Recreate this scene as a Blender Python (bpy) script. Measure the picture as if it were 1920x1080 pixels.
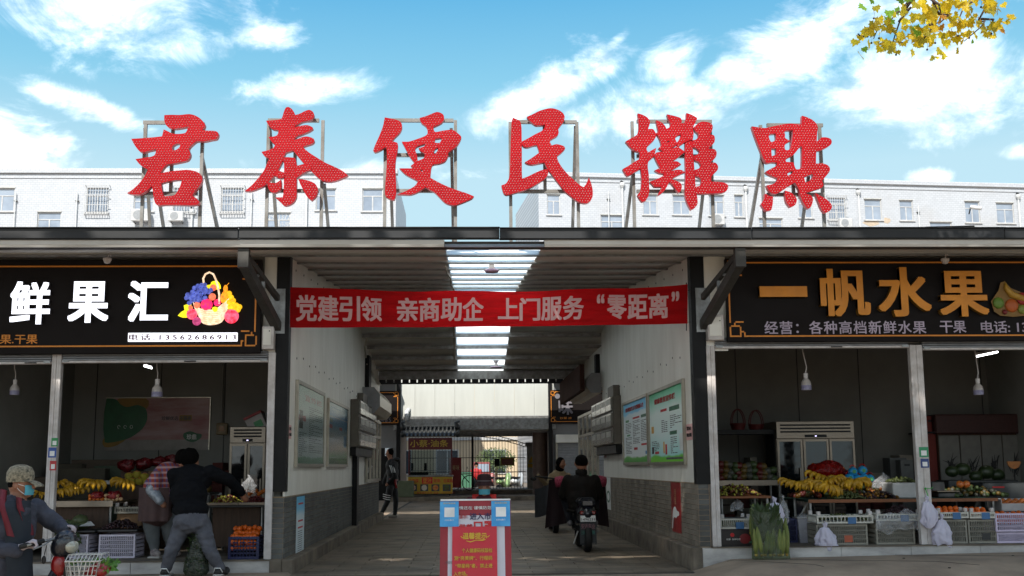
import bpy, math, random
import numpy as np
from mathutils import Vector, Matrix, Euler, noise as mnoise
random.seed(7)
for o in list(bpy.data.objects): bpy.data.objects.remove(o)
SC = bpy.context.scene
COL = SC.collection
# ------------------------------------------------------------------ camera
CAM_LOC = (0.0, -14.0, 1.22); TH, PH, RO = 0.03844, 0.15518, 0.008; FPX = 2150.0
_F = np.array([math.sin(TH)*math.cos(PH), math.cos(TH)*math.cos(PH), math.sin(PH)])
_R = np.array([math.cos(TH), -math.sin(TH), 0.0]); _U = np.cross(_R, _F)
_R, _U = _R*math.cos(RO) - _U*math.sin(RO), _U*math.cos(RO) + _R*math.sin(RO)
cd = bpy.data.cameras.new('camera'); cam = bpy.data.objects.new('camera', cd); COL.objects.link(cam)
cd.sensor_width = 36; cd.lens = FPX/1920*36; cd.clip_start = 0.1; cd.clip_end = 2000
cam.matrix_world = Matrix(((_R[0], _U[0], -_F[0], CAM_LOC[0]), (_R[1], _U[1], -_F[1], CAM_LOC[1]), (_R[2], _U[2], -_F[2], CAM_LOC[2]), (0, 0, 0, 1)))
SC.camera = cam
SC.view_settings.view_transform = 'Standard'; SC.view_settings.look = 'None'
SC.view_settings.exposure = 0.75; SC.view_settings.gamma = 1.0
SC.cycles.use_denoising = True
SC.cycles.max_bounces = 8; SC.cycles.diffuse_bounces = 4; SC.cycles.glossy_bounces = 4; SC.cycles.transmission_bounces = 6; SC.cycles.transparent_max_bounces = 10
SC.cycles.caustics_reflective = False; SC.cycles.caustics_refractive = False
SC.cycles.sample_clamp_indirect = 6.0
# ------------------------------------------------------------------ world: sky with clouds
SUN_EL, SUN_AZ = math.radians(45), math.radians(20)      # azimuth: turned from behind the camera towards the left
W = bpy.data.worlds.new('World'); SC.world = W; W.use_nodes = True
nt = W.node_tree; nt.nodes.clear()
class NB:
    """tiny node-graph writer"""
    def __init__(s, tree): s.t = tree
    def n(s, kind, **kw):
        x = s.t.nodes.new(kind)
        for k, v in kw.items(): setattr(x, k, v)
        return x
    def link(s, a, b): s.t.links.new(a, b)
    def put(s, sock, v):
        if hasattr(v, 'is_linked') or hasattr(v, 'links'): s.link(v, sock)
        else: sock.default_value = v
    def m(s, op, a, b=None, c=None, clamp=False):
        x = s.n('ShaderNodeMath', operation=op); x.use_clamp = clamp
        s.put(x.inputs[0], a)
        if b is not None: s.put(x.inputs[1], b)
        if c is not None: s.put(x.inputs[2], c)
        return x.outputs[0]
    def mix(s, f, a, b, blend='MIX'):
        x = s.n('ShaderNodeMix', data_type='RGBA', blend_type=blend); x.clamp_factor = True
        s.put(x.inputs[0], f); s.put(x.inputs[6], a); s.put(x.inputs[7], b)
        return x.outputs[2]
    def ramp(s, f, stops, interp='LINEAR'):
        x = s.n('ShaderNodeValToRGB'); x.color_ramp.interpolation = interp; e = x.color_ramp.elements
        while len(e) < len(stops): e.new(0.5)
        for i, (p, c) in enumerate(stops):
            e[i].position = p; e[i].color = (*c[:3], 1) if not isinstance(c, (int, float)) else (c, c, c, 1)
        s.put(x.inputs[0], f); return x.outputs[0]
    def noise(s, vec, scale, detail=4, rough=.55, dist=0.0):
        x = s.n('ShaderNodeTexNoise'); x.inputs['Scale'].default_value = scale; x.inputs['Detail'].default_value = detail
        x.inputs['Roughness'].default_value = rough; x.inputs['Distortion'].default_value = dist
        if vec is not None: s.link(vec, x.inputs['Vector'])
        return x.outputs['Fac']
def lin(c):
    if isinstance(c, str):
        c = c.lstrip('#'); c = tuple(int(c[i:i+2], 16)/255 for i in (0, 2, 4))
        c = tuple(x/12.92 if x <= .04045 else ((x+.055)/1.055)**2.4 for x in c)
    return (*c[:3], 1.0)
b = NB(nt)
tc = b.n('ShaderNodeTexCoord'); vec = tc.outputs['Generated']
sx = b.n('ShaderNodeSeparateXYZ'); b.link(vec, sx.inputs[0])
u = b.m('ARCTAN2', sx.outputs[0], sx.outputs[1]); v = b.m('ARCSINE', sx.outputs[2])
sky = b.n('ShaderNodeTexSky', sky_type='NISHITA'); sky.sun_disc = False
sky.sun_elevation = SUN_EL; sky.sun_rotation = math.pi + SUN_AZ
sky.air_density = 1.0; sky.dust_density = 1.5; sky.ozone_density = 1.0
tint = b.n('ShaderNodeVectorMath', operation='SCALE'); b.link(sky.outputs[0], tint.inputs[0]); tint.inputs['Scale'].default_value = 0.10
air = b.ramp(v, [(0.0, lin('#d9f2fb')), (.25, lin('#c6edfb')), (.33, lin('#8fd6f4')), (.43, lin('#52b4ea')), (1.0, lin('#2f8fd6'))])
base = b.mix(.85, tint.outputs[0], air); base = b.mix(1.0, base, (.62, .62, .62, 1), 'MULTIPLY')
# clouds: fractal density, gathered into banks lying in given compass directions
cv = b.n('ShaderNodeCombineXYZ'); b.link(u, cv.inputs[0]); b.link(b.m('MULTIPLY', v, 1.7), cv.inputs[1])
n1 = b.noise(cv.outputs[0], 9.0, 12, .66, .55)
n2 = b.noise(cv.outputs[0], 2.3, 3, .5)
def bank(px, py, rx, ry, tilt, amp):
    cu, cvv = (px-890)/2200.0, (860-py)/2230.0
    du = b.m('SUBTRACT', u, cu); dv = b.m('SUBTRACT', v, cvv)
    ct, st = math.cos(tilt), math.sin(tilt)
    a = b.m('ADD', b.m('MULTIPLY', du, ct), b.m('MULTIPLY', dv, st)); c = b.m('SUBTRACT', b.m('MULTIPLY', dv, ct), b.m('MULTIPLY', du, st))
    q = b.m('ADD', b.m('POWER', b.m('ABSOLUTE', b.m('MULTIPLY', a, 2150.0/rx)), 2.0), b.m('POWER', b.m('ABSOLUTE', b.m('MULTIPLY', c, 2150.0/ry)), 2.0))
    return b.m('MULTIPLY', b.m('EXPONENT', b.m('MULTIPLY', q, -.8)), amp)
acc = None
for args in [(150, 45, 300, 70, .05, .40), (330, 70, 150, 50, .0, .36), (480, 45, 75, 40, 0, .42), (240, 130, 220, 30, .0, .22), (560, 140, 125, 34, .1, .5), (180, 205, 130, 26, -.25, .46), (20, 280, 150, 60, -.25, .6),
             (1060, 130, 165, 44, .42, .5), (1290, 95, 80, 46, .35, .42), (1250, 175, 200, 62, .1, .42), (1560, 75, 240, 66, .28, .46), (1790, 165, 240, 100, -.1, .42), (1120, 100, 110, 34, .5, .42), (1700, 40, 180, 50, .2, .4),
             (1180, 55, 60, 16, .7, .34), (800, 285, 420, 22, 0, .2), (1910, 310, 40, 18, 0, .4), (1760, 342, 45, 20, 0, .5), (900, 250, 2200, 60, 0, .05)]:
    k = bank(*args); acc = k if acc is None else b.m('MAXIMUM', acc, k)
# out-of-view sky: extra broken cloud added to whiten the ambient light
else_m = b.m('MULTIPLY', b.m('SUBTRACT', n2, .36), 2.2)
away = b.m('MULTIPLY', b.m('SUBTRACT', b.m('ABSOLUTE', u), .46), 8.0, clamp=True)
acc = b.m('ADD', acc, b.m('MULTIPLY', away, b.m('MAXIMUM', else_m, 0.0)))
dens = b.m('ADD', b.m('SUBTRACT', n1, .62), acc)
cov = b.n('ShaderNodeMapRange', interpolation_type='SMOOTHSTEP'); b.link(dens, cov.inputs[0]); cov.inputs[1].default_value = .04; cov.inputs[2].default_value = .52
thick = b.n('ShaderNodeMapRange'); b.link(dens, thick.inputs[0]); thick.inputs[1].default_value = .1; thick.inputs[2].default_value = .75
ccol = b.ramp(b.noise(cv.outputs[0], 22, 6, .6), [(.34, (.52, .62, .70)), (.56, (1.65, 1.65, 1.65))])
final = b.mix(b.m('MULTIPLY', cov.outputs[0], .96), base, ccol)
bg = b.n('ShaderNodeBackground'); b.link(final, bg.inputs[0]); bg.inputs[1].default_value = 1.0
wo = b.n('ShaderNodeOutputWorld'); b.link(bg.outputs[0], wo.inputs[0])
# ------------------------------------------------------------------ sun
sl = bpy.data.lights.new('sun', 'SUN'); sl.energy = 4.2; sl.angle = math.radians(.53); sl.color = (1.0, .95, .87)
sun = bpy.data.objects.new('sun', sl); COL.objects.link(sun)
_d = Vector((-math.sin(SUN_AZ)*math.cos(SUN_EL), -math.cos(SUN_AZ)*math.cos(SUN_EL), math.sin(SUN_EL)))
sun.rotation_euler = _d.to_track_quat('Z', 'Y').to_euler(); sun.location = (-20, -30, 40)

# ------------------------------------------------------------------ measuring helpers (pixel of the photograph -> point on a known plane)
def _ray(px, py): return _F + _R*(px-960)/FPX + _U*(540-py)/FPX
def at(px, py, Y): r = _ray(px, py); k = (Y-CAM_LOC[1])/r[1]; return Vector((r[0]*k, Y, CAM_LOC[2]+r[2]*k))
def atX(px, py, X): r = _ray(px, py); k = X/r[0]; return Vector((X, CAM_LOC[1]+r[1]*k, CAM_LOC[2]+r[2]*k))
def atZ(px, py, Z): r = _ray(px, py); k = (Z-CAM_LOC[2])/r[2]; return Vector((r[0]*k, CAM_LOC[1]+r[1]*k, Z))
def ppm(Y): return FPX/((Y+14.0)*1.005)         # photograph pixels per metre at depth Y

# ------------------------------------------------------------------ materials
MATS = {}
def mat(name, c, rough=.6, metal=0.0, var=.12, scale=6.0, bump=0.0, bscale=None, c2=None, spec=.5, emit=0.0, trans=0.0, alpha=1.0, stretch=None, obj_rand=0.0, coat=0.0, detail=4, sheen=0.0, space='Object'):
    """procedural surface: base colour with a noise-driven second colour, roughness break-up and relief"""
    if name in MATS: return MATS[name]
    m = bpy.data.materials.new(name); m.use_nodes = True; t = m.node_tree; n = NB(t)
    p = t.nodes['Principled BSDF']; out = t.nodes['Material Output']
    c = lin(c); c2 = lin(c2) if c2 is not None else (c[0]*(1-var*2), c[1]*(1-var*2), c[2]*(1-var*2), 1)
    tcn = n.n('ShaderNodeTexCoord'); vec = n.n('ShaderNodeNewGeometry').outputs['Position'] if space == 'World' else tcn.outputs[space]
    if stretch:
        mp = n.n('ShaderNodeMapping'); mp.inputs['Scale'].default_value = stretch; n.link(vec, mp.inputs[0]); vec = mp.outputs[0]
    fac = n.noise(vec, scale, detail, .6)
    col = n.mix(n.ramp(fac, [(.35, 0.0), (.7, 1.0)]), c, c2)
    if obj_rand:
        oi = n.n('ShaderNodeObjectInfo'); r = n.m('MULTIPLY_ADD', oi.outputs['Random'], obj_rand*2, 1-obj_rand)
        hs = n.n('ShaderNodeHueSaturation'); n.link(col, hs.inputs['Color']); n.link(r, hs.inputs['Value']); col = hs.outputs[0]
    n.link(col, p.inputs['Base Color'])
    rr = n.m('MULTIPLY_ADD', n.noise(vec, scale*2.3, 3), .25, rough-.125, clamp=True); n.link(rr, p.inputs['Roughness'])
    p.inputs['Metallic'].default_value = metal; p.inputs['Specular IOR Level'].default_value = spec
    if coat: p.inputs['Coat Weight'].default_value = coat
    if sheen: p.inputs['Sheen Weight'].default_value = sheen
    if trans: p.inputs['Transmission Weight'].default_value = trans
    if alpha < 1: p.inputs['Alpha'].default_value = alpha
    if emit: n.link(col, p.inputs['Emission Color']); p.inputs['Emission Strength'].default_value = emit
    if bump:
        bp = n.n('ShaderNodeBump'); bp.inputs['Strength'].default_value = 1.0; bp.inputs['Distance'].default_value = bump
        n.link(n.noise(vec, bscale or scale*3, 4), bp.inputs['Height']); n.link(bp.outputs[0], p.inputs['Normal'])
    MATS[name] = m; return m
def glass(name, tint='#cfd8da', rough=.03, mixf=.75):
    """thin glazing: mostly see-through, with a sharp reflection"""
    if name in MATS: return MATS[name]
    m = bpy.data.materials.new(name); m.use_nodes = True; t = m.node_tree; n = NB(t); t.nodes.remove(t.nodes['Principled BSDF'])
    tr = n.n('ShaderNodeBsdfTransparent'); tr.inputs[0].default_value = lin(tint); gl = n.n('ShaderNodeBsdfGlossy'); gl.inputs['Roughness'].default_value = rough; gl.inputs[0].default_value = (1, 1, 1, 1)
    lw = n.n('ShaderNodeLayerWeight'); lw.inputs[0].default_value = .25
    ms = n.n('ShaderNodeMixShader'); n.link(n.m('MULTIPLY', lw.outputs['Fresnel'], mixf, clamp=True), ms.inputs[0]); n.link(tr.outputs[0], ms.inputs[1]); n.link(gl.outputs[0], ms.inputs[2])
    n.link(ms.outputs[0], t.nodes['Material Output'].inputs[0]); MATS[name] = m; return m
def film(name, tint, cover=.35, rough=.25, milky='#e8e8ee'):
    """polythene film: see-through with a milky, shiny, crinkled skin"""
    if name in MATS: return MATS[name]
    m = bpy.data.materials.new(name); m.use_nodes = True; t = m.node_tree; n = NB(t); p = t.nodes['Principled BSDF']
    tcn = n.n('ShaderNodeTexCoord'); f = n.noise(tcn.outputs['Object'], 9, 5, .65, 1.2)
    p.inputs['Base Color'].default_value = lin(milky); p.inputs['Roughness'].default_value = rough; p.inputs['Specular IOR Level'].default_value = .8
    bp = n.n('ShaderNodeBump'); bp.inputs['Distance'].default_value = .03; n.link(f, bp.inputs['Height']); n.link(bp.outputs[0], p.inputs['Normal'])
    tr = n.n('ShaderNodeBsdfTransparent'); tr.inputs[0].default_value = lin(tint)
    ms = n.n('ShaderNodeMixShader'); n.link(n.ramp(f, [(.3, cover*.4), (.7, min(1, cover*1.6))]), ms.inputs[0]); n.link(tr.outputs[0], ms.inputs[1]); n.link(p.outputs[0], ms.inputs[2])
    n.link(ms.outputs[0], t.nodes['Material Output'].inputs[0]); MATS[name] = m; return m
def sheer(name, c, amount=.5, rough=.6, var=.1, scale=8, stretch=None, bump=0.0):
    """thin material that lets light through: cloth, translucent roof sheet, leaf"""
    if name in MATS: return MATS[name]
    m = bpy.data.materials.new(name); m.use_nodes = True; t = m.node_tree; n = NB(t); p = t.nodes['Principled BSDF']
    c = lin(c); tcn = n.n('ShaderNodeTexCoord'); vec = tcn.outputs['Object']
    if stretch:
        mp = n.n('ShaderNodeMapping'); mp.inputs['Scale'].default_value = stretch; n.link(vec, mp.inputs[0]); vec = mp.outputs[0]
    oi = n.n('ShaderNodeObjectInfo')
    col = n.mix(n.ramp(n.noise(vec, scale, 4), [(.35, 0.0), (.7, 1.0)]), c, tuple(x*(1-2*var) for x in c[:3])+(1,))
    n.link(col, p.inputs['Base Color']); p.inputs['Roughness'].default_value = rough
    tl = n.n('ShaderNodeBsdfTranslucent'); n.link(col, tl.inputs[0])
    if bump:
        bp = n.n('ShaderNodeBump'); bp.inputs['Distance'].default_value = bump; n.link(n.noise(vec, scale*1.5, 3), bp.inputs['Height'])
        n.link(bp.outputs[0], p.inputs['Normal']); n.link(bp.outputs[0], tl.inputs['Normal'])
    ms = n.n('ShaderNodeMixShader'); ms.inputs[0].default_value = amount; n.link(p.outputs[0], ms.inputs[1]); n.link(tl.outputs[0], ms.inputs[2])
    n.link(ms.outputs[0], t.nodes['Material Output'].inputs[0]); MATS[name] = m; return m

# ------------------------------------------------------------------ mesh builder
class MB:
    def __init__(s): s.v = []; s.f = []; s.mi = []
    def add(s, vs, fs, m=0):
        k = len(s.v); s.v.extend([tuple(x) for x in vs]); s.f.extend([tuple(i+k for i in q) for q in fs]); s.mi.extend([m]*len(fs)); return s
    def box(s, x0, x1, y0, y1, z0, z1, m=0, M=None):
        vs = [Vector(p) for p in ((x0, y0, z0), (x1, y0, z0), (x1, y1, z0), (x0, y1, z0), (x0, y0, z1), (x1, y0, z1), (x1, y1, z1), (x0, y1, z1))]
        if M is not None: vs = [M @ p for p in vs]
        return s.add(vs, [(0, 3, 2, 1), (4, 5, 6, 7), (0, 1, 5, 4), (1, 2, 6, 5), (2, 3, 7, 6), (3, 0, 4, 7)], m)
    def cbox(s, x0, x1, y0, y1, z0, z1, c=.01, m=0, M=None):
        """box with chamfered edges"""
        c = min(c, (x1-x0)*.45, (y1-y0)*.45, (z1-z0)*.45); X, Y, Z = (x0, x1), (y0, y1), (z0, z1); vs = []; idx = {}
        for i in (0, 1):
            for j in (0, 1):
                for k in (0, 1):
                    for a in range(3):
                        p = [X[i], Y[j], Z[k]]
                        for q, e in ((0, i), (1, j), (2, k)):
                            if q != a: p[q] += c if e == 0 else -c
                        idx[i, j, k, a] = len(vs); vs.append(Vector(p))
        fs = []
        for a, (p, q) in ((0, (1, 2)), (1, (2, 0)), (2, (0, 1))):
            for e in (0, 1):
                ring = []
                for (g, h) in ((0, 0), (1, 0), (1, 1), (0, 1)):
                    t = [0, 0, 0]; t[a] = e; t[p] = g; t[q] = h; ring.append(idx[t[0], t[1], t[2], a])
                fs.append(tuple(ring if e else ring[::-1]))
        for a in range(3):
            p, q = [(1, 2), (2, 0), (0, 1)][a]
            for g in (0, 1):
                for h in (0, 1):
                    t0 = [0, 0, 0]; t0[p] = g; t0[q] = h; t1 = list(t0); t1[a] = 1
                    r = [idx[(*t0, p)], idx[(*t1, p)], idx[(*t1, q)], idx[(*t0, q)]]
                    fs.append(tuple(r if g == h else r[::-1]) if g == h else tuple(r[::-1]))
        for i in (0, 1):
            for j in (0, 1):
                for k in (0, 1):
                    r = [idx[i, j, k, 0], idx[i, j, k, 1], idx[i, j, k, 2]]
                    fs.append(tuple(r if (i+j+k) % 2 else r[::-1]))
        if M is not None: vs = [M @ p for p in vs]
        return s.add(vs, fs, m)
    def cyl(s, p, q, r0, r1=None, n=12, caps=True, m=0):
        p, q = Vector(p), Vector(q); r1 = r0 if r1 is None else r1; d = (q-p)
        if d.length < 1e-7: return s
        d.normalize(); a = d.orthogonal().normalized(); c = d.cross(a)
        vs = []
        for pt, r in ((p, r0), (q, r1)):
            for i in range(n):
                t = 2*math.pi*i/n; vs.append(pt + a*(r*math.cos(t)) + c*(r*math.sin(t)))
        fs = [(i, (i+1) % n, n+(i+1) % n, n+i) for i in range(n)]
        if caps: fs += [tuple(range(n-1, -1, -1)), tuple(range(n, 2*n))]
        return s.add(vs, fs, m)
    def bar(s, p, q, w, h=None, up=(0, 0, 1), m=0):
        """rectangular bar from p to q"""
        h = h or w; p, q = Vector(p), Vector(q); d = (q-p); L = d.length; d.normalize(); up = Vector(up)
        a = d.cross(up)
        if a.length < 1e-4: a = d.cross(Vector((0, 1, 0)))
        a.normalize(); c = a.cross(d)
        vs = [pt + a*(w/2*i) + c*(h/2*j) for pt in (p, q) for i, j in ((-1, -1), (1, -1), (1, 1), (-1, 1))]
        return s.add(vs, [(0, 1, 2, 3), (7, 6, 5, 4), (0, 4, 5, 1), (1, 5, 6, 2), (2, 6, 7, 3), (3, 7, 4, 0)], m)
    def tube(s, pts, r, n=6, m=0):
        pts = [Vector(p) for p in pts]; rings = []; prev = None; vs = []
        for i, p in enumerate(pts):
            d = (pts[min(i+1, len(pts)-1)] - pts[max(i-1, 0)]).normalized()
            a = d.orthogonal().normalized() if prev is None else (prev - d*prev.dot(d)).normalized()
            prev = a; c = d.cross(a); rr = r[i] if isinstance(r, (list, tuple)) else r
            for k in range(n):
                t = 2*math.pi*k/n; vs.append(p + a*(rr*math.cos(t)) + c*(rr*math.sin(t)))
        fs = []
        for i in range(len(pts)-1):
            for k in range(n): fs.append((i*n+k, i*n+(k+1) % n, (i+1)*n+(k+1) % n, (i+1)*n+k))
        fs += [tuple(range(n-1, -1, -1)), tuple(range((len(pts)-1)*n, len(pts)*n))]
        return s.add(vs, fs, m)
    def sph(s, c, r, nu=12, nv=8, m=0, M=None, lump=0.0, seed=0):
        c = Vector(c); r = (r, r, r) if isinstance(r, (int, float)) else r; vs = []
        for j in range(nv+1):
            ph = math.pi*j/nv
            for i in range(nu):
                t = 2*math.pi*i/nu; d = Vector((math.sin(ph)*math.cos(t), math.sin(ph)*math.sin(t), math.cos(ph)))
                k = 1 + (lump*mnoise.noise(d*1.7 + Vector((seed*3.1, seed, 0))) if lump else 0)
                p = Vector((d.x*r[0], d.y*r[1], d.z*r[2]))*k
                vs.append(c + (M @ p if M is not None else p))
        fs = [(j*nu+i, j*nu+(i+1) % nu, (j+1)*nu+(i+1) % nu, (j+1)*nu+i)[::-1] for j in range(nv) for i in range(nu)]
        return s.add(vs, fs, m)
    def lathe(s, prof, c=(0, 0, 0), n=16, m=0, M=None):
        c = Vector(c); vs = []
        for (r, z) in prof:
            for i in range(n):
                t = 2*math.pi*i/n; p = Vector((r*math.cos(t), r*math.sin(t), z)); vs.append(c + (M @ p if M is not None else p))
        fs = [(j*n+i, j*n+(i+1) % n, (j+1)*n+(i+1) % n, (j+1)*n+i) for j in range(len(prof)-1) for i in range(n)]
        return s.add(vs, fs, m)
    def prism(s, poly, fn, d0, d1, m=0):
        """poly: convex or simple outline in (u, v); fn(u, v, d) -> point"""
        n = len(poly); vs = [fn(u, v, d0) for u, v in poly] + [fn(u, v, d1) for u, v in poly]
        return s.add(vs, [tuple(range(n)), tuple(range(2*n-1, n-1, -1))] + [(i, n+i, n+(i+1) % n, (i+1) % n) for i in range(n)], m)
    def grid(s, fn, nu, nv, m=0):
        vs = [fn(i/nu, j/nv) for j in range(nv+1) for i in range(nu+1)]
        return s.add(vs, [(j*(nu+1)+i, j*(nu+1)+i+1, (j+1)*(nu+1)+i+1, (j+1)*(nu+1)+i) for j in range(nv) for i in range(nu)], m)

ROOT = {}
def mesh_of(mb, name, mats, smooth=False, off=(0, 0, 0)):
    me = bpy.data.meshes.new(name); off = Vector(off)
    me.from_pydata([tuple(Vector(p)-off) for p in mb.v], [], mb.f)
    for m in (mats if isinstance(mats, (list, tuple)) else [mats]): me.materials.append(m)
    if any(mb.mi): me.polygons.foreach_set('material_index', mb.mi)
    if smooth:
        me.polygons.foreach_set('use_smooth', [True]*len(me.polygons))
        if smooth == 'auto':
            try: me.set_sharp_from_angle(angle=math.radians(40))
            except Exception: pass
    me.update(); return me
def tag(o, label=None, cat=None, group=None, kind=None):
    if label: o['label'] = label
    if cat: o['category'] = cat
    if group: o['group'] = group
    if kind: o['kind'] = kind
    return o
def obj(name, mb, mats, parent=None, smooth=False, label=None, cat=None, group=None, kind=None, loc=None):
    """one mesh object; vertices are given in world space and stored relative to the thing's own base"""
    off = ROOT[parent.name] if parent is not None else Vector(loc or (0, 0, 0))
    me = mb if isinstance(mb, bpy.types.Mesh) else mesh_of(mb, name, mats, smooth, off)
    o = bpy.data.objects.new(name, me); COL.objects.link(o)
    if parent is not None: o.parent = parent
    else: o.location = off
    ROOT[o.name] = Vector(off); return tag(o, label, cat, group, kind)
def thing(name, label, cat, loc=(0, 0, 0), group=None, kind=None):
    o = bpy.data.objects.new(name, None); COL.objects.link(o); o.location = loc; o.empty_display_size = .1
    ROOT[o.name] = Vector(loc); return tag(o, label, cat, group, kind)
def copy_tree(src, loc=None, rz=None, parent=None, label=None, scale=None):
    c = src.copy(); COL.objects.link(c)
    if parent is not None: c.parent = parent
    if loc is not None: c.location = loc
    if rz is not None: c.rotation_euler = (0, 0, rz)
    if scale is not None: c.scale = (scale,)*3 if isinstance(scale, (int, float)) else scale
    if label: c['label'] = label
    ROOT[c.name] = Vector(c.location) if parent is None else ROOT[parent.name]
    for ch in [x for x in src.children]: copy_tree(ch, parent=c)
    return c
# ------------------------------------------------------------------ lettering
_TXT = {}
def glyphs(body, bold=0.0, ext=0.0, shear=0.0, res=3, spacing=1.0, bevel=0.0):
    key = (body, bold, ext, shear, res, spacing)
    if key in _TXT: return _TXT[key]
    cu = bpy.data.curves.new('text', 'FONT'); cu.body = body; cu.size = 1.0; cu.offset = bold; cu.extrude = ext; cu.shear = shear; cu.resolution_u = res; cu.space_character = spacing
    o = bpy.data.objects.new('text', cu); COL.objects.link(o); bpy.context.view_layer.update()
    me = bpy.data.meshes.new_from_object(o.evaluated_get(bpy.context.evaluated_depsgraph_get()))
    vs = [tuple(p.co) for p in me.vertices]; fs = [tuple(p.vertices) for p in me.polygons]
    bpy.data.objects.remove(o); bpy.data.curves.remove(cu); bpy.data.meshes.remove(me)
    _TXT[key] = (vs, fs); return vs, fs
def text_mb(body, org, ux, uy, w, h=None, un=None, bold=0.0, ext=0.0, shear=0.0, lift=.002, keep=False, mb=None, m=0, spacing=1.0, thick=None):
    """text stretched to fill the rectangle w x h that starts at org (lower left) along ux / uy; un points at the reader"""
    vs, fs = glyphs(body, 0, ext, shear, 2 if (h or 1) < .2 else 4, spacing)
    if not vs: return mb or MB()
    A = np.array(vs); lo = A.min(0); hi = A.max(0); sxx = w/(hi[0]-lo[0]); syy = (h/(hi[1]-lo[1])) if h else sxx
    if keep: sxx = syy = min(sxx, syy)
    org, ux, uy = Vector(org), Vector(ux), Vector(uy); un = Vector(un) if un is not None else ux.cross(uy)
    mb = mb or MB(); zsc = (thick/(hi[2]-lo[2])) if (thick and hi[2] > lo[2]) else syy
    P = [org + ux*((x-lo[0])*sxx) + uy*((y-lo[1])*syy) + un*(lift + (z-lo[2])*zsc) for x, y, z in vs]
    if not bold: mb.add(P, fs, m); return mb
    k = 0
    for dx, dy in ((0, 0), (1, 0), (-1, 0), (0, .8), (0, -.8), (1, .8), (-1, .8), (1, -.8), (-1, -.8)):
        mb.add([p + ux*(dx*bold*sxx*.9) + uy*(dy*bold*syy*.9) + un*(k*.0006) for p in P], fs, m); k += 1
    return mb
# ================================================================== shared surfaces
m_panel = mat('painted_wall_panel', '#e0ded6', .45, .0, .06, 2.6, c2='#cfccc2', stretch=(1, 1, .3), bump=.001, space='World', detail=8)
m_dark = mat('black_painted_steel', '#121213', .5, 0, .15, 5, bump=.0006, spec=.2)
m_fascia = mat('charcoal_fascia_metal', '#1f2125', .5, .1, .12, 1.4, c2='#17181b', stretch=(.5, 3, 3))
m_galv = mat('galvanised_steel', '#8f9190', .42, .75, .14, 9, c2='#6c6a68', bump=.0005)
m_roof = mat('grey_roof_sheet', '#d6d6d3', .5, .0, .12, 1.6, c2='#c0bfbb', stretch=(.6, 3, 1))
m_sky = sheer('translucent_roof_sheet', '#f4fbfa', .93, .35, .06, 3)
m_brick = mat('dark_grey_brick', '#5f605d', .8, 0, .16, c2='#403f3c', bump=.0015, bscale=60, obj_rand=.2, space='World', scale=3.0, detail=7)
m_brick2 = mat('tan_grey_brick', '#857c70', .8, 0, .16, c2='#5f564b', bump=.0015, bscale=60, obj_rand=.2, space='World', scale=3.0, detail=7)  # right wall's bricks: paler and browner than the left wall's
m_mortar = mat('pale_mortar', '#a3917f', .9, 0, .12, 20, bump=.001)
m_ledge = mat('stained_concrete', '#7a6f61', .85, 0, .2, 3, c2='#453e36', bump=.003, bscale=30, space='World', detail=8)
m_marble = mat('grey_marble_slab', '#b9b6b3', .35, 0, .1, 3, c2='#8d8a88', bump=.0004, stretch=(1, 1, 2.5), obj_rand=.06)
m_paver = mat('brown_grey_paver', '#7a6d5d', .6, 0, .16, c2='#453d34', bump=.002, bscale=40, obj_rand=.14, space='World', detail=8, scale=1.3)
m_bed = mat('paver_joint', '#3d3a36', .9, 0, .1, 10)
m_white = mat('white_powder_coat', '#c9c4c2', .4, 0, .06, 7, c2='#aba39e', bump=.0004)
m_shutter = mat('grey_shutter_slat', '#8b8d90', .45, .4, .1, 8)
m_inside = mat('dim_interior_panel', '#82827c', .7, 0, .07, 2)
m_asph = mat('pavement_concrete', '#9c8b78', .85, 0, .18, 1.6, c2='#76685a', bump=.004, bscale=22, detail=8)
m_pink = mat('pink_paper', '#d8a9a6', .8, 0, .06, 8)
m_ink = mat('black_print', '#1d1d1d', .7)
m_red = mat('red_print', '#c01d20', .6)
m_wprint = mat('white_print', '#e6e6e4', .6)
XL, XR = -2.204, 2.771
ZL, ZR = .17, .26                      # shop floors left and right
def roof_z(Y): return 3.96 + .089*(Y-1.6) if Y < 6.1 else 4.36 - .1*(Y-6.1)
# ================================================================== ground
def gz(x, y):
    z = 0.0
    if y < .35:
        if x > 2.62: z = min(1, (x-2.62)/.5)*.14 + max(0, min(x-3.1, 6))*.013
        elif x < -2.1: z = .045
        if y < -1.1: z -= min(.5, (-1.1-y)*.165)
    return z - .02
g = MB(); xs = [-300, -80, -30, -12, -8, -6, -5, -4, -3, -2.4, -2.12, -2.05, -1, 0, 1, 2, 2.55, 2.62, 2.74, 2.86, 3.0, 3.12, 3.6, 4.4, 5.2, 6, 7, 9, 12, 30, 80, 300]
ys = [-300, -80, -30, -14, -10, -8, -6, -5, -4, -3, -2.4, -2, -1.6, -1.3, -1.1, -.8, -.5, -.3, -.1, .3, .4, 8, 16, 30, 60, 120, 300]
nx = len(xs)
g.add([(x, y, gz(x, y)) for y in ys for x in xs], [(j*nx+i, j*nx+i+1, (j+1)*nx+i+1, (j+1)*nx+i) for j in range(len(ys)-1) for i in range(nx-1)])
obj('ground', g, m_asph, smooth=True, kind='structure')
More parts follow.
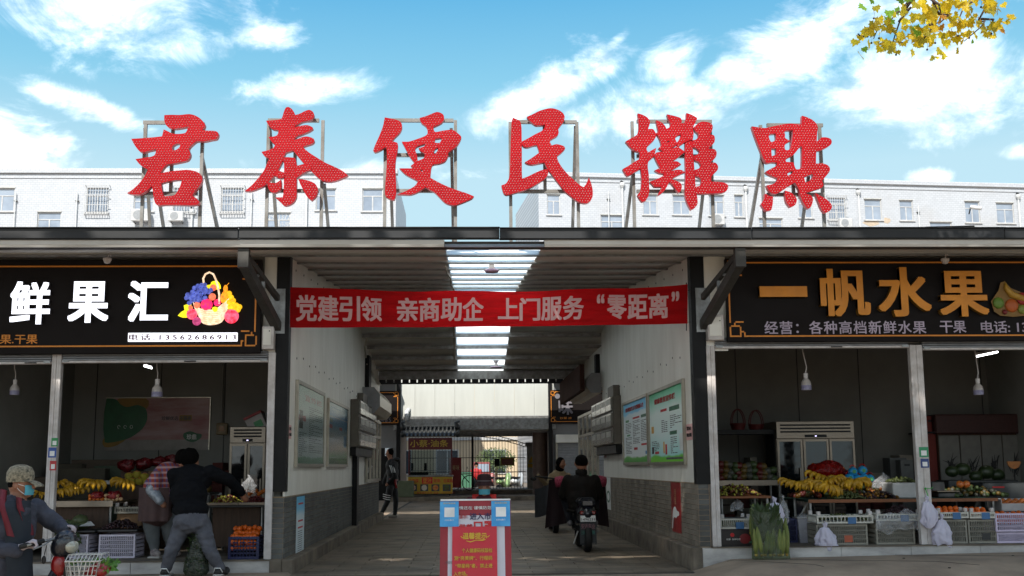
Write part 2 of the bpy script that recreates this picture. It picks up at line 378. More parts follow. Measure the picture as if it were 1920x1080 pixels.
# joints and litter on the pavement
jn = MB()
for (x0, y0, x1, y1) in ((3.2, -.15, 5.6, -1.3), (3.05, -.2, 3.9, -1.2), (5.1, -.12, 7.6, -1.25), (-3.6, -.15, -4.9, -1.3)):
    n = 12
    for k in range(n):
        a, c = k/n, (k+1)/n; p = Vector((x0+(x1-x0)*a, y0+(y1-y0)*a, 0)); q = Vector((x0+(x1-x0)*c, y0+(y1-y0)*c, 0)); p.z = gz(p.x, p.y)+.003; q.z = gz(q.x, q.y)+.003
        jn.bar(p, q, .008, .003)
obj('pavement_joint', jn, m_bed, kind='structure')
# ================================================================== passage floor: pavers one by one
fl = MB().box(-2.2, 2.7, -.32, 30.2, -.2, -.012)
floor = obj('passage_floor', fl, m_bed, kind='structure')
pv = mesh_of(MB().cbox(-.297, .297, -.147, .147, -.03, 0, .004), 'paver', m_paver)
rest = MB(); cnt = 0
for j in range(102):
    y = -.15 + j*.3; off = (.3 if j % 2 else 0)
    for i in range(-4, 6):
        x = i*.6 + off - .15; x0, x1 = max(x-.297, -2.085), min(x+.297, 2.62)
        if x1-x0 < .06: continue
        dz = random.uniform(-.0025, .0015)
        if cnt < 300:
            o = bpy.data.objects.new('paver', pv); COL.objects.link(o); o.parent = floor; o.location = ((x0+x1)/2, y, dz); o.scale = ((x1-x0)/.594, 1, 1); cnt += 1
        else: rest.box(x0, x1, y-.147, y+.147, -.03, dz)
obj('distant_pavers', rest, m_paver, floor, kind='stuff')

# ================================================================== the market hall
hall = thing('market_hall', 'single-storey market hall with a roofed passage running through its middle', 'market building', (0, 6, 0))
# ---- roof: sheets one by one (front slope 1 m strips, rear slope 1.2 m strips), clear strip over the passage
def strip(name, x0, x1, y0, y1, m, parent):
    L = y1-y0; prof = [(0, 0), (.02, -.028), (.05, -.028), (.07, 0), (.46, 0), (.475, -.012), (.525, -.012), (.54, 0), (1.0, 0)]
    q = MB(); P = []
    for t, d in prof:
        y = y0+L*t; P.append((y, roof_z(y)+d))
    n = len(P); th = .012 if m is m_sky else .05
    vs = [(x, y, z) for x in (x0, x1) for (y, z) in P] + [(x, y, roof_z(y)+th) for x in (x0, x1) for y in (y0, y1)]
    fs = [(i, i+1, n+i+1, n+i) for i in range(n-1)]
    if m is not m_sky: fs += [(2*n, 2*n+2, 2*n+3, 2*n+1), (0, n, 2*n+2, 2*n), (n-1, 2*n+1, 2*n+3, 2*n-1)]
    q.add(vs, fs); return obj(name, q, m, parent)
roof = obj('roof', MB().cyl((-14, 6.1, 4.43), (14, 6.1, 4.43), .06, n=6), m_roof, hall)
e = [-1.36, -.4, .6, 1.6, 2.6, 3.6, 4.6, 5.5, 6.08]; e2 = [6.12, 7.3, 8.5, 9.7, 10.9, 12.1, 13.3, 14.2]
for L in (e, e2):
    for a, c in zip(L, L[1:]):
        strip('roof_sheet', -14, -.27, a, c-.004, m_roof, roof); strip('skylight_sheet', -.265, .85, a, c-.004, m_sky, roof); strip('roof_sheet', .855, 14, a, c-.004, m_roof, roof)
for y in e[1:-1] + e2[1:-1]:
    q = MB(); z = roof_z(y)
    dp = .048 if y < 6 else .10
    q.box(-13.9, 13.9, y-.028, y-.022, z-dp, z-.03).box(-13.9, 13.9, y-.022, y+.03, z-.036, z-.03).box(-13.9, 13.9, y-.022, y+.03, z-dp, z-dp+.006)
    obj('purlin', q, m_galv, hall)
obj('ridge_beam', MB().box(-13.9, 13.9, 6.0, 6.2, 4.12, 4.26), m_galv, hall)
obj('eave_beam', MB().box(-13.9, 13.9, -1.30, -1.24, 3.675, 3.74).box(-13.9, 13.9, -1.24, -1.16, 3.67, 3.68), mat('dull_bracket_steel', '#44423f', .6, .3, .15, 9), hall)
obj('rear_beam', MB().box(XL+.02, XR-.02, 14.0, 14.12, 3.36, 3.56), m_galv, hall)
# perforated closer below the rear eave
q = MB(); q.box(-6, 7, 14.28, 14.31, 3.26, 3.30).box(-6, 7, 14.28, 14.31, 3.42, 3.46)
x = -6
while x < 7: q.box(x, x+.162, 14.285, 14.305, 3.30, 3.42); x += .19
obj('eave_closer', q, m_fascia, hall)
# ---- fascia in lengths
fx = [-14, -8.3, -5.4, -2.55, .35, 3.2, 6.1, 9, 14]
for i, (a, c) in enumerate(zip(fx, fx[1:])):
    dz = random.uniform(-.004, .004)
    obj('fascia_panel', MB().cbox(a+.002, c-.002, -1.42, -1.37, 3.752+dz, 3.868+dz, .006).box(a, c, -1.45, -1.40, 3.868+dz, 3.876+dz).box(a, c, -1.40, -1.34, 3.748+dz, 3.753+dz), m_fascia, hall)
# ---- columns and canopy brackets
for s, (x0, x1) in ((-1, (-2.345, -2.185)), (1, (2.755, 2.925))):
    z0 = .955 if s < 0 else 1.0
    q = MB().box(x0, x0+.012, -.02, .14, z0, 3.95).box(x1-.012, x1, -.02, .14, z0, 3.95).box(x0, x1, -.035, -.02, z0, 3.95)
    obj('column', q, m_dark, hall)
    xc = (x0+x1)/2; A = Vector((xc+s*.06, -.05, 2.93)); B = Vector((xc+s*.25, -1.22, 3.5)); C = Vector((xc+s*.06, -.05, 3.28)); D = Vector((xc+s*.25, -1.22, 3.62))
    br = obj('bracket', MB().bar(A, B, .10, .11).bar(C, D, .05, .07).box(B.x-.06, B.x+.06, -1.3, -1.2, 3.45, 3.66), mat('dull_bracket_steel', '#44423f', .6, .3, .15, 9), hall)
    obj('bracket_web', MB().bar(A.lerp(B, .45), C.lerp(D, .45), .04, .04), m_galv, br); obj('bracket_web', MB().bar(A.lerp(B, .8), C.lerp(D, .55), .03, .03), m_galv, br)
    obj('bracket_plate', MB().box(xc-.09+s*.06, xc+.09+s*.06, -.055, -.04, 2.85, 3.4), m_galv, br)
    for z in (2.88, 2.98, 3.24, 3.34): obj('bolt', MB().cyl((xc-s*.03+s*.07, -.07, z), (xc-s*.03+s*.07, -.05, z), .014, n=6), m_galv, br)
# ---- passage walls: sandwich panels one by one, on a brick base
def passage_wall(s, X, zf, zb, yend):
    w = obj('passage_wall', MB().box(min(X, X+s*.1), max(X, X+s*.1), .15, yend, zb, 3.3), m_inside, hall)
    y = .02; k = 0
    while y < yend-.05:
        y1 = min(y+1.0, yend); q = MB(); n = 1
        zt0, zt1 = roof_z(y)-.02, roof_z(y1)-.02
        xa, xb = X, X-s*.006
        vs = [(xb, y+.004, zb), (xb, y1-.004, zb), (xb, y1-.004, zt1), (xb, y+.004, zt0), (xa+s*.02, y-.001, zb), (xa+s*.02, y1+.001, zb), (xa+s*.02, y1+.001, zt1), (xa+s*.02, y-.001, zt0)]
        q.add(vs, [(0, 1, 2, 3), (0, 4, 5, 1), (1, 5, 6, 2), (2, 6, 7, 3), (3, 7, 4, 0)])
        for t in (.33, .66):
            yy = y+(y1-y)*t; q.box(min(xb, xb-s*.0008), max(xb, xb-s*.0008), yy-.004, yy+.004, zb+.01, min(zt0, zt1)-.01)
        obj('wall_panel', q, m_panel, w); y = y1
    # row of rivets
    q = MB()
    for t in range(22):
        yy = .8+t*.55+random.uniform(-.1, .1)
        if yy > yend-.3: break
        zz = 2.62 + (.05 if t % 2 else 0); q.sph((X-s*.008, yy, zz), (.006, .016, .016), 6, 4)
    for t in range(8): q.sph((X-s*.008, .5+t*.7, 3.72+t*.055), (.006, .016, .016), 6, 4)
    obj('rivet', q, m_ink, w, kind='stuff')
    # brick base with projecting bricks
    bb = obj('brick_base', MB().box(min(X, X+s*.14), max(X, X+s*.14), -.012, yend, 0, zb), m_mortar, hall)
    rows = 12; rh = (zb-zf)/rows; bm = mesh_of(MB().cbox(-.0055, .0055, -.117, .117, -rh/2+.0035, rh/2-.0035, .002), 'brick', m_brick if s < 0 else m_brick2)
    rest = MB(); cells = []
    for r in range(rows):
        y = -.006 - (.12 if r % 2 else 0)
        while y < yend-.02:
            a, c = max(y, -.006), min(y+.234, yend)
            if c-a > .03: cells.append((a, c, zf+rh*(r+.5)))
            y += .24
    cells.sort()
    for i, (a, c, z) in enumerate(cells):
        xx = X-s*.0055+random.uniform(-.0015, .0015)
        if i < 300:
            o = bpy.data.objects.new('brick', bm); COL.objects.link(o); o.parent = bb; o.location = Vector((xx, (a+c)/2, z))-ROOT[bb.name]; o.scale = (1, (c-a)/.234, 1)
        else: rest.box(xx-.0055, xx+.0055, a, c, z-rh/2+.0035, z+rh/2-.0035)
    obj('distant_bricks', rest, m_brick if s < 0 else m_brick2, bb, kind='stuff')
    # bricks on the end of the base that faces the street
    x0, x1 = (X-.15, X+.0) if s < 0 else (X, X+.13)
    em = mesh_of(MB().cbox(x0+.003-(x0+x1)/2, x1-.003-(x0+x1)/2, -.006, .006, -rh/2+.0035, rh/2-.0035, .002), 'brick', m_brick)
    obj('brick_core', MB().box(x0+.004, x1-.004, -.014, .1, zf, zb), m_mortar, bb)
    for r in range(rows):
        o = bpy.data.objects.new('brick', em); COL.objects.link(o); o.parent = bb; o.location = Vector(((x0+x1)/2, -.018, zf+rh*(r+.5)))-ROOT[bb.name]
    obj('base_trim', MB().box(min(X-s*.012, X+s*.02), max(X-s*.012, X+s*.02), 0, yend, zb, zb+.012).box(min(x0, x1)-.005, max(x0, x1)+.01, -.03, .02, zb, zb+.012), mat('rusty_trim', '#8a7458', .7), bb)
    # ledge along the foot
    obj('ledge', MB().cbox(min(X, X-s*.13), max(X, X-s*.13), -.11, yend, -.05, zf-.004, .008), m_ledge, hall)
passage_wall(-1, XL, ZL, .885, 14.5)
passage_wall(1, XR, ZR, 1.005, 9.7)
obj('wall_panel', MB().box(XR-.01, XR+.06, 9.7, 14.5, 2.9, 3.7), m_panel, hall)
obj('brick_base', MB().box(XR-.004, XR+.1, 9.7, 10.4, .0, 1.005), m_brick2, hall)
# ---- plinth slabs below the shops
for s, xs_, zf in ((-1, [-2.2, -2.34, -3.15, -3.95, -4.75, -5.6, -6.6, -7.6], ZL), (1, [2.66, 2.78, 3.6, 4.45, 5.3, 6.15, 7.0, 8.2], ZR)):
    for a, c in zip(xs_, xs_[1:]):
        x0, x1 = min(a, c), max(a, c)
        if x1-x0 < .2: obj('corner_slab', MB().cbox(x0, x1-.002, -.125, -.02, -.05, zf-.002, .004), m_ledge, hall)
        else: obj('plinth_slab', MB().cbox(x0+.002, x1-.002, -.115, -.02, -.05, zf-.012, .003), m_marble, hall)
    x0, x1 = (-7.6, -2.34) if s < 0 else (2.9, 8.2)
    obj('shop_floor', MB().box(x0, x1, -.13, 4.4, zf-.012, zf), m_ledge, hall)
# ---- shops: interior shell, door posts, shutter boxes
def shop(s, x0, x1, zf, zt, posts):
    mi_ = m_inside if s < 0 else mat('shaded_interior_panel', '#6c6a63', .7, 0, .07, 2); obj('back_wall', MB().box(x0, x1, 4.3, 4.4, zf, 3.5), mi_, hall)  # right back wall: its deeper shade is put into the panel colour
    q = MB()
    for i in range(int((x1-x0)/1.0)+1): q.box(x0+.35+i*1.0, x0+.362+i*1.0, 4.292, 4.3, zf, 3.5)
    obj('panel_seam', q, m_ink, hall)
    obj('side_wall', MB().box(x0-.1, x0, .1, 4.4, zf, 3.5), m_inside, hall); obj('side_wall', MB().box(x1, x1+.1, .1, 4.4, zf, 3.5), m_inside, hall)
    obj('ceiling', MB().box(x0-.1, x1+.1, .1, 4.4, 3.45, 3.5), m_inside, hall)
    for (p0, p1) in posts:
        n = 2 if p1-p0 > .1 else 1; w = (p1-p0)/n
        for i in range(n):
            a = p0+i*w; po = obj('door_post', MB().cbox(a+.001, a+w-.001, -.06, .03, zf, zt+.02, .006).box(a+w*.42, a+w*.46, -.0625, -.058, zf, zt), m_white, hall)
    obj('lintel', MB().box(x0, x1, .02, .12, zt+.05, 3.9), m_inside, hall)
LP = [(at(91, 800, -.05).x, at(109, 800, -.05).x), (at(500, 800, -.05).x, at(514, 800, -.05).x)]
shop(-1, -7.6 + 1.4, -2.36, ZL, 2.60, LP)
RP = [(at(1329, 800, -.05).x, at(1345, 800, -.05).x), (at(1714, 800, -.05).x, at(1738, 800, -.05).x)]
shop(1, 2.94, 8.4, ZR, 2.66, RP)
def shutter_box(x0, x1, z0, z1):
    q = MB(); n = 4
    for i in range(n):
        a = z0+(z1-z0)*i/n; q.cbox(x0, x1, -.05, .02, a+.002, a+(z1-z0)/n-.002, .008)
    sh = obj('rolled_shutter', q, m_shutter, hall)
    obj('shutter_bar', MB().cbox(x0, x1, -.062, .02, z0-.03, z0, .006), m_white, sh)
    xm = (x0+x1)/2+.3
    obj('shutter_handle', MB().box(xm-.07, xm+.07, -.07, -.06, z0-.022, z0-.008), m_dark, sh)
    obj('shutter_latch', MB().box(x0+.01, x0+.09, -.075, -.06, z0-.02, z0+.005).box(x1-.09, x1-.01, -.075, -.06, z0-.02, z0+.005), m_galv, sh)
for (x0, x1, z0) in ((-6.1, LP[0][0], at(50, 683, -.05).z), (LP[0][1], LP[1][0], at(300, 680, -.05).z), (RP[0][1], RP[1][0], at(1500, 653, -.05).z), (RP[1][1], 8.3, at(1830, 656, -.05).z)):
    shutter_box(x0+.004, x1-.004, z0+.03, z0+.14)
# wall strips between sign and column, fuse boxes on them
obj('wall_strip', MB().box(-2.5, -2.35, -.02, .02, 2.58, 3.9), m_panel, hall); obj('wall_strip', MB().box(2.93, 3.2, -.02, .02, 2.62, 3.9), m_panel, hall)
def fusebox(px0, py0, px1, py1, lab):
    a, c = at(px0, py1, -.14), at(px1, py0, -.14)
    t = thing('fuse_box', lab, 'fuse box', (a.x, -.02, a.z))
    obj('case', MB().cbox(a.x, c.x, -.16, -.022, a.z, c.z, .008), m_white, t)
    obj('door', MB().cbox(a.x+.015, c.x-.03, -.168, -.161, a.z+.05, c.z-.03, .003), m_panel, t)
    obj('keyhole', MB().cyl((c.x-.05, -.168, (a.z+c.z)/2+.08), (c.x-.05, -.172, (a.z+c.z)/2+.08), .008, n=8), m_ink, t)
fusebox(491, 612, 514, 655, 'small grey fuse box beside the black column right of the fruit basket sign')
fusebox(1328, 590, 1356, 638, 'small grey fuse box left of the gold-lettered fruit shop sign')

# ---- street plane trees overhead, behind the camera: they keep the shop fronts in the shade
m_bark = mat('plane_bark', '#8a8270', .85, 0, .25, 5, c2='#5f5848', bump=.01)
m_leafy = sheer('autumn_plane_leaf', '#8a7a1c', .3, .55, .25, 3)
def street_tree(x, y, lab, seed):
    rn = random.Random(seed); t = thing('plane_tree', lab, 'tree', (x, y-6.2, gz(x, y-6.2)), 'street plane trees')
    q = MB().tube([(x, y-6.2, gz(x, y-6.2)-.1), (x+.05, y-6.0, 2.5), (x-.05, y-5.2, 4.8), (x, y-3.2, 7.2), (x, y-.8, 9.4)], [.27, .22, .19, .15, .06], 10)
    for k in range(12):
        a = k*2.4+rn.random(); z = 4.6+k*.35; L = rn.uniform(2.0, 3.4); b0 = Vector((x, y-3.2+2.2*k/12, 7.2+2.0*k/12)); q.tube([b0, (x+math.cos(a)*L*.5, (b0.y+y)/2+math.sin(a)*.7, b0.z+.8), (x+math.cos(a)*L, y+math.sin(a)*1.4, 9.6)], [.09, .06, .02], 6)
    obj('trunk', q, m_bark, t, smooth=True)
    lv = MB(); N = 7500
    for k in range(N):
        d = Vector((rn.gauss(0, 1), rn.gauss(0, 1), rn.gauss(0, 1))).normalized()*rn.random()**.38
        p = Vector((x+d.x*3.6, y+d.y*1.9, 10.25+d.z*1.95))
        if rn.random() < .62: p = Vector((x+rn.uniform(-2.95, 2.95), y+rn.uniform(-1.75, 1.75), 10.25+rn.uniform(-1.9, 1.9)))
        a = Vector((rn.gauss(0, 1), rn.gauss(0, 1), rn.gauss(0, .7))).normalized(); c = a.orthogonal().normalized(); c = (c + a.cross(c)*rn.uniform(-1, 1)).normalized(); r = rn.uniform(.15, .3)
        lv.add([p-a*r, p+c*r*.6, p+a*r, p-c*r*.6], [(0, 1, 2, 3)])
    obj('crown', lv, m_leafy, t, kind='stuff')
for k, (x, w_) in enumerate(((-13.7, 'far left'), (-8.5, 'left'), (-3.4, 'centre left'), (2.3, 'centre right'), (7.4, 'right'), (12.5, 'far right'))): street_tree(x, -10.85, 'street plane tree with yellowing crown behind the viewer, %s of the row' % w_, 50+k)
# ================================================================== rooftop calligraphy: six red characters studded with bulbs
GLY = {
'jun': ((226, 200), [[(443,85),(520,82),(600,84),(690,75),(745,85),(800,115),(840,155),(855,185),(845,215),(825,235),(870,242),(950,245),(985,260),(990,290),(970,325),(920,335),(850,350),(770,350),(730,380),(690,425),(705,470),(705,500),(680,540),(610,560),(530,575),(470,585),(430,625),(400,675),(500,655),(600,645),(680,640),(760,655),(805,680),(825,715),(820,760),(790,810),(750,860),(725,900),(770,930),(797,965),(780,990),(700,997),(560,993),(440,993),(375,998),(350,975),(335,920),(328,860),(318,800),(270,845),(200,885),(130,888),(65,875),(120,840),(190,775),(240,710),(280,635),(230,610),(190,580),(150,530),(240,517),(340,495),(365,430),(290,445),(220,463),(185,445),(140,385),(108,325),(200,320),(330,310),(420,300),(437,230),(480,250),(530,273),(600,275),(655,265),(675,235),(683,200),(610,215),(530,223),(490,210),(460,185),(443,140)],
   '-', [(520,415),(535,390),(570,373),(605,375),(600,405),(575,430),(540,443),(522,435)], [(410,775),(480,755),(560,742),(622,740),(605,800),(575,860),(545,897),(480,905),(432,905),(420,850)]]),
'tai': ((456, 192), [[(430,55),(455,45),(490,65),(515,100),(525,128),(570,115),(630,85),(670,75),(705,95),(718,130),(700,165),(660,183),(600,195),(545,225),(512,255),(590,235),(650,230),(700,250),(708,265),(670,290),(600,320),(540,345),(515,375),(530,378),(600,350),(650,345),(710,365),(720,390),(700,415),(640,435),(605,448),(620,468),(670,510),(740,555),(830,610),(920,650),(1000,690),(1062,740),(960,785),(870,803),(800,790),(745,750),(685,690),(640,645),(590,590),(550,540),(505,485),(470,495),(430,510),(415,545),(400,590),(360,670),(320,735),(270,790),(210,845),(130,880),(70,898),(15,897),(80,845),(140,780),(210,690),(240,620),(265,565),(225,550),(190,510),(185,500),(250,485),(305,460),(325,430),(290,400),(255,350),(310,345),(345,330),(360,280),(300,270),(265,240),(230,185),(310,180),(380,170),(395,150),(410,100)],
   [(400,575),(430,555),(525,562),(538,610),(540,700),(540,900),(538,960),(510,1010),(460,1040),(415,1045),(380,1010),(325,962),(400,962),(408,920),(412,800),(414,620)],
   [(530,640),(560,640),(620,625),(690,660),(690,688),(640,700),(590,730),(535,770)], [(350,690),(420,715),(420,760),(370,770),(320,745)], [(245,810),(330,820),(385,785),(390,840),(380,885),(330,915),(285,910),(255,870)], [(560,780),(640,790),(720,820),(752,860),(755,910),(735,960),(695,997),(650,960),(610,890),(580,830)]]),
'bian': ((696, 200), [[(137,108),(200,120),(270,138),(305,165),(312,210),(290,260),(240,310),(210,350),(262,365),(270,385),(265,450),(250,520),(243,620),(248,720),(252,840),(250,890),(235,940),(215,943),(180,930),(145,905),(140,840),(150,700),(158,560),(155,420),(140,410),(90,440),(40,460),(20,445),(35,400),(80,300),(115,210),(130,150)],
   [(490,115),(560,95),(660,55),(700,62),(732,85),(737,130),(710,165),(660,190),(628,205),(635,240),(650,258),(720,245),(820,235),(870,265),(912,305),(905,335),(865,400),(790,455),(775,480),(780,495),(750,550),(690,575),(620,590),(605,640),(598,720),(650,750),(740,795),(850,840),(960,875),(1040,908),(1020,930),(930,970),(850,997),(790,990),(745,970),(690,915),(640,865),(600,845),(550,815),(510,840),(460,870),(400,890),(330,890),(262,887),(330,865),(400,830),(445,800),(475,755),(440,735),(390,710),(340,680),(285,625),(370,625),(410,625),(430,618),(400,600),(440,570),(420,545),(380,490),(345,420),(310,355),(380,355),(460,330),(540,300),(570,275),(565,215),(545,190),(510,165)],
   '-', [(648,325),(710,315),(708,345),(690,367),(640,365)], [(630,475),(645,430),(680,412),(670,450),(645,480)], [(445,425),(470,400),(545,375),(540,400),(510,412),(480,420),(500,450),(540,470),(540,510),(520,530),(470,550),(465,500),(450,455)], [(495,645),(520,633),(520,662)]]),
'min': ((930, 196), [[(170,132),(210,150),(245,170),(258,230),(260,330),(262,500),(262,680),(265,750),(330,725),(400,690),(460,665),(520,652),(530,680),(520,720),(480,760),(420,800),(350,840),(280,868),(190,895),(110,915),(80,900),(62,850),(55,818),(100,800),(130,750),(140,690),(145,560),(150,380),(155,260),(158,180)],
   [(312,125),(370,100),(440,65),(520,42),(570,38),(640,60),(680,90),(695,125),(685,170),(655,210),(630,245),(635,285),(620,315),(580,340),(545,360),(550,390),(565,415),(610,402),(660,412),(690,425),(700,445),(670,480),(615,525),(630,575),(670,640),(730,710),(800,775),(860,825),(890,838),(915,800),(940,738),(960,790),(978,860),(978,930),(955,975),(920,998),(870,995),(820,975),(760,930),(700,880),(650,820),(600,755),(560,700),(520,650),(490,585),(440,595),(370,608),(320,600),(292,585),(350,550),(400,515),(438,488),(430,450),(415,410),(380,415),(320,432),(280,425),(262,400),(262,375),(330,340),(400,300),(460,270),(490,240),(497,205),(450,210),(400,208),(360,180),(330,150)]]),
'tan': ((1166, 204), [[(160,45),(210,60),(255,85),(285,125),(280,160),(265,205),(315,205),(340,240),(350,265),(330,310),(290,350),(255,385),(252,420),(270,440),(310,415),(348,395),(340,430),(320,485),(270,530),(262,590),(272,660),(275,760),(278,830),(265,890),(240,930),(205,942),(180,910),(158,870),(190,830),(200,760),(200,680),(190,605),(140,635),(80,670),(55,680),(30,650),(8,610),(70,575),(140,530),(178,505),(180,440),(120,415),(80,380),(38,330),(90,300),(150,265),(170,220),(172,140)],
   [(640,340),(690,320),(715,340),(720,430),(730,560),(740,680),(745,790),(755,860),(765,910),(765,965),(740,1000),(700,1022),(670,970),(645,900),(640,830),(645,640),(640,480)],
   [(725,190),(770,150),(810,132),(880,140),(915,165),(918,200),(905,235),(890,262),(930,270),(940,300),(935,340),(900,380),(875,408),(935,410),(958,440),(950,490),(915,525),(890,548),(945,547),(972,580),(968,620),(935,655),(905,690),(905,740),(960,740),(1030,748),(1070,770),(1075,800),(1055,835),(1010,852),(900,858),(800,862),(745,862),(742,790),(790,780),(803,740),(790,700),(745,680),(738,620),(780,605),(800,575),(780,540),(735,520),(725,480),(770,460),(785,430),(760,405),(720,385),(715,320),(745,315),(775,285),(770,250),(740,225)],
   [(345,118),(400,140),(435,175),(450,205),(485,185),(490,150),(470,105),(455,58),(530,75),(590,95),(605,120),(600,150),(630,150),(650,100),(652,45),(710,65),(762,95),(750,130),(725,175),(720,215),(725,260),(715,320),(690,320),(650,335),(630,345),(600,365),(570,390),(620,425),(640,440),(600,465),(560,500),(510,535),(560,535),(600,565),(560,590),(510,620),(490,635),(550,620),(600,622),(640,645),(590,665),(540,690),(500,715),(560,735),(600,765),(605,800),(590,840),(570,850),(545,815),(510,770),(480,740),(460,780),(430,830),(390,865),(358,880),(385,830),(400,790),(330,790),(310,770),(280,740),(350,715),(410,685),(425,660),(370,650),(330,625),(390,600),(365,560),(340,510),(325,470),(350,445),(420,435),(370,400),(400,375),(390,330),(370,285),(345,250),(370,230),(355,170)],
   '-', [(535,300),(565,272),(598,260),(588,300),(555,345)], [(455,335),(470,325),(485,330),(465,345)], [(485,405),(530,385),(562,360),(556,380),(530,398)]]),
'dian': ((1390, 210), [[(240,825),(285,850),(322,855),(318,930),(305,990),(250,998),(200,935),(235,880)], [(442,795),(500,815),(545,855),(562,890),(545,940),(495,963),(460,920),(445,860)], [(745,820),(800,850),(860,885),(905,930),(915,965),(895,1000),(850,1022),(815,990),(780,910)],
   [(103,147),(170,158),(240,165),(320,148),(410,130),(500,120),(570,128),(610,130),(612,40),(660,55),(720,85),(755,120),(770,160),(765,210),(760,300),(790,285),(805,262),(860,260),(900,275),(913,300),(905,330),(870,355),(810,385),(755,400),(752,525),(820,523),(870,540),(893,570),(890,605),(860,645),(825,685),(815,700),(828,735),(815,765),(760,785),(700,805),(650,820),(655,830),(700,845),(722,880),(715,930),(690,975),(665,975),(625,920),(600,860),(585,800),(560,745),(540,715),(480,750),(420,790),(350,830),(300,820),(265,775),(255,745),(310,735),(350,710),(365,680),(360,670),(310,650),(260,625),(245,605),(300,575),(355,545),(360,515),(310,510),(255,518),(225,480),(195,400),(160,310),(130,230)],
   '-', [(275,245),(295,225),(345,220),(350,260),(345,290),(300,308),(285,285)], [(300,370),(350,375),(352,435),(305,450)], [(430,200),(460,188),(520,185),(520,230),(515,280),(505,340),(490,380),(455,390),(438,375),(440,330),(495,295),(440,265),(440,230)], [(445,485),(480,460),(520,440),(560,395),(600,345),(612,360),(612,530),(605,570),(575,583),(550,580),(535,545),(525,512),(450,508)], [(460,630),(490,605),(520,600),(515,620),(470,648)], [(632,665),(670,645),(715,628),(725,645),(710,680),(680,705),(645,718)]]),
}
def smooth_poly(P, n=3):
    P = [Vector((*p, 0)) for p in P]; N = len(P); T = []
    for i in range(N):
        a, c = P[i]-P[i-1], P[(i+1) % N]-P[i]
        sharp = a.length > 1 and c.length > 1 and a.angle(c) > math.radians(62)
        T.append(None if sharp else (P[(i+1) % N]-P[i-1]))
    out = []
    for i in range(N):
        p, q = P[i], P[(i+1) % N]; L = (q-p).length
        tp = T[i].normalized()*L if T[i] is not None else (q-p); tq = T[(i+1) % N].normalized()*L if T[(i+1) % N] is not None else (q-p)
        for k in range(n):
            t = k/n; h = (2*t**3-3*t**2+1, t**3-2*t**2+t, -2*t**3+3*t**2, t**3-t**2)
            out.append(p*h[0] + tp*h[1]*.8 + q*h[2] + tq*h[3]*.8)
    return out
def inside(p, poly):
    c = False; n = len(poly); j = n-1
    for i in range(n):
        a, d = poly[i], poly[j]
        if (a[1] > p[1]) != (d[1] > p[1]) and p[0] < (d[0]-a[0])*(p[1]-a[1])/(d[1]-a[1])+a[0]: c = not c
        j = i
    return c
def edge_dist(p, poly):
    best = 1e9; n = len(poly)
    for i in range(n):
        ax, ay = poly[i][0], poly[i][1]; bx, by = poly[(i+1) % n][0], poly[(i+1) % n][1]; dx, dy = bx-ax, by-ay
        t = max(0, min(1, ((p[0]-ax)*dx+(p[1]-ay)*dy)/(dx*dx+dy*dy+1e-9))); best = min(best, (p[0]-ax-t*dx)**2+(p[1]-ay-t*dy)**2)
    return best**.5
def flat_shape(outlines, fn, thick):
    """outline with holes, filled and extruded: 2-D curve turned into a mesh; fn maps (u, v, depth)"""
    cu = bpy.data.curves.new('outline', 'CURVE'); cu.dimensions = '2D'; cu.fill_mode = 'BOTH'; cu.extrude = 1.0 if thick else 0.0
    for P in outlines:
        sp = cu.splines.new('POLY'); sp.points.add(len(P)-1); sp.use_cyclic_u = True
        for i, p in enumerate(P): sp.points[i].co = (p[0], p[1], 0, 1)
    o = bpy.data.objects.new('outline', cu); COL.objects.link(o); bpy.context.view_layer.update()
    me = bpy.data.meshes.new_from_object(o.evaluated_get(bpy.context.evaluated_depsgraph_get()))
    vs = [fn(p.co.x, p.co.y, thick if p.co.z < 0 else 0) for p in me.vertices]; fs = [tuple(p.vertices) for p in me.polygons]
    bpy.data.objects.remove(o); bpy.data.curves.remove(cu); bpy.data.meshes.remove(me)
    return vs, fs
m_cal = mat('red_sign_face', '#a3131d', .65, 0, .1, 1.2, c2='#8c0d16', spec=.1)
m_calside = mat('pale_red_return', '#a83a3e', .5, 0, .1, 4)
m_bulb = mat('white_bulb', '#dcd2d0', .4)
m_frame = mat('weathered_frame_steel', '#7d7d7b', .55, .3, .15, 7, c2='#625d57')
YC = -1.22
FR = {'jun': ([265, 374], 230, [363], [320], [((378, 292), (412, 428)), ((295, 350), (308, 428)), ((272, 240), (284, 300))]), 'tai': ([499, 602], 226, [358], [552], [((506, 240), (518, 428)), ((608, 345), (617, 428))]),
      'bian': ([721, 854], 226, [291, 358], [], [((734, 372), (736, 428)), ((846, 240), (850, 300))]), 'min': ([958, 1085], 229, [359], [1022], [((1079, 236), (1074, 428))]),
      'tan': ([1190, 1338], 228, [293, 359], [], [((1187, 322), (1171, 428)), ((1318, 362), (1310, 428))]), 'dian': ([1434, 1546], 235, [365], [1488], [((1428, 296), (1404, 428)), ((1516, 330), (1503, 428))])}
LAB = {'jun': 'leftmost red rooftop character, with a closed box at its foot', 'tai': 'second red rooftop character from the left, with splayed strokes and a hooked centre stroke',
       'bian': 'third red rooftop character from the left, with a slim upright stroke on its left', 'min': 'fourth red rooftop character from the left, its last stroke curling up at the tip',
       'tan': 'fifth red rooftop character from the left, the densest one of many strokes', 'dian': 'rightmost red rooftop character, with four drop-shaped dots below'}
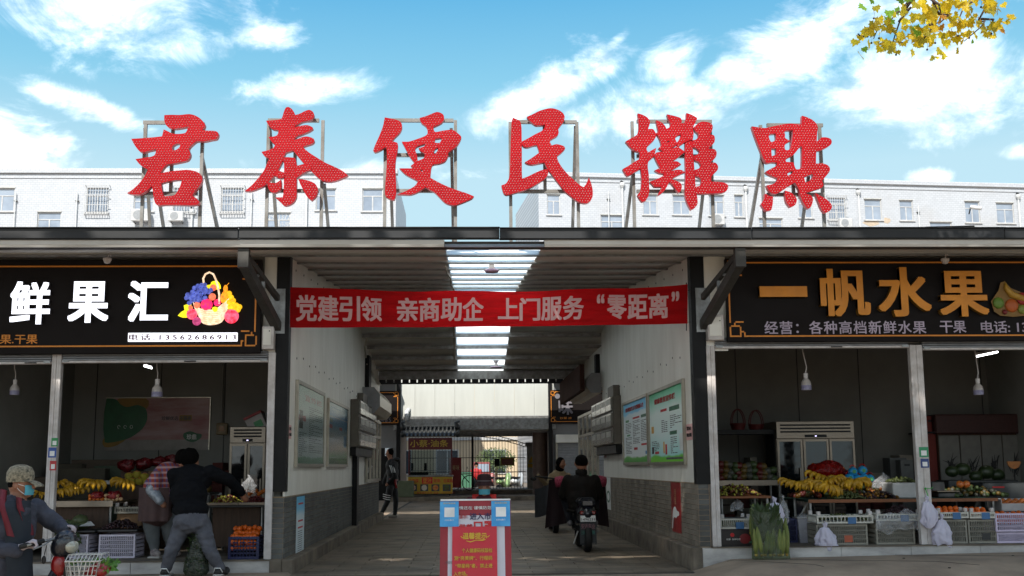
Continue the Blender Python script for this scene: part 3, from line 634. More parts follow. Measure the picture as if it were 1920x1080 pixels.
for key, (org, polys) in GLY.items():
    cut = polys.index('-') if '-' in polys else len(polys); outs, holes = polys[:cut], polys[cut+1:]
    posts, top, bars, mids, braces = FR[key]
    base = at(sum(posts)/2, 430, YC); base.z = roof_z(YC)+.05
    t = thing('rooftop_character', LAB[key], 'sign letter', base, 'red calligraphy characters on the roof edge')
    def W_(x, y, d): return at(org[0]+x/5.4, org[1]+y/5.4, YC) + Vector((0, d, 0))
    face = MB(); side = MB(); bulbs = MB()
    for i, P in enumerate(outs):
        S = smooth_poly(P); H = [smooth_poly(h) for h in holes] if i == len(outs)-1 else []
        dz = -.004*i
        vs, fs = flat_shape([S]+H, lambda x, y, d: W_(x, y, d+dz), .075)
        k = [f for f in fs]; face.add(vs, k, 0)
        # returns get the paler side colour
        x0, x1 = min(p[0] for p in S), max(p[0] for p in S); y0, y1 = min(p[1] for p in S), max(p[1] for p in S)
        r = 0; yy = y0+8
        while yy < y1:
            xx = x0 + (13 if r % 2 else 0)
            while xx < x1:
                p = (xx+random.uniform(-2, 2), yy+random.uniform(-2, 2))
                if inside(p, S) and not any(inside(p, h) for h in H) and edge_dist(p, S) > 9 and all(edge_dist(p, h) > 9 for h in H):
                    if not any(inside(p, o2) for o2 in outs[i+1:]):
                        c = W_(*p, dz-.002); a = .005
                        bulbs.add([c+Vector(q) for q in ((a, 0, 0), (a*.5, 0, a*.87), (-a*.5, 0, a*.87), (-a, 0, 0), (-a*.5, 0, -a*.87), (a*.5, 0, -a*.87), (0, -.012, 0))], [(j, (j+1) % 6, 6)[::-1] for j in range(6)])
                xx += 28
            yy += 24.5; r += 1
    fo = obj('letter_face', face, [m_cal, m_calside], t)
    me = fo.data; nrm = np.zeros(len(me.polygons)*3); me.polygons.foreach_get('normal', nrm); me.polygons.foreach_set('material_index', (np.abs(nrm.reshape(-1, 3)[:, 1]) < .5).astype(int).tolist())
    obj('bulb_studs', bulbs, m_bulb, t, kind='stuff')
    yb = YC+.12
    for px in posts+mids:
        a = at(px, bars[-1] if px in mids else 430, yb); a.z = min(a.z, a.z if px in mids else roof_z(yb)+.03); c = at(px, top, yb)
        obj('frame_post', MB().bar(a, (a.x, yb, c.z), .037, .034, up=(0, 1, 0)), m_frame, t)
    for y in [top]+bars:
        a, c = at(posts[0], y, yb), at(posts[-1], y, yb); z = (a.z+c.z)/2
        obj('frame_bar', MB().bar((a.x+.0225, yb+.002, z), (c.x-.0225, yb+.002, z), .04, .04), m_frame, t)
    for (p, q) in braces:
        a, c = at(*p, yb+.03), at(*q, yb+.55); c.z = roof_z(c.y)+.05; c.x = at(q[0], q[1], yb+.03).x*1.03
        obj('brace', MB().bar(a, c, .035, .03), m_frame, t)
q = MB(); p = at(1780, 428, -.9); obj('metal_offcut', MB().bar(at(1735, 432, -1.2)+Vector((0, 0, .03)), at(1826, 425, -1.25), .05, .02), m_dark, label='dark metal offcut sticking up from the roof edge above the gold-lettered sign', cat='metal strip')

# ================================================================== shop signs
m_signface = mat('brown_black_sign_board', '#150f0e', .6, 0, .1, 1.2, c2='#100b0a', spec=.15)
m_orange = mat('orange_line', '#de8820', .5, 0, .08, 6)
m_gold = mat('gold_letter', '#d98a14', .5, 0, .08, 5, c2='#c47a10')
m_goldside = mat('gold_letter_return', '#7d5a17', .5, .1)
m_led = mat('lit_white_acrylic', '#f3f5ff', .4, emit=.95, var=.01)
m_ledside = mat('sign_letter_return', '#2a2a2c', .5)
m_lilac = mat('lilac_print', '#b9acbf', .6)
EX, EZ = Vector((1, 0, 0)), Vector((0, 0, 1))
def corner_key(mb, x, z, sx, sz, y, a=.125, w=.018):
    """square fret at a corner of the border line; (x, z) is the outer corner, sx / sz point inwards"""
    def L(u0, v0, u1, v1, k=0):
        X = sorted((x+sx*u0, x+sx*u1)); Z = sorted((z+sz*v0, z+sz*v1))
        if X[1]-X[0] < w: X[1] = X[0]+w
        if Z[1]-Z[0] < w: Z[1] = Z[0]+w
        mb.box(X[0], X[1], y-.004-k*.0012, y-.001, Z[0], Z[1])
    L(0, 0, a, 0, 0); L(0, w, 0, a, 1); L(w, a, a, a, 2); L(a, 0, a, a+.0, 3); L(a*.45, a+w, a*.45, a*1.4, 1); L(a*.45+w, a*1.4, a*1.4, a*1.4, 0); L(a+w, a*.45, a*1.4, a*.45, 2); L(a*1.4, 0, a*1.4, a*.45, 1)
def border(x0, x1, z0, z1, y, parent, corners):
    q = MB(); w = .018; k = .125*1.4
    q.box(x0+k, x1-k, y-.004, y-.001, z0, z0+w); q.box(x0+k, x1-k, y-.004, y-.001, z1-w, z1)
    q.box(x0, x0+w, y-.004, y-.001, z0+k, z1-k); q.box(x1-w, x1, y-.004, y-.001, z0+k, z1-k)
    for (x, z, sx, sz) in ((x0, z0, 1, 1), (x1, z0, -1, 1), (x0, z1, 1, -1), (x1, z1, -1, -1)): corner_key(q, x, z, sx, sz, y)
    obj('border_line', q, m_orange, parent)
def letter(ch, px0, py0, px1, py1, Y, parent, face, side, bold, thick, name='letter', ext=.5, sp=1.0):
    a, c = at(px0, py1, Y), at(px1, py0, Y); fz = at((px0+px1)/2, py1, Y).z; cz = at((px0+px1)/2, py0, Y).z
    mb = text_mb(ch, (a.x, Y, fz), EX, EZ, c.x-a.x, cz-fz, un=(0, -1, 0), bold=bold, ext=ext, thick=thick, lift=0, spacing=sp)
    o = obj(name, mb, [face, side], parent)
    me = o.data; nrm = np.zeros(len(me.polygons)*3); me.polygons.foreach_get('normal', nrm); me.polygons.foreach_set('material_index', (np.abs(nrm.reshape(-1, 3)[:, 1]) < .5).astype(int).tolist())
    return o
def line_text(body, px0, py0, px1, py1, Y, parent, m, bold=.01, name='lettering', spacing=1.0):
    a, c = at(px0, py1, Y), at(px1, py0, Y)
    return obj(name, text_mb(body, (a.x, Y, (a.z+at(px1, py1, Y).z)/2), EX, EZ, c.x-a.x, c.z-at(px1, py1, Y).z, un=(0, -1, 0), bold=bold, spacing=spacing), m, parent)
YS = -.16
# left sign
sx1 = at(490, 560, YS).x; z1 = 3.745; z0 = 2.60
t = thing('shop_sign', 'black shop sign with lit white characters and a fruit basket', 'shop sign', (-4.5, -.1, z0))
obj('board', MB().cbox(-7.4, sx1, YS, -.09, z0, z1, .006), m_signface, t)
border(-7.3, at(481, 560, YS).x, at(300, 650, YS).z, at(300, 498, YS).z, YS, t, 0)
for ch, x0, y0, x1, y1 in (('鲜', 22, 531, 97, 607), ('果', 131, 531, 206, 604), ('汇', 243, 530, 317, 602)):
    letter(ch, x0, y0, x1, y1, YS-.001, t, m_led, m_ledside, .035, .05)
a, c = at(241, 641, YS), at(446, 624, YS)
ph = obj('phone_strip', MB().cbox(a.x, c.x, YS-.03, YS-.001, a.z, c.z, .003), m_led, t)
obj('phone_lettering', text_mb('电话:13562686913', (a.x+.015, YS-.03, a.z+.014), EX, EZ, c.x-a.x-.03, c.z-a.z-.03, un=(0, -1, 0), bold=.022, spacing=1.45), mat('maroon_print', '#5d1030', .6), ph)
line_text('水果.干果', -22, 627, 71, 645, YS-.001, t, m_orange, .012)
# lit fruit basket panel, built in relief
bk = thing('fruit_basket_emblem', 'lit fruit basket emblem with grapes and apples on the black shop sign', 'sign emblem', at(395, 560, YS-.05))
EM = lambda n, c, c2=None: mat('lit_'+n, c, .4, emit=.75, c2=c2, scale=22, var=.2)
def ep(x, y, d=.0): return at(320+x/6.75, 500+y/6.75, YS-.012-d)
er = lambda r: r/6.75/ppm(YS)
q = MB(); bp = [(280,440),(300,520),(350,620),(395,710),(470,738),(560,735),(650,700),(700,600),(730,500),(745,390),(640,480),(560,540),(450,545),(340,510)]
vs, fs = flat_shape([smooth_poly(bp)], lambda x, y, d: ep(x, y, .02-d), .03); q.add(vs, fs)
bo = obj('basket', q, EM('wicker', '#f0dcc0', '#c9a078'), bk)
for k in range(7):
    q = MB(); y = 545+k*26; w = 150-k*9
    q.tube([ep(510+w*s, y+18*math.cos(s*1.5)-18, .034) for s in [i/8-.5 for i in range(0, 9)] for s in [s*1.9]], .0035, 5); obj('wicker_strand', q, EM('strand', '#d8b78f'), bo)
obj('handle', MB().tube([ep(x, y, .03) for x, y in ((420,215),(412,150),(440,95),(490,70),(540,95),(570,160),(600,260),(615,360),(610,470))], .012, 7), EM('wicker', ''), bk, smooth=True)
for (x, y) in ((215,355),(200,395),(245,390),(275,320),(300,270),(345,245),(390,235),(430,230),(330,330),(360,290),(400,290),(440,280),(300,375),(340,390),(380,355),(430,325),(480,320),(270,425),(310,420),(380,410),(435,395),(235,460),(350,430),(510,295),(250,355)):
    obj('grape', MB().sph(ep(x, y, .012+.02*random.random()), er(30), 8, 6), EM('grape', '#5968b8', '#2a2f6e'), bk, smooth=True)
for (x, y, r, nm, c, c2) in ((455,480,75,'plum','#e0187a','#e83a30'),(268,602,68,'apple','#e8203a','#e87090'),(770,628,92,'apple','#e8202c','#e020a0'),(330,690,55,'plum2','#8a2050','#c05080'),(335,485,42,'peach','#e08058','#d05040'),(527,382,46,'peach','#e08058','#d05040'),(590,455,45,'plum','',''),(540,265,42,'peach','',''),(250,520,30,'peach','','')):
    obj('fruit', MB().sph(ep(x, y, .02), (er(r), er(r)*.6, er(r)), 14, 10), EM(nm, c, c2), bk, smooth=True)
obj('pear', MB().sph(ep(680, 380, .02), (er(45), er(30), er(85)), 12, 9, M=Matrix.Rotation(.25, 3, 'Y')).sph(ep(695, 280, .02), (er(28), er(25), er(50)), 10, 8).cyl(ep(705, 245, .02), ep(738, 205, .02), .003, n=5), EM('pear', '#f0b020', '#e06820'), bk, smooth=True)
for (x, y) in ((740,340),(765,390),(790,430),(780,490),(830,490),(870,510),(740,450),(850,545),(800,540),(750,510)): obj('yellow_grape', MB().sph(ep(x, y, .01), er(36), 8, 6), EM('yellow', '#f0c828', '#d89010'), bk, smooth=True)
for P in ([(90,620),(130,575),(175,550),(165,490),(215,475),(265,480),(240,540),(205,560),(210,645),(150,645)], [(460,270),(450,235),(500,225),(520,190),(590,175),(630,230),(635,280),(560,290)], [(525,520),(560,505),(598,520),(590,560),(558,578),(528,550)]):
    vs, fs = flat_shape([smooth_poly(P)], lambda x, y, d: ep(x, y, (.045 if P[0][0] == 525 else .004)-d*.2), .02); obj('leaf', MB().add(vs, fs), EM('leaf', '#ece010', '#c8c010'), bk)
# right sign
sx0 = at(1362, 560, YS).x
t = thing('shop_sign', 'black shop sign with raised gold characters and a line of small lilac characters', 'shop sign', (5, -.1, 2.71))
obj('board', MB().cbox(sx0, 8.6, YS, -.09, 2.712, 3.75, .006), m_signface, t)
border(at(1366, 560, YS).x, 8.5, at(1600, 631, YS).z, at(1600, 491, YS).z, YS, t, 0)
for ch, x0, y0, x1, y1 in (('一', 1424, 542, 1507, 555), ('帆', 1539, 508, 1622, 593), ('水', 1647, 505, 1735, 593), ('果', 1761, 512, 1842, 593)):
    letter(ch, x0, y0, x1, y1, YS-.001, t, m_gold, m_goldside, .03, .08)
line_text('经营：各种高档新鲜水果', 1434, 602, 1735, 626, YS-.001, t, m_lilac, .014, spacing=1.12); line_text('干', 1763, 602, 1785, 624, YS-.001, t, m_lilac, .014); line_text('果', 1788, 602, 1810, 624, YS-.001, t, m_lilac, .014); line_text('电话: 13', 1840, 602, 1925, 624, YS-.001, t, m_lilac, .014)
fp = thing('fruit_platter_emblem', 'fruit platter emblem with bananas and a kiwi at the end of the gold-lettered sign', 'sign emblem', at(1890, 565, YS-.05))
P = [(1858,565),(1872,545),(1876,530),(1884,527),(1895,540),(1915,548),(1940,555),(1945,590),(1900,594),(1876,592),(1864,584)]
vs, fs = flat_shape([[(x, y) for x, y in P]], lambda x, y, d: at(x, y, YS-.045+d), .045); obj('backing', MB().add(vs, fs), m_goldside, fp)
obj('banana', MB().tube([at(x, y, YS-.06) for x, y in ((1885,530),(1887,540),(1897,552),(1918,560),(1935,562))], [.008, .03, .042, .04, .02], 9), mat('print_banana', '#b58a30', .5), fp, smooth=True)
for (x, y, r, c, nm) in ((1872, 568, 11, '#5f7f2a', 'apple_green'), (1897, 573, 13, '#b5581a', 'orange'), (1917, 560, 12, '#9a2a28', 'apple_red'), (1917, 580, 9, '#7f8a3a', 'kiwi'), (1884, 585, 5, '#7a2020', 'berry')):
    obj('fruit', MB().sph(at(x, y, YS-.05), (r/ppm(YS), .03, r/ppm(YS)), 12, 8), mat('print_'+nm, c, .5), fp, smooth=True)

# ================================================================== red cloth banner across the passage
m_ban = sheer('red_banner_cloth', '#ee1a20', .85, .75, .1, 5, stretch=(.5, 1, 2.2), bump=.035)
m_bant = sheer('banner_letters', '#ecc4c4', .45, .8, .05, 5)
tl, tr, bl, br_ = at(545, 539, .0), at(1287, 535, .0), at(545, 615, .0), at(1287, 608, .0)
def banner_pt(u, v, d=0):
    p = tl.lerp(tr, u).lerp(bl.lerp(br_, u), 1-v) if False else (bl.lerp(br_, u)).lerp(tl.lerp(tr, u), v)
    sag = -.07*4*u*(1-u)*v - .012*4*u*(1-u)*(1-v) + .006*math.sin(u*19)*v - .0*u
    wv = .02*math.sin(u*23+v*.6)+.008*math.sin((u-v*.05)*97)*(.3+abs(u-.5))+.007*math.sin(u*61) + .006*math.sin(v*2.2+u*4)
    return Vector((p.x, -.05+wv-d, p.z+sag))
bn = thing('banner', 'red cloth banner with pale slogan lettering strung across the passage', 'banner', (0, -.05, 3.0))
q = MB().grid(lambda u, v: banner_pt(u, v), 120, 12); obj('cloth', q, m_ban, bn, smooth=True)
for body, x0, x1 in (('党建引领', 555, 716), ('亲商助企', 742, 905), ('上门服务', 930, 1092), ('“', 1115, 1131), ('零距离', 1134, 1252), ('”', 1256, 1272)):
    n = len(body); wv_ = (x1-x0)/n
    for i, ch in enumerate(body):
        u0, u1 = (x0+i*wv_+2-545)/742, (x0+(i+1)*wv_-2-545)/742; vs, fs = glyphs(ch, 0, 0, 0, 3); A = np.array(vs); lo, hi = A.min(0), A.max(0)
        v0, v1 = (.17, .80) if ch not in '“”' else (.6, .82)
        if ch in '上': v0 = .22
        q = MB()
        for k, (dx, dy) in enumerate(((0, 0), (1, 0), (-1, 0), (0, .7), (0, -.7), (1, .7), (-1, .7), (1, -.7), (-1, -.7))):
            q.add([banner_pt(u0+(u1-u0)*(x+dx*.028-lo[0])/(hi[0]-lo[0]), v0+(v1-v0)*(y+dy*.028-lo[1])/(hi[1]-lo[1]), .012+k*.0006) for x, y, z in vs], fs)
        obj('letter', q, m_bant, bn)
obj('tie_stick', MB().cyl(at(1287, 530, -.05), at(1287, 620, -.05), .006, n=6), m_ink, bn)
obj('tie_cord', MB().tube([at(1287, 545, -.05), at(1297, 543, -.04)], .003, 4), m_ink, bn); obj('tie_cord', MB().tube([at(1287, 604, -.05), at(1298, 604, -.04)], .003, 4), m_ink, bn)
# ================================================================== white apartment blocks behind the market
def tile_wall(name, c):
    if name in MATS: return MATS[name]
    m = bpy.data.materials.new(name); m.use_nodes = True; t = m.node_tree; n = NB(t); p = t.nodes['Principled BSDF']
    tcn = n.n('ShaderNodeTexCoord'); mp = n.n('ShaderNodeMapping'); n.link(tcn.outputs['Object'], mp.inputs[0]); mp.inputs['Rotation'].default_value = (math.radians(90), 0, 0)
    br = n.n('ShaderNodeTexBrick'); br.offset = .5; n.link(mp.outputs[0], br.inputs['Vector']); br.inputs['Scale'].default_value = 1.0; br.inputs['Brick Width'].default_value = .24; br.inputs['Row Height'].default_value = .12; br.inputs['Mortar Size'].default_value = .008
    br.inputs['Color1'].default_value = lin(c); br.inputs['Color2'].default_value = lin('#a8abb0'); br.inputs['Mortar'].default_value = lin('#90949a')
    st = n.noise(tcn.outputs['Object'], .35, 6, .65); dirt = n.ramp(st, [(.52, 0.0), (.8, .35)])
    n.link(n.mix(dirt, br.outputs[0], lin('#968f86')), p.inputs['Base Color']); p.inputs['Roughness'].default_value = .45
    MATS[name] = m; return m
m_apart = tile_wall('white_glazed_tile', '#b0b3b8')
m_uw = mat('white_window_frame', '#b9b9b9', .4); m_pane = mat('grey_blue_window_glass', '#8f9aa8', .15, 0, .12, .8, c2='#727c8a', spec=.5)
m_reveal = mat('window_reveal', '#b9b9b6', .7); m_pvc = mat('white_drain_pipe', '#c9cbcc', .45)
def apartment(label, O, ang, u0, u1, ztop, wins, acs, pipes, extras):
    """facade plane through O (world x, y), turned by ang; windows given in photograph pixels and measured onto that plane"""
    ex = Vector((math.cos(ang), math.sin(ang), 0)); en = Vector((math.sin(ang), -math.cos(ang), 0)); O = Vector((O[0], O[1], 0))
    def hit(px, py):
        r = Vector(_ray(px, py)); C = Vector(CAM_LOC); k = (O-C).dot(en)/r.dot(en); p = C+r*k; return (p-O).dot(ex), p.z
    M = Matrix.Translation(O) @ Matrix.Rotation(ang, 4, 'Z')
    t = thing('apartment_block', label, 'apartment building', O); t.rotation_euler = (0, 0, ang)
    def part(name, mb, m, parent=None, **k):
        ROOT['_tmp'] = Vector((0, 0, 0)); o = bpy.data.objects.new(name, mesh_of(mb, name, m)); COL.objects.link(o); o.parent = parent or t; ROOT[o.name] = Vector((0, 0, 0)); return tag(o, **k)
    rects = []
    for (x0, y0, x1, y1, style) in wins:
        a, c = hit(x0, y1), hit(x1, y0); rects.append((a[0], c[0], a[1], c[1], style))
    U = sorted({u0, u1} | {r[0] for r in rects} | {r[1] for r in rects}); Z = sorted({-1.0, ztop} | {r[2] for r in rects} | {r[3] for r in rects})
    q = MB()
    for i in range(len(U)-1):
        for j in range(len(Z)-1):
            um, zm = (U[i]+U[i+1])/2, (Z[j]+Z[j+1])/2
            if any(r[0] < um < r[1] and r[2] < zm < r[3] for r in rects): continue
            q.add([(U[i], 0, Z[j]), (U[i+1], 0, Z[j]), (U[i+1], 0, Z[j+1]), (U[i], 0, Z[j+1])], [(0, 1, 2, 3)])
    q.box(u0, u1, .4, 10, -1, ztop-.02); q.add([(u0, 0, -1), (u0, .4, -1), (u0, .4, ztop), (u0, 0, ztop), (u1, 0, -1), (u1, .4, -1), (u1, .4, ztop), (u1, 0, ztop)], [(0, 1, 2, 3), (4, 7, 6, 5), (3, 2, 6, 7)])
    part('wall', q, m_apart)
    part('parapet', MB().cbox(u0-.1, u1+.1, -.12, .35, ztop, ztop+.28, .03).box(u0, u1, -.04, .0, ztop-.25, ztop-.2), m_apart)
    for (a, c, z0, z1, style) in rects:
        w = part('window', MB().add([(a, 0, z0), (c, 0, z0), (c, .14, z0), (a, .14, z0), (a, 0, z1), (c, 0, z1), (c, .14, z1), (a, .14, z1)], [(0, 1, 2, 3), (4, 7, 6, 5), (0, 3, 7, 4), (1, 5, 6, 2)]), m_reveal)
        f = .05; zt = z0+(z1-z0)*.68; um = (a+c)/2; F = MB()
        F.box(a, c, .06, .12, z0, z0+f).box(a, c, .06, .12, z1-f, z1).box(a, a+f, .06, .12, z0+f, z1-f).box(c-f, c, .06, .12, z0+f, z1-f).box(a+f, c-f, .065, .115, zt-f/2, zt+f/2).box(um-f*.6, um+f*.6, .065, .115, z0+f, zt-f/2)
        part('frame', F, m_uw, w)
        for (p, q_, s_, e_) in ((a+f, um-f*.6, z0+f, zt-f/2), (um+f*.6, c-f, z0+f, zt-f/2), (a+f, c-f, zt+f/2, z1-f)): part('pane', MB().box(p, q_, .085, .1, s_, e_), m_pane, w)
        part('sill', MB().box(a-.08, c+.08, -.08, .05, z0-.07, z0-.005), m_uw, w)
        if style == 'g':
            G = MB(); k = a-.05
            while k < c+.06: G.box(k, k+.025, -.2, -.18, z0-.15, z1+.1); k += .14
            for z in (z0-.15, z0+.35, zt, z1+.08): G.box(a-.06, c+.08, -.21, -.185, z, z+.03)
            for z in (z0-.15, z1+.08): G.box(a-.06, a-.03, -.2, 0, z, z+.03).box(c+.05, c+.08, -.2, 0, z, z+.03)
            part('grille', G, m_uw, w)
        if style == 'r':
            F = MB(); z = z1+.02
            part('lintel', MB().box(a-.03, c+.03, -.03, .02, z, z+.05), m_reveal, w)
    for (x0, y0, x1, y1) in acs:
        a, c = hit(x0, y1), hit(x1, y0)
        bx = part('air_conditioner', MB().cbox(a[0], c[0], -.5, -.2, a[1], c[1], .03), m_uw); um = a[0]+(c[0]-a[0])*.4; zm = (a[1]+c[1])/2; r = (c[1]-a[1])*.38
        part('fan_guard', MB().cyl((um, -.512, zm), (um, -.5, zm), r, n=18).cyl((um, -.518, zm), (um, -.512, zm), r*.3, n=10), mat('ac_guard', '#8d9093', .5), bx)
        part('bracket', MB().box(a[0]+.1, a[0]+.14, -.5, 0, a[1]-.06, a[1]).box(c[0]-.14, c[0]-.1, -.5, 0, a[1]-.06, a[1]), m_galv, bx)
    for (px, y0, hopper) in pipes:
        a = hit(px, y0); r = .055 if hopper else .03
        pp = part('drain_pipe', MB().cyl((a[0], -.1, -1), (a[0], -.1, a[1]), r, n=8), m_pvc)
        if hopper: part('hopper', MB().lathe([(.06, -.25), (.14, -.1), (.14, .05), (.0, .05)], (a[0], -.12, a[1]), 10), m_pvc, pp); part('outlet', MB().cyl((a[0]-.05, -.05, a[1]+.12), (a[0], -.15, a[1]+.05), .08, n=8), m_dark, pp)
        else: part('pipe_clip', MB().box(a[0]-.09, a[0]+.09, -.12, 0, a[1]-.45, a[1]-.41), m_galv, pp)
    for fn in extras: fn(part, hit)
def stain(part, hit):
    for (x0, y0, x1, y1) in ((1618, 412, 1650, 424), (1655, 408, 1670, 420)):
        a, c = hit(x0, y1), hit(x1, y0); n = 14; P = [((a[0]+c[0])/2+(c[0]-a[0])/2*math.cos(k*6.283/n)*random.uniform(.7, 1.1), (a[1]+c[1])/2+(c[1]-a[1])/2*math.sin(k*6.283/n)*random.uniform(.7, 1.1)) for k in range(n)]
        part('bare_render_patch', MB().prism(P, lambda u_, v_, d: (u_, d, v_), -.006, -.001), mat('beige_patch', '#b5a592', .9))
def sign_paint(part, hit):
    a, c = hit(502, 411), hit(544, 401); part('window_lettering', text_mb('2921372', (a[0], .08, a[1]), EX, EZ, c[0]-a[0], c[1]-a[1], un=(0, -1, 0)), m_uw)
    a, c = hit(524, 428), hit(543, 415); part('window_lettering', text_mb('小学', (a[0], .08, a[1]), EX, EZ, c[0]-a[0], c[1]-a[1], un=(0, -1, 0)), m_uw)
O1 = at(300, 400, 46)
apartment('white tiled apartment block with barred windows behind the left half of the market', (O1.x, 46), 0.0, at(-160, 400, 46).x-O1.x, at(742, 400, 46).x-O1.x, at(300, 326, 46).z,
    [(-22, 353, 28, 396, 'r'), (68, 398, 115, 440, 'r'), (161, 352, 204, 398, 'g'), (250, 368, 288, 396, 'r'), (324, 352, 367, 397, 'g'), (414, 352, 457, 397, 'g'), (500, 399, 545, 440, 'r'), (592, 354, 630, 394, 'r'), (679, 354, 718, 396, 'r')],
    [(250, 395, 284, 418), (319, 399, 348, 418)], [(31, 362, 0), (146, 362, 0), (361, 395, 1), (473, 360, 0), (576, 350, 1)], [sign_paint])
O2 = at(1010, 400, 50)
apartment('white tiled apartment block running behind the right half of the market', (O2.x, 50), .09, 0, 36, at(1010, 331, 50).z,
    [(1026, 365, 1050, 402, 'r'), (1127, 404, 1168, 440, 'r'), (1206, 365, 1232, 402, 'r'), (1262, 366, 1293, 402, 'r'), (1330, 366, 1357, 404, 'r'), (1378, 366, 1393, 406, 'r'), (1424, 410, 1467, 440, 'r'), (1498, 370, 1522, 408, 'r'), (1553, 371, 1584, 411, 'g'), (1622, 374, 1652, 412, 'r'), (1688, 376, 1711, 413, 'r'), (1745, 417, 1784, 444, 'r'), (1811, 378, 1836, 417, 'r'), (1870, 381, 1900, 418, 'r')],
    [(1569, 412, 1592, 430), (1332, 404, 1354, 424)], [(1166, 345, 1), (1397, 352, 1), (1608, 359, 1), (1907, 367, 1), (1720, 385, 0), (1140, 360, 0)], [stain])
cp = at(1820, 388, 49.5); t = thing('security_camera', 'white security camera on the wall of the right apartment block', 'camera', cp)
obj('body', MB().cyl(cp, cp+Vector((.5, -.3, -.15)), .12, n=10), m_uw, t); obj('arm', MB().bar(cp, cp+Vector((.1, .5, -.3)), .06), m_dark, t)
# beige house seen through the far gate
bh = thing('beige_house', 'beige house with dark windows seen through the far gate', 'house', (1, 62, 0))
obj('wall', MB().box(-14, 16, 62, 70, -1, 9.5), mat('beige_stucco', '#c9b79c', .85, 0, .1, .5), bh)
for (x, z) in [(x, z) for x in (-4.5, -1.4, 1.7, 4.8, 7.9) for z in (1.6, 4.7)]:
    w = obj('window', MB().box(x-.75, x+.75, 61.93, 61.99, z-.8, z+.8), m_uw, bh); obj('pane', MB().box(x-.68, x-.04, 61.91, 61.93, z-.73, z+.73).box(x+.04, x+.68, 61.91, 61.93, z-.73, z+.73), mat('dark_pane', '#38414a', .1), w, kind='stuff')
obj('string_course', MB().box(-14, 16, 61.9, 61.99, 3.0, 3.2), m_uw, bh)

# ================================================================== passage fittings
m_alu = mat('aluminium_frame', '#a8a294', .35, .7, .1, 8)
def wall_xy(s, X):
    """frame on a passage wall: returns (origin fn, u axis along reading direction, normal into the passage)"""
    return (Vector((0, 1, 0)) if s < 0 else Vector((0, -1, 0))), Vector((-s, 0, 0))
def panel_art(name, cols):
    """printed gradient panel: stacked colour bands with cloudy mixing"""
    if name in MATS: return MATS[name]
    m = bpy.data.materials.new(name); m.use_nodes = True; t = m.node_tree; n = NB(t); p = t.nodes['Principled BSDF']
    tcn = n.n('ShaderNodeTexCoord'); sp = n.n('ShaderNodeSeparateXYZ'); n.link(tcn.outputs['Generated'], sp.inputs[0])
    f = n.m('ADD', sp.outputs[2], n.m('MULTIPLY', n.m('SUBTRACT', n.noise(tcn.outputs['Generated'], 2.5, 2), .5), .16))
    n.link(n.ramp(f, [(a, lin(c)) for a, c in cols]), p.inputs['Base Color']); p.inputs['Roughness'].default_value = .55; p.inputs['Specular IOR Level'].default_value = .15
    MATS[name] = m; return m
def notice_board(s, X, quad, lab, art, heads, blocks):
    (xa, ya), (xb, yb), zb_, zt_ = quad
    p, q_ = atX(xa, ya, X), atX(xb, yb, X); y0, y1 = min(p.y, q_.y), max(p.y, q_.y); z0, z1 = zb_, zt_
    nrm = -s; xf = X+nrm*.045
    t = thing('notice_board', lab, 'notice board', (X+nrm*.02, (y0+y1)/2, z0), 'framed notice boards on the passage walls')
    f = .045; q = MB()
    def bx(a, c, d, e, h=.05): q.box(min(X+nrm*.008, X+nrm*h), max(X+nrm*.008, X+nrm*h), a, c, d, e)
    bx(y0, y1, z0, z0+f); bx(y0, y1, z1-f, z1); bx(y0, y0+f, z0+f, z1-f); bx(y1-f, y1, z0+f, z1-f)
    obj('frame', q, m_alu, t)
    xa_ = X+nrm*.012; xb_ = X+nrm*.03
    pn = obj('panel', MB().box(min(xa_, xb_), max(xa_, xb_), y0+f, y1-f, z0+f, z1-f), art, t)
    if s < 0: xg = X+nrm*.04; obj('clear_cover', MB().box(xg-.001, xg+.001, y0+f, y1-f, z0+f, z1-f), glass('board_acrylic', '#e2e6e6', .12, .2), t)
    # reading direction
    ux = Vector((0, 1, 0)) if s < 0 else Vector((0, -1, 0)); uo = y0+f if s < 0 else y1-f; w, h = (y1-y0-2*f), (z1-z0-2*f)
    if s > 0: ux = Vector((0, -1, 0)); uo = y1-f
    def P(u_, v_, d=.031): return Vector((X+nrm*d, uo+ux.y*u_*w, z0+f+v_*h))
    for (body, u0, u1, v0, v1, m) in heads:
        obj('heading', text_mb(body, P(u0, v0), ux, EZ, (u1-u0)*w, (v1-v0)*h, un=(nrm, 0, 0), bold=.012), m, pn)
    for (u0, u1, v0, v1, m, solid) in blocks:
        q = MB()
        if solid: q.add([P(u0, v0), P(u1, v0), P(u1, v1), P(u0, v1)], [(0, 1, 2, 3)]); obj('printed_block', q, m, pn)
        else:
            v = v1
            while v > v0:
                uu = u0
                while uu < u1-.02:
                    l = random.uniform(.03, .09); e = min(uu+l, u1)
                    q.add([P(uu, v-.011, .0314), P(e, v-.011, .0314), P(e, v, .0314), P(uu, v, .0314)], [(0, 1, 2, 3)]); uu = e+.012
                    if random.random() < .12: break
                v -= .026
            obj('small_print', q, m, pn, kind='stuff')
m_pg = mat('print_green', '#3f8f5a', .5); m_pdg = mat('print_dark_green', '#2a6a4e', .5); m_pb = mat('print_blue', '#3f8fc0', .5); m_py = mat('print_yellow', '#d8a020', .5); m_pgr = mat('print_grey_text', '#4a4d50', .6)
artA = panel_art('print_white_green', [(0, '#3f7f50'), (.06, '#5f9a6c'), (.09, '#c9d6cc'), (.5, '#cfd6d4'), (.75, '#c4d8cc'), (.9, '#9fbcaa'), (1, '#8fb39c')])
artB = panel_art('print_blue_flowers', [(0, '#3a6a2c'), (.1, '#6a9a4a'), (.25, '#c9a88c'), (.5, '#b5b9bd'), (.65, '#4a86a8'), (.8, '#3f86b8'), (.9, '#b5cdd8'), (1, '#c4dbe6')])
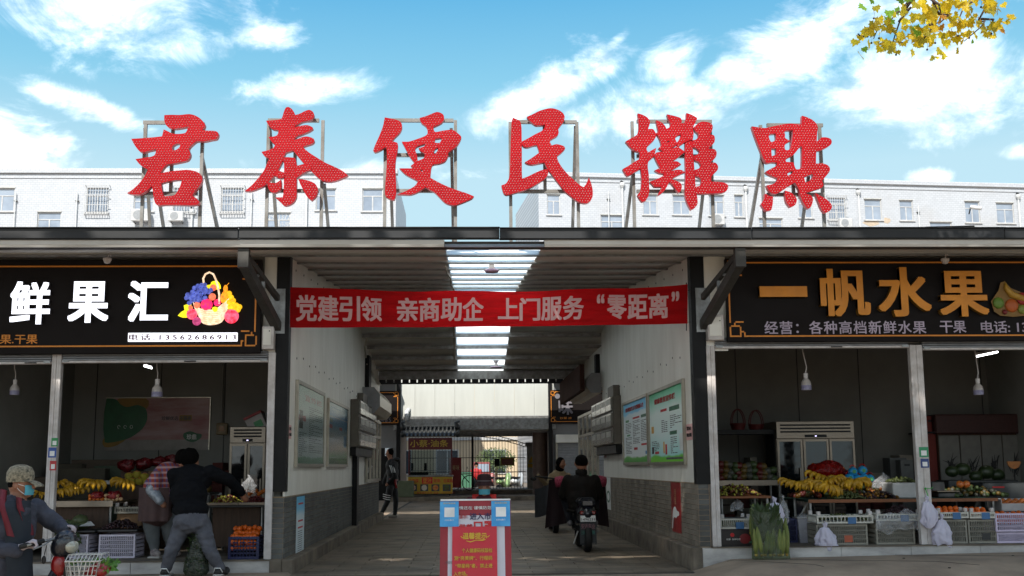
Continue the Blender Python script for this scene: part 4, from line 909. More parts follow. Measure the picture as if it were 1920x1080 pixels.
artC = panel_art('print_white_blue', [(0, '#4f9a44'), (.07, '#6fae5c'), (.1, '#dfe5e4'), (.7, '#dde6e8'), (.8, '#cfe0e6'), (.82, '#8fcdea'), (1, '#74c2e8')])
artD = panel_art('print_white_teal', [(0, '#7ac63c'), (.07, '#6fbe48'), (.1, '#a9dedc'), (.4, '#d5e8e6'), (.7, '#dcebe6'), (.86, '#9fd8c4'), (1, '#5fbd8a')])
notice_board(-1, XL, ((553, 712), (604, 738), 1.245, 2.345), 'green-topped notice board nearest the street on the left passage wall', artA, [('宣传栏', .25, .9, .82, .9, m_red)],
    [(.06, .3, .55, .62, m_red, 1), (.08, .2, .45, .68, m_ink, 1), (.42, .95, .15, .76, m_pgr, 0), (.08, .34, .1, .4, m_pgr, 0)])
notice_board(-1, XL, ((612, 743), (649, 765), 1.25, 2.31), 'blue notice board with flower print, farther in on the left passage wall', artB, [],
    [(.05, .2, .68, .74, m_pdg, 1), (.05, .2, .58, .64, m_red, 1), (.55, .7, .58, .64, m_red, 1), (.8, .95, .3, .5, m_pb, 1), (.3, .9, .62, .72, m_pb, 0), (.0, 1, .765, .775, m_alu, 1), (.0, 1, .1, .11, m_alu, 1), (.1, .8, .86, .93, m_pb, 0)])
notice_board(1, XR, ((1220, 737), (1285, 711), 1.235, 2.325), 'teal notice board nearest the street on the right passage wall, with a green foot', artD, [('健康教育宣传栏', .18, .8, .83, .91, m_red)],
    [(.62, .9, .68, .74, m_pdg, 1), (.62, .82, .36, .41, m_pdg, 1), (.36, .55, .7, .735, m_red, 1), (.05, .3, .16, .3, m_pgr, 0), (.64, .95, .44, .62, m_pgr, 0), (.38, .56, .4, .58, m_pgr, 0), (.64, .84, .12, .33, m_pgr, 0), (.88, .98, .14, .36, mat('print_pale', '#dfe3e2', .5), 1), (.05, .12, .12, .22, m_ink, 1), (.15, .28, .115, .15, m_red, 1), (.42, .46, .12, .28, m_py, 1), (.48, .53, .1, .24, m_red, 1), (.05, .13, .42, .52, m_py, 1), (.5, .95, .03, .06, m_pgr, 1)])
notice_board(1, XR, ((1171, 756), (1217, 738), 1.245, 2.33), 'blue-topped notice board farther in on the right passage wall', artC, [('倡导健康生活 享受健康人生', .12, .88, .86, .93, m_red)],
    [(.1, .25, .68, .72, m_pg, 1), (.42, .7, .71, .74, m_red, 1), (.76, .97, .7, .745, m_pdg, 1), (.1, .36, .5, .66, m_pgr, 0), (.42, .7, .3, .68, m_pgr, 0), (.75, .98, .33, .66, m_pgr, 0), (.75, .98, .26, .29, m_red, 1), (.15, .3, .44, .47, m_pg, 1), (.1, .36, .14, .42, m_pgr, 0), (.45, .6, .2, .24, m_red, 1), (.9, .98, .12, .17, m_pb, 1)])
def wall_paper(s, X, px0, px1, py0, py1, lab, m, cat='notice', drop=.012):
    a, c = atX(px0, (py0+py1)/2, X-s*drop), atX(px1, (py0+py1)/2, X-s*drop); z1, z0 = atX((px0+px1)/2, py0, X-s*drop).z, atX((px0+px1)/2, py1, X-s*drop).z
    y0, y1 = min(a.y, c.y), max(a.y, c.y); t = thing('wall_notice', lab, cat, (X-s*drop, (y0+y1)/2, z0))
    obj('sheet', MB().box(min(X-s*drop, X-s*(drop+.002)), max(X-s*drop, X-s*(drop+.002)), y0, y1, z0, z1), m, t); ux = Vector((0, -s, 0)); uo = y0 if s < 0 else y1
    return t, (lambda u_, v_, d=.003: Vector((X-s*(drop+d), uo+ux.y*u_*(y1-y0), z0+v_*(z1-z0)))), ux, y1-y0, z1-z0
for s, X, a in ((-1, XL, (541, 546, 797, 823, 'pink paper notice beside the black column on the left passage wall')), (1, XR, (1287, 1299, 795, 825, 'pink paper notice beside the black column on the right passage wall')), (1, XR, (1133, 1137, 838, 858, 'small pink notice below the electricity meters on the right wall'))):
    t, P, ux, w, h = wall_paper(s, X, a[0], a[1], a[2], a[3], a[4], m_pink)
    for (b_, v) in (('禁止', .62), ('吸烟', .2)): obj('lettering', text_mb(b_, P(.15, v), ux, EZ, w*.7, h*.24, un=(-s, 0, 0), bold=.02), m_ink, t)
t, P, ux, w, h = wall_paper(-1, XL, 555, 570, 931, 1054, 'tall narrow blue and white poster on the left brick base', panel_art('print_tall_blue', [(0, '#4f9a44'), (.08, '#8fae8c'), (.14, '#c4d0d4'), (.7, '#c9d6dc'), (.8, '#7fbcd8'), (1, '#58a6d0')]))
for v, m in ((.88, m_red), (.62, m_red), (.52, m_red)): obj('printed_block', MB().add([P(.2, v), P(.8, v), P(.8, v+.025), P(.2, v+.025)], [(0, 1, 2, 3)]), m, t)
q = MB()
for k in range(12): q.add([P(.2, .12+k*.032), P(.75, .12+k*.032), P(.75, .13+k*.032), P(.2, .13+k*.032)], [(0, 1, 2, 3)])
obj('small_print', q, m_pgr, t, kind='stuff')
t, P, ux, w, h = wall_paper(1, XR, 1259, 1277, 905, 998, 'tall red poster with a white hand silhouette on the right brick base', mat('red_poster', '#8f1f22', .4, 0, .1, 5))
def PP(pts): return MB().add(flat_shape([smooth_poly([(x, y) for x, y in pts])], lambda x, y, d: P(x, y, .004), .0)[0], flat_shape([smooth_poly(pts)], lambda x, y, d: P(x, y, .004), .0)[1])
obj('printed_hand', PP([(.05, .08), (.12, .3), (.2, .45), (.38, .52), (.5, .5), (.6, .44), (.8, .42), (.82, .36), (.62, .33), (.5, .28), (.3, .3), (.2, .2), (.12, .06)]), m_wprint, t)
q = MB()
for k in range(8): q.add([P(.38, .56+k*.04), P(.52, .56+k*.04), P(.52, .585+k*.04), P(.38, .585+k*.04)], [(0, 1, 2, 3)])
obj('small_print', q, mat('print_tan', '#b59a70', .6), t, kind='stuff')
t, P, ux, w, h = wall_paper(1, XR, 1137, 1145, 895, 955, 'small white sign with a green ring on the far right brick base', m_wprint)
obj('ring', MB().add([P(.5+r*math.cos(k*.5236), .4+r*.42*math.sin(k*.5236), .004) for k in range(12) for r in (.3, .45)], [(2*k, 2*k+1, (2*k+3) % 24, (2*k+2) % 24) for k in range(12)]), m_pdg, t)
# electricity meter boxes: clear-fronted modules on a back board
m_meter = mat('beige_meter_case', '#625c52', .5, 0, .12, 6); m_meterw = mat('meter_label', '#a39f96', .4)
def meters(s, X, px0, px1, py0, py1, cols, rows, lab):
    a, c = atX(px0, py1, X), atX(px1, py0, X); y0, y1 = min(a.y, c.y), max(a.y, c.y); z0, z1 = 1.62, 2.5
    t = thing('meter_cabinet', lab, 'electricity meters', (X-s*.01, (y0+y1)/2, z0))
    bx = lambda x0, x1, *r: MB().cbox(min(X-s*x0, X-s*x1), max(X-s*x0, X-s*x1), *r, .008)
    obj('case', bx(.01, .16, y0, y1, z0, z1), m_meter, t); obj('cable_box', bx(.01, .12, y0, y1-.1, z0-.17, z0-.004), m_dark, t); obj('top_box', bx(.01, .13, y0+(y1-y0)*(.35 if s < 0 else .05), y0+(y1-y0)*(.6 if s < 0 else .3), z1+.004, z1+.2), m_meter, t)
    dy, dz = (y1-y0)/cols, (z1-z0)/rows
    for i in range(cols):
        for j in range(rows):
            m_ = obj('meter', bx(.16, .20, y0+dy*i+.02, y0+dy*(i+1)-.02, z0+dz*j+.02, z0+dz*(j+1)-.02), mat('clear_meter_cover', '#77736a', .2, 0, .1, 9, spec=.8), t)
            obj('meter_label', bx(.2, .203, y0+dy*i+.08, y0+dy*(i+1)-.08, z0+dz*(j+.45), z0+dz*(j+.8)), m_meterw, m_)
meters(-1, XL, 655, 689, 745, 850, 4, 3, 'electricity meter cabinet on the left passage wall past the blue notice board')
meters(1, XR, 1128, 1165, 735, 840, 4, 3, 'electricity meter cabinet on the right passage wall past the notice boards')
def duct(s, X, px, py0, py1, w, lab, dep=.1):
    p, q_ = atX(px, py0, X), atX(px, py1, X)
    return obj('cable_duct', MB().cbox(min(X-s*.008, X-s*dep), max(X-s*.008, X-s*dep), p.y-w/2, p.y+w/2, q_.z, p.z, .008), m_dark, label=lab, cat='cable duct')
duct(-1, XL, 686, 668, 770, .55, 'black cable duct above the roller shutter box on the left wall'); duct(-1, XL, 662, 850, 985, .38, 'black cable duct running down below the left electricity meters')
duct(1, XR, 1124, 665, 735, .3, 'black cable duct above the right electricity meters')
def path(name, pts, r, m, lab, cat='cable'): return obj(name, MB().tube(pts, r, 6), m, label=lab, cat=cat, smooth=True)
path('cable', [atX(686, 670, XL+.06), atX(684, 650, XL+.08), atX(688, 632, XL+.1), at(700, 633, 9.7), at(850, 633, 9.7)], .02, m_alu, 'pale conduit under the rear roof purlin on the left')
path('cable', [atX(688, 683, XL+.05), atX(700, 702, XL+.05), atX(714, 722, XL+.05)], .018, m_alu, 'sloping conduit above the left roller shutter box')
path('cable', [at(835, 499, 1.0), at(838, 512, 1.2), at(845, 522, 1.5), at(846, 535, 1.6), at(852, 545, 1.7)], .012, m_alu, 'loose pale wire hanging beside the skylight')
path('cable', [at(851, 612, 9.0), at(852, 650, 10.5), at(852, 682, 12.0)], .02, m_alu, 'conduit running along the left edge of the skylight')
# roller shutter boxes over the shop openings inside the passage
def shutter_box_side(s, X, y0, y1, zc, r, lab, pd=.6):
    t = thing('roller_shutter_box', lab, 'shutter box', (X, (y0+y1)/2, zc-r)); P = [(0, -r), (.42, -r), (.6, -r*.45), (.6, r*.4), (.4, r), (0, r)]
    fn = lambda u_, v_, d: Vector((X-s*u_*pd, d, zc+v_))
    obj('box', MB().prism(P, fn, y0, y1), m_alu, t); obj('end_plate', MB().prism([(a*1.03, c*1.03) for a, c in P], fn, y0-.02, y0-.002), m_shutter, t)
shutter_box_side(-1, XL, 9.9, 13.6, 2.62, .26, 'octagonal roller shutter box on the left passage wall'); shutter_box_side(1, XR, 9.9, 14.2, 2.95, .2, 'octagonal roller shutter box behind the brown signboard on the right', .5)
a = atX(1095, 690, XR-.62); obj('signboard', MB().cbox(XR-.5, XR-.4, 9.4, 14.6, 2.75, 3.3, .01), mat('brown_signboard', '#3a2620', .85, 0, .15, 2, spec=.08), label='blank brown signboard mounted along the right side of the passage', cat='signboard')
# window and door set into the passage ends
def glazing(s, X, y0, y1, z0, z1, cols, zmid, lab, nm):
    t = thing(nm, lab, 'shop window' if nm == 'shop_window' else 'shop door', (X, (y0+y1)/2, z0)); f = .06; q = MB()
    bx = lambda a, c, d, e: q.box(min(X-s*.02, X-s*.07), max(X-s*.02, X-s*.07), a, c, d, e)
    bx(y0, y1, z0, z0+f); bx(y0, y1, z1-f, z1); bx(y0, y1, zmid-f/2, zmid+f/2)
    for i in range(cols+1):
        y = y0+(y1-y0-f)*i/cols; bx(y, y+f, z0+f, zmid-f/2); bx(y, y+f, zmid+f/2, z1-f)
    obj('frame', q, m_alu, t)
    for i in range(cols):
        ya, yb = y0+(y1-y0-f)*i/cols+f, y0+(y1-y0-f)*(i+1)/cols
        for (zz, zw) in ((z0+f, zmid-f/2), (zmid+f/2, z1-f)): obj('pane', MB().box(X-s*.04-.004, X-s*.04+.004, ya, yb, zz, zw), mat('passage_glass', '#23292b', .06, spec=.9), t)
glazing(-1, XL, 10.6, 14.3, .93, 2.34, 4, 1.95, 'aluminium shop window at the inner end of the left passage wall', 'shop_window')
glazing(1, XR, 10.4, 14.5, .04, 2.45, 4, 1.95, 'aluminium glazed shop front at the inner end of the right passage wall', 'glazed_shop_door')
# ceiling lamps
def ceiling_lamp(px, py, Y, r, lab, stem):
    c = at(px, py, Y); t = thing('ceiling_lamp', lab, 'lamp', (c.x, Y, c.z)); zt = roof_z(Y)-.03
    obj('disc', MB().lathe([(0, -.02), (r*.8, -.02), (r, 0), (r*.8, .02), (0, .025)], c, 20), mat('lilac_lamp', '#b59ab5', .4), t, smooth=True); obj('stem', MB().lathe([(.05, .02), (.03, .1), (.07, zt-c.z)], c, 10), m_white, t)
ceiling_lamp(922, 508, .75, .1, 'round mauve ceiling lamp under the clear roof strip in front of the banner', 0)
ceiling_lamp(930, 689, 12.6, .15, 'flat lamp under the clear roof strip far inside the passage', 0)
for px, py, n_ in ((201, 487, 'left'), (1772, 488, 'right')):
    c = at(px, py, -.5); t = thing('sensor', 'small white dome under the canopy above the %s shop sign' % n_, 'light sensor', c); obj('dome', MB().lathe([(0, -.05), (.03, -.04), (.05, 0), (.05, .02), (0, .02)], c, 12), m_white, t, smooth=True); obj('wire', MB().tube([c+Vector((0, 0, .02)), c+Vector((.03, .02, .1)), Vector((c.x+.04, c.y, roof_z(c.y)-.05))], .006, 5), m_white, t)
# ================================================================== the yard behind: far market row with its own passage, then the gate
YR = 31.0
far = thing('far_market_row', 'far market row across the inner yard, white panel above its gateway', 'market building', (0, YR, 0))
m_pale = mat('pale_cream_panel', '#b6b8b2', .6, 0, .05, 1.5, stretch=(2, 1, .3))
gx0, gx1 = at(752, 850, YR).x, at(1028, 850, YR).x
def zr(y, Y=YR): return at(890, y, Y).z
zt, zb_ = zr(716), zr(780)
n = 8; w = (gx1-gx0+.5)/n
for i in range(n): obj('gable_panel', MB().box(gx0-.25+i*w+.004, gx0-.25+(i+1)*w-.004, YR+.0, YR+.06, zb_, zt+1.0), m_pale, far)
obj('gate_beam', MB().cbox(gx0-.3, gx1+.3, YR-.08, YR+.12, zr(806), zb_-.004, .01), m_galv, far)
obj('ceiling', MB().box(gx0-.3, gx1+.3, YR+.13, YR+6.9, zr(807), zr(800)), m_roof, far)
for k in range(6): obj('ceiling_purlin', MB().box(gx0-.2, gx1+.2, YR+1+k*1.1, YR+1.06+k*1.1, zr(807)-.07, zr(807)-.004), m_galv, far)
obj('gate_lintel', MB().box(gx0-.3, gx1+.3, YR+6.9, YR+7.1, at(890, 812, YR+7).z, zr(795)), m_ledge, far)
obj('column', MB().box(gx0-.18, gx0-.02, YR-.1, YR+.06, 0, zt), m_dark, far); obj('column', MB().box(gx1+.02, gx1+.16, YR-.1, YR+.06, 0, zt), m_dark, far)
for (a, c) in ((-9, gx0-.2), (gx1+.2, 9)): obj('front_wall', MB().box(a, c, YR+.1, YR+.2, 0, 4.6), mat('grey_far_panel', '#85878a', .6, 0, .06, 2), far)
for (a, c) in ((-9, gx0-.2), (gx1+.2, 9)): obj('side_roof', MB().box(a, c, YR-.9, YR+7, 4.6, 4.7), m_roof, far)
for s, X in ((-1, gx0-.22), (1, gx1+.22)): obj('side_wall', MB().box(X-.05, X+.05, YR+.2, YR+6.9, 0, 3.6), mat('brown_tile_wall', '#6e5a50', .6, 0, .15, 6), far)
pc = at(1013, 900, 32.6); obj('round_column', MB().lathe([(.34, 0), (.31, .1), (.3, zr(806)-.02)], (pc.x, 32.6, 0), 18), mat('brown_tile_wall', ''), far, smooth=True)
yr = obj('yard_roof', MB().box(-12, 12, 14.5, 29.0, 5.1, 5.16), m_roof, far)  # unseen; extent set to shade the yard and leave the gable panel sunlit
for x in (-9.5, -5.5, 6.0, 10.0):
    for y in (16, 28): obj('yard_post', MB().cyl((x, y, -.02), (x, y, 5.1), .07, n=10), m_galv, far)
# roller shutters facing the yard
def shutter(x0, x1, z1, lab):
    t = thing('roller_shutter', lab, 'roller shutter', ((x0+x1)/2, YR, 0)); k = 0; z = .05
    while z < z1:
        obj('slat', MB().cbox(x0, x1, YR+.02, YR+.07, z+.003, z+.097, .012), m_shutter, t); z += .1
    obj('guide_rail', MB().box(x0-.08, x0-.004, YR-.02, YR+.09, 0, z1+.1), m_alu, t); obj('guide_rail', MB().box(x1+.004, x1+.08, YR-.02, YR+.09, 0, z1+.1), m_alu, t); obj('cover', MB().cbox(x0-.08, x1+.08, YR-.1, YR+.09, z1+.1, z1+.42, .02), m_panel, t)
a = at(1046, 850, YR).x; shutter(a, a+2.4, 2.05, 'grey roller shutter below the far sign on the right of the inner yard')
# far signs
def far_sign(x0, x1, lab, items):
    z0, z1 = zr(796), zr(733); Y = YR-.35; t = thing('shop_sign', lab, 'shop sign', ((x0+x1)/2, Y, z0))
    obj('board', MB().cbox(x0, x1, Y, Y+.1, z0, z1, .01), m_signface, t); border(x0+.06, x1-.06, z0+.07, z1-.06, Y-.001, t, 0)
    for fn in items: fn(t, Y-.002)
x0 = at(1030, 760, YR-.35).x
def wei(t, Y):
    letter('味', 1048, 749, 1073, 777, Y, t, mat('shade_grey_letter', '#6e6a70', .6), m_ledside, .03, .06); a, c = at(1050, 786, Y), at(1060, 781, Y)  # letter colour lowered to grey in place of the yard's shade
    obj('lettering', text_mb('炒菜 凉', (a.x, Y, a.z), EX, EZ, .45, .085, un=(0, -1, 0)), m_orange, t); p = at(1045, 743, Y); obj('emblem_disc', MB().cyl(p, p+Vector((0, -.02, 0)), .1, n=16), mat('shade_grey_letter', ''), t)
far_sign(x0, x0+3.4, 'black sign with orange border and one shade-greyed character beyond the right shop front', [wei])
x1 = at(749, 760, YR-.35).x
def num(t, Y):
    a, c = at(703, 792, Y), at(733, 783, Y); obj('lettering', text_mb('15485', (a.x, Y, a.z), EX, EZ, c.x-a.x, c.z-a.z, un=(0, -1, 0), spacing=1.3), mat('shade_grey_letter', ''), t); p = at(731, 775, Y); obj('character_tip', MB().box(p.x-.03, p.x+.03, Y-.02, Y, p.z-.08, p.z+.08), mat('yellow_lit', '#e0c020', .5, emit=.6), t)
far_sign(x1-3.4, x1, 'black sign with orange border and white number on the left of the inner yard', [num])
cp_ = at(762, 790, YR-.2); path('downpipe', [cp_, cp_+Vector((0, 0, .35)), cp_+Vector((.1, .3, .5))], .09, m_pvc, 'grey flue pipe with a bent top left of the far gateway', 'pipe')
q = thing('yard_door', 'dark doorway with a small lit window left of the inner yard', 'door', (at(725, 850, YR).x, YR, 0)); p0, p1 = at(714, 930, YR+.05).x, at(736, 930, YR+.05).x
obj('door_leaf', MB().box(p0-.4, p1, YR+.05, YR+.09, 0, 2.0), m_dark, q); obj('door_window', MB().box(at(722, 832, YR).x, at(733, 832, YR).x, YR+.03, YR+.05, 1.7, 2.0), mat('lit_door_pane', '#aab4bb', .3, emit=.3), q)
# ---- platform and step in front of the gate
obj('gate_step', MB().cbox(gx0-.3, gx1+.3, 29.6, 70, -.1, .16, .01).cbox(gx0-.3, gx1+.3, 33.6, 70, .165, .3, .01), m_ledge, kind='structure')
# ---- wrought iron gate
YG = 37.0
gate = thing('iron_gate', 'black wrought iron gate with a curved scrolled top at the end of the passage', 'gate', (at(930, 900, YG).x, YG, .3)); m_iron = mat('black_iron', '#17181a', .5, .3)
def zg(y): return at(920, y, YG).z
def topy(px): return 812 if px < 890 else 812 + 20*((px-890)/95)**1.6
x = 762
while x < 985:
    p = at(x, 800, YG).x; obj('gate_bar', MB().cyl((p, YG, .3), (p, YG, zg(topy(x)+6)), .011, n=6), m_iron, gate); x += 5.6
obj('gate_post', MB().box(at(886, 850, YG).x-.05, at(886, 850, YG).x+.05, YG-.05, YG+.05, .3, zg(811)), m_iron, gate)
for y in (858, 885, 917): obj('gate_rail', MB().bar((at(762, y, YG).x, YG-.02, zg(y)), (at(985, y, YG).x, YG-.02, zg(y)), .05, .03), m_iron, gate)
for d in (0, 6): obj('gate_rail', MB().tube([at(k, topy(k)+d, YG-.02) for k in range(762, 990, 6)], .018, 5), m_iron, gate)
k = 768
while k < 985:
    c = at(k, topy(k)+3, YG-.02); obj('scroll', MB().tube([c+Vector((math.cos(t*.63)*.07, 0, math.sin(t*.63)*.07)) for t in range(11)], .012, 4), m_iron, gate); k += 11
for (px, lab) in ((990, 'right'),): obj('gate_pillar', MB().box(at(988, 850, YG).x, at(1001, 850, YG).x, YG-.1, YG+.2, .3, zg(838)).cbox(at(985, 850, YG).x, at(1003, 850, YG).x, YG-.15, YG+.25, zg(838), zg(830), .02), mat('pale_stone', '#b5b0a8', .7), gate)
t = thing('gate_plate', 'yellow notice plate hung on the iron gate', 'sign', at(950, 875, YG-.1)); a, c = at(938, 873, YG-.1), at(964, 858, YG-.1)
obj('plate', MB().box(a.x, c.x, YG-.1, YG-.08, a.z, c.z), mat('yellow_plate', '#b59a2a', .5), t); obj('face', MB().box(a.x+.06, c.x-.06, YG-.106, YG-.101, a.z+.04, c.z-.05), mat('faded_red', '#a86a58', .6), t)
obj('lock_box', MB().cbox(at(927, 870, YG).x, at(937, 870, YG).x, YG-.1, YG-.02, zg(874), zg(860), .01), m_dark, gate)
t = thing('warning_sign', 'yellow triangle warning sign on the white pillar right of the gate', 'sign', at(997, 865, YG-.14)); c = at(997, 862, YG-.14); obj('triangle', MB().prism([(-.16, -.13), (.16, -.13), (0, .16)], lambda u_, v_, d: (c.x+u_, YG-.13+d, c.z+v_), -.02, 0), mat('yellow_sign', '#d8a818', .5), t)
a = at(997, 873, YG-.14); obj('text_plate', MB().box(a.x-.17, a.x+.17, YG-.15, YG-.13, a.z-.08, a.z+.08), mat('yellow_sign', ''), t)
# ---- things beyond the gate
bush = MB(); rnd = random.Random(4)
bc = at(930, 868, 48)
for k in range(1500):
    d = Vector((rnd.gauss(0, 1), rnd.gauss(0, 1), rnd.gauss(0, 1))).normalized()*rnd.random()**.4; p = bc + Vector((d.x*1.1, d.y*.9, d.z*.7 + .15)); a = Vector((rnd.uniform(-1, 1), rnd.uniform(-1, 1), rnd.uniform(-1, 1))).normalized(); c_ = a.orthogonal().normalized()
    bush.add([p-a*.06, p+c_*.03, p+a*.06, p-c_*.03], [(0, 1, 2, 3)])
t = thing('bush', 'round green bush beyond the iron gate', 'bush', (bc.x,  48, 0)); obj('foliage', bush, sheer('bush_leaf', '#6a7a4c', .3, .5, .25, 3), t, kind='stuff'); obj('trunk', MB().cyl((bc.x,  48, -.1), (bc.x,  48, bc.z), .12, .06, 8), mat('bark', '#5a4a3c', .9), t)
a = at(872, 915, 41); t = thing('wheelie_bin', 'green wheeled bin beyond the gate', 'bin', (a.x, 41, .0)); w = .28; zt_ = at(872, 886, 41).z
obj('body', MB().prism([(-w, .06), (w, .06), (w*1.15, zt_-.06), (-w*1.15, zt_-.06)], lambda u_, v_, d: (a.x+u_, 41+d, v_), -.25, .25), mat('bin_green', '#44735a', .5), t); obj('lid', MB().cbox(a.x-w*1.2, a.x+w*1.2, 40.7, 41.3, zt_-.05, zt_, .02), mat('bin_green', ''), t)
for sx_ in (-1, 1): obj('wheel', MB().cyl((a.x+sx_*.2-.03, 41.2, .08), (a.x+sx_*.2+.03, 41.2, .08), .08, n=10), m_dark, t)
def scooter_far(px, py, Y, col, lab, rz=1.2):
    p = atZ(px, py, 0.0) if False else at(px, py, Y); t = thing('parked_scooter', lab, 'scooter', (p.x, Y, 0)); t.rotation_euler = (0, 0, rz)
    m = mat('paint_'+col.strip('#'), col, .3, coat=.5)
    def L(nm, mb, mm, sm=False): o = bpy.data.objects.new(nm, mesh_of(mb, nm, mm, sm)); COL.objects.link(o); o.parent = t; return o
    for x in (-.55, .55): L('wheel', MB().cyl((x, -.05, .22), (x, .05, .22), .22, n=16), m_dark); 
    L('body', MB().tube([(-.7, 0, .55), (-.3, 0, .6), (0, 0, .35), (.35, 0, .35), (.5, 0, .8), (.48, 0, .95)], [.08, .16, .12, .1, .14, .08], 8), m, True); L('seat', MB().cbox(-.65, -.05, -.14, .14, .68, .78, .04), m_dark); L('handlebar', MB().cyl((.45, -.3, 1.0), (.45, .3, 1.0), .02, n=6), m_dark); L('headlight', MB().sph((.56, 0, .9), .08, 8, 6), m_uw, True)
    return t
for k, (px, Y, col, lab) in enumerate(((945, 41, '#7f9a62', 'lime green scooter parked beyond the gate'), (972, 42, '#a9adb0', 'silver scooter parked at the right end beyond the gate'), (922, 44, '#94504a', 'red scooter parked in the middle beyond the gate'), (958, 43.5, '#e0e0dc', 'white scooter parked behind the lime green one'))): scooter_far(px, 900, Y, col, lab, 1.1+.2*k)
a = at(903, 905, 45); t = thing('red_tricycle', 'red cargo tricycle with a windscreen beyond the gate', 'tricycle', (a.x, 45, 0)); obj('cab', MB().cbox(a.x-.45, a.x+.45, 44.6, 45.2, .35, 1.5, .08), mat('tricycle_red', '#7a3a36', .4), t); obj('windscreen', MB().box(a.x-.36, a.x+.36, 44.58, 44.598, 1.0, 1.4), m_pane, t); obj('cargo_box', MB().cbox(a.x-.5, a.x+.5, 45.25, 46.6, .45, .95, .03), mat('tricycle_red', ''), t)
for (dx, yy) in ((0, 44.5), (-.45, 46.2), (.45, 46.2)): obj('wheel', MB().cyl((a.x+dx-.05, yy, .24), (a.x+dx+.05, yy, .24), .24, n=14), m_dark, t)
# low rear end of the yard: red roll-up banner and bicycle
YB = 33.0; a, c = at(850, 917, YB), at(865, 858, YB); t = thing('standing_banner', 'red roll-up banner standing right of the snack cart', 'banner', ((a.x+c.x)/2, YB, .3))
obj('sheet', MB().box(at(842, 900, YB).x, c.x, YB, YB+.015, a.z+.05, c.z), mat('banner_red', '#7d1a1c', .6, 0, .15, 4), t); obj('lettering', text_mb('美味', (at(848, 880, YB).x, YB, at(850, 882, YB).z), EX, EZ, .28, .22, un=(0, -1, 0)), mat('print_tan', ''), t); obj('foot', MB().cbox(at(842, 900, YB).x-.03, c.x+.03, YB-.12, YB+.12, .3, .36, .02), m_galv, t)
def bicycle(p, lab):
    t = thing('bicycle', lab, 'bicycle', p); x, y, z = p
    for dx in (-.25, .4): obj('wheel', MB().tube([(x+dx+.3*math.cos(k*.449), y, z+.31+.3*math.sin(k*.449)) for k in range(15)], .018, 5), m_dark, t)
    obj('frame', MB().tube([(x-.25, y, z+.31), (x, y, z+.75), (x+.4, y, z+.31)], .02, 5).tube([(x+.05, y, z+.35), (x-.08, y, z+.85)], .02, 5), m_dark, t); obj('saddle', MB().sph((x-.1, y, z+.88), (.13, .07, .04), 8, 6), m_dark, t); obj('handlebar', MB().tube([(x+.3, y-.22, z+.95), (x+.32, y, z+.9), (x+.3, y+.22, z+.95)], .015, 5), m_galv, t)
bicycle((at(862, 900, 33.7).x, 33.7, .3), 'dark bicycle leaning behind the red roll-up banner')
# ================================================================== snack cart with a tiled roof
YK = 29.8; zk = .16
kx0, kx1 = at(765, 900, YK).x, at(848, 900, YK).x; Z = lambda y: at(806, y, YK).z
cart = thing('snack_cart', 'glazed snack cart with dark tiled roof and yellow front by the gate', 'food cart', ((kx0+kx1)/2, YK, zk))
m_tile = mat('dark_roof_tile', '#23282c', .35, 0, .15, 6); m_ymenu = mat('yellow_menu', '#b0901e', .5, 0, .1, 6); m_cartred = mat('cart_red', '#5a1216', .5)
obj('base', MB().cbox(kx0, kx1, YK, YK+.9, Z(926), Z(894), .01), m_ymenu, cart); obj('sign_board', MB().cbox(kx0, kx1, YK-.03, YK+.03, Z(843), Z(821), .01), m_cartred, cart)
obj('lettering', text_mb('小蔡·油条', (at(769, 837, YK).x, YK-.03, Z(838)), EX, EZ, at(840, 837, YK).x-at(769, 837, YK).x, Z(825)-Z(838), un=(0, -1, 0), bold=.015), mat('olive_gold', '#b59a30', .5), cart)
obj('countertop', MB().cbox(kx0-.03, kx1+.03, YK-.05, YK+.95, Z(894)+.002, Z(892)+.02, .01), m_galv, cart)
for x in (kx0+.03, kx1-.03):
    for y in (YK+.03, YK+.87): obj('post', MB().box(x-.02, x+.02, y-.02, y+.02, Z(892)+.02, Z(843)), m_cartred, cart)
obj('shelf', MB().box(kx0+.05, kx1-.05, YK+.05, YK+.85, Z(883), Z(882)), m_galv, cart); obj('cooker', MB().cbox(kx0+.08, kx0+.75, YK+.2, YK+.7, Z(892)+.03, Z(885), .02), m_dark, cart); obj('cooker', MB().cbox(kx0+.1, kx0+.17, YK+.2, YK+.7, Z(882), Z(868), .01), m_dark, cart); obj('cooker', MB().cbox(kx0+.6, kx0+.68, YK+.2, YK+.7, Z(882), Z(868), .01), m_dark, cart)
obj('pane', MB().box(kx0+.05, kx1-.05, YK+.0, YK+.006, Z(891), Z(844)), glass('cart_glass'), cart)
rf = obj('roof', MB().prism([(-.35, Z(818)), (-.2, Z(812)), (.45, Z(803)), (1.1, Z(812)), (1.25, Z(818))], lambda u_, v_, d: (d, YK+u_, v_), kx0-.12, kx1+.12), m_tile, cart)
x = kx0-.1
while x < kx1+.12: obj('roof_tile', MB().tube([(x, YK-.37, Z(817)), (x, YK-.2, Z(811)), (x, YK+.42, Z(801))], .045, 7), m_tile, rf, smooth=True); x += .155
obj('ridge', MB().cyl((kx0-.2, YK+.45, Z(801)), (kx1+.2, YK+.45, Z(801)), .07, n=8), m_tile, rf)
for x in (kx0-.2, kx1+.2): obj('ridge_finial', MB().tube([(x, YK+.1, Z(806)), (x, YK+.1, Z(798)), (x-.06, YK+.1, Z(793)), (x+.08, YK+.1, Z(789))], [.1, .12, .08, .04], 7).tube([(x, YK-.36, Z(820)), (x, YK-.4, Z(813)), (x+.05, YK-.4, Z(808))], [.06, .09, .03], 6), m_tile, rf, smooth=True)
f0 = lambda x, y: (at(x, y, YK).x, YK-.001, at(x, y, YK).z)
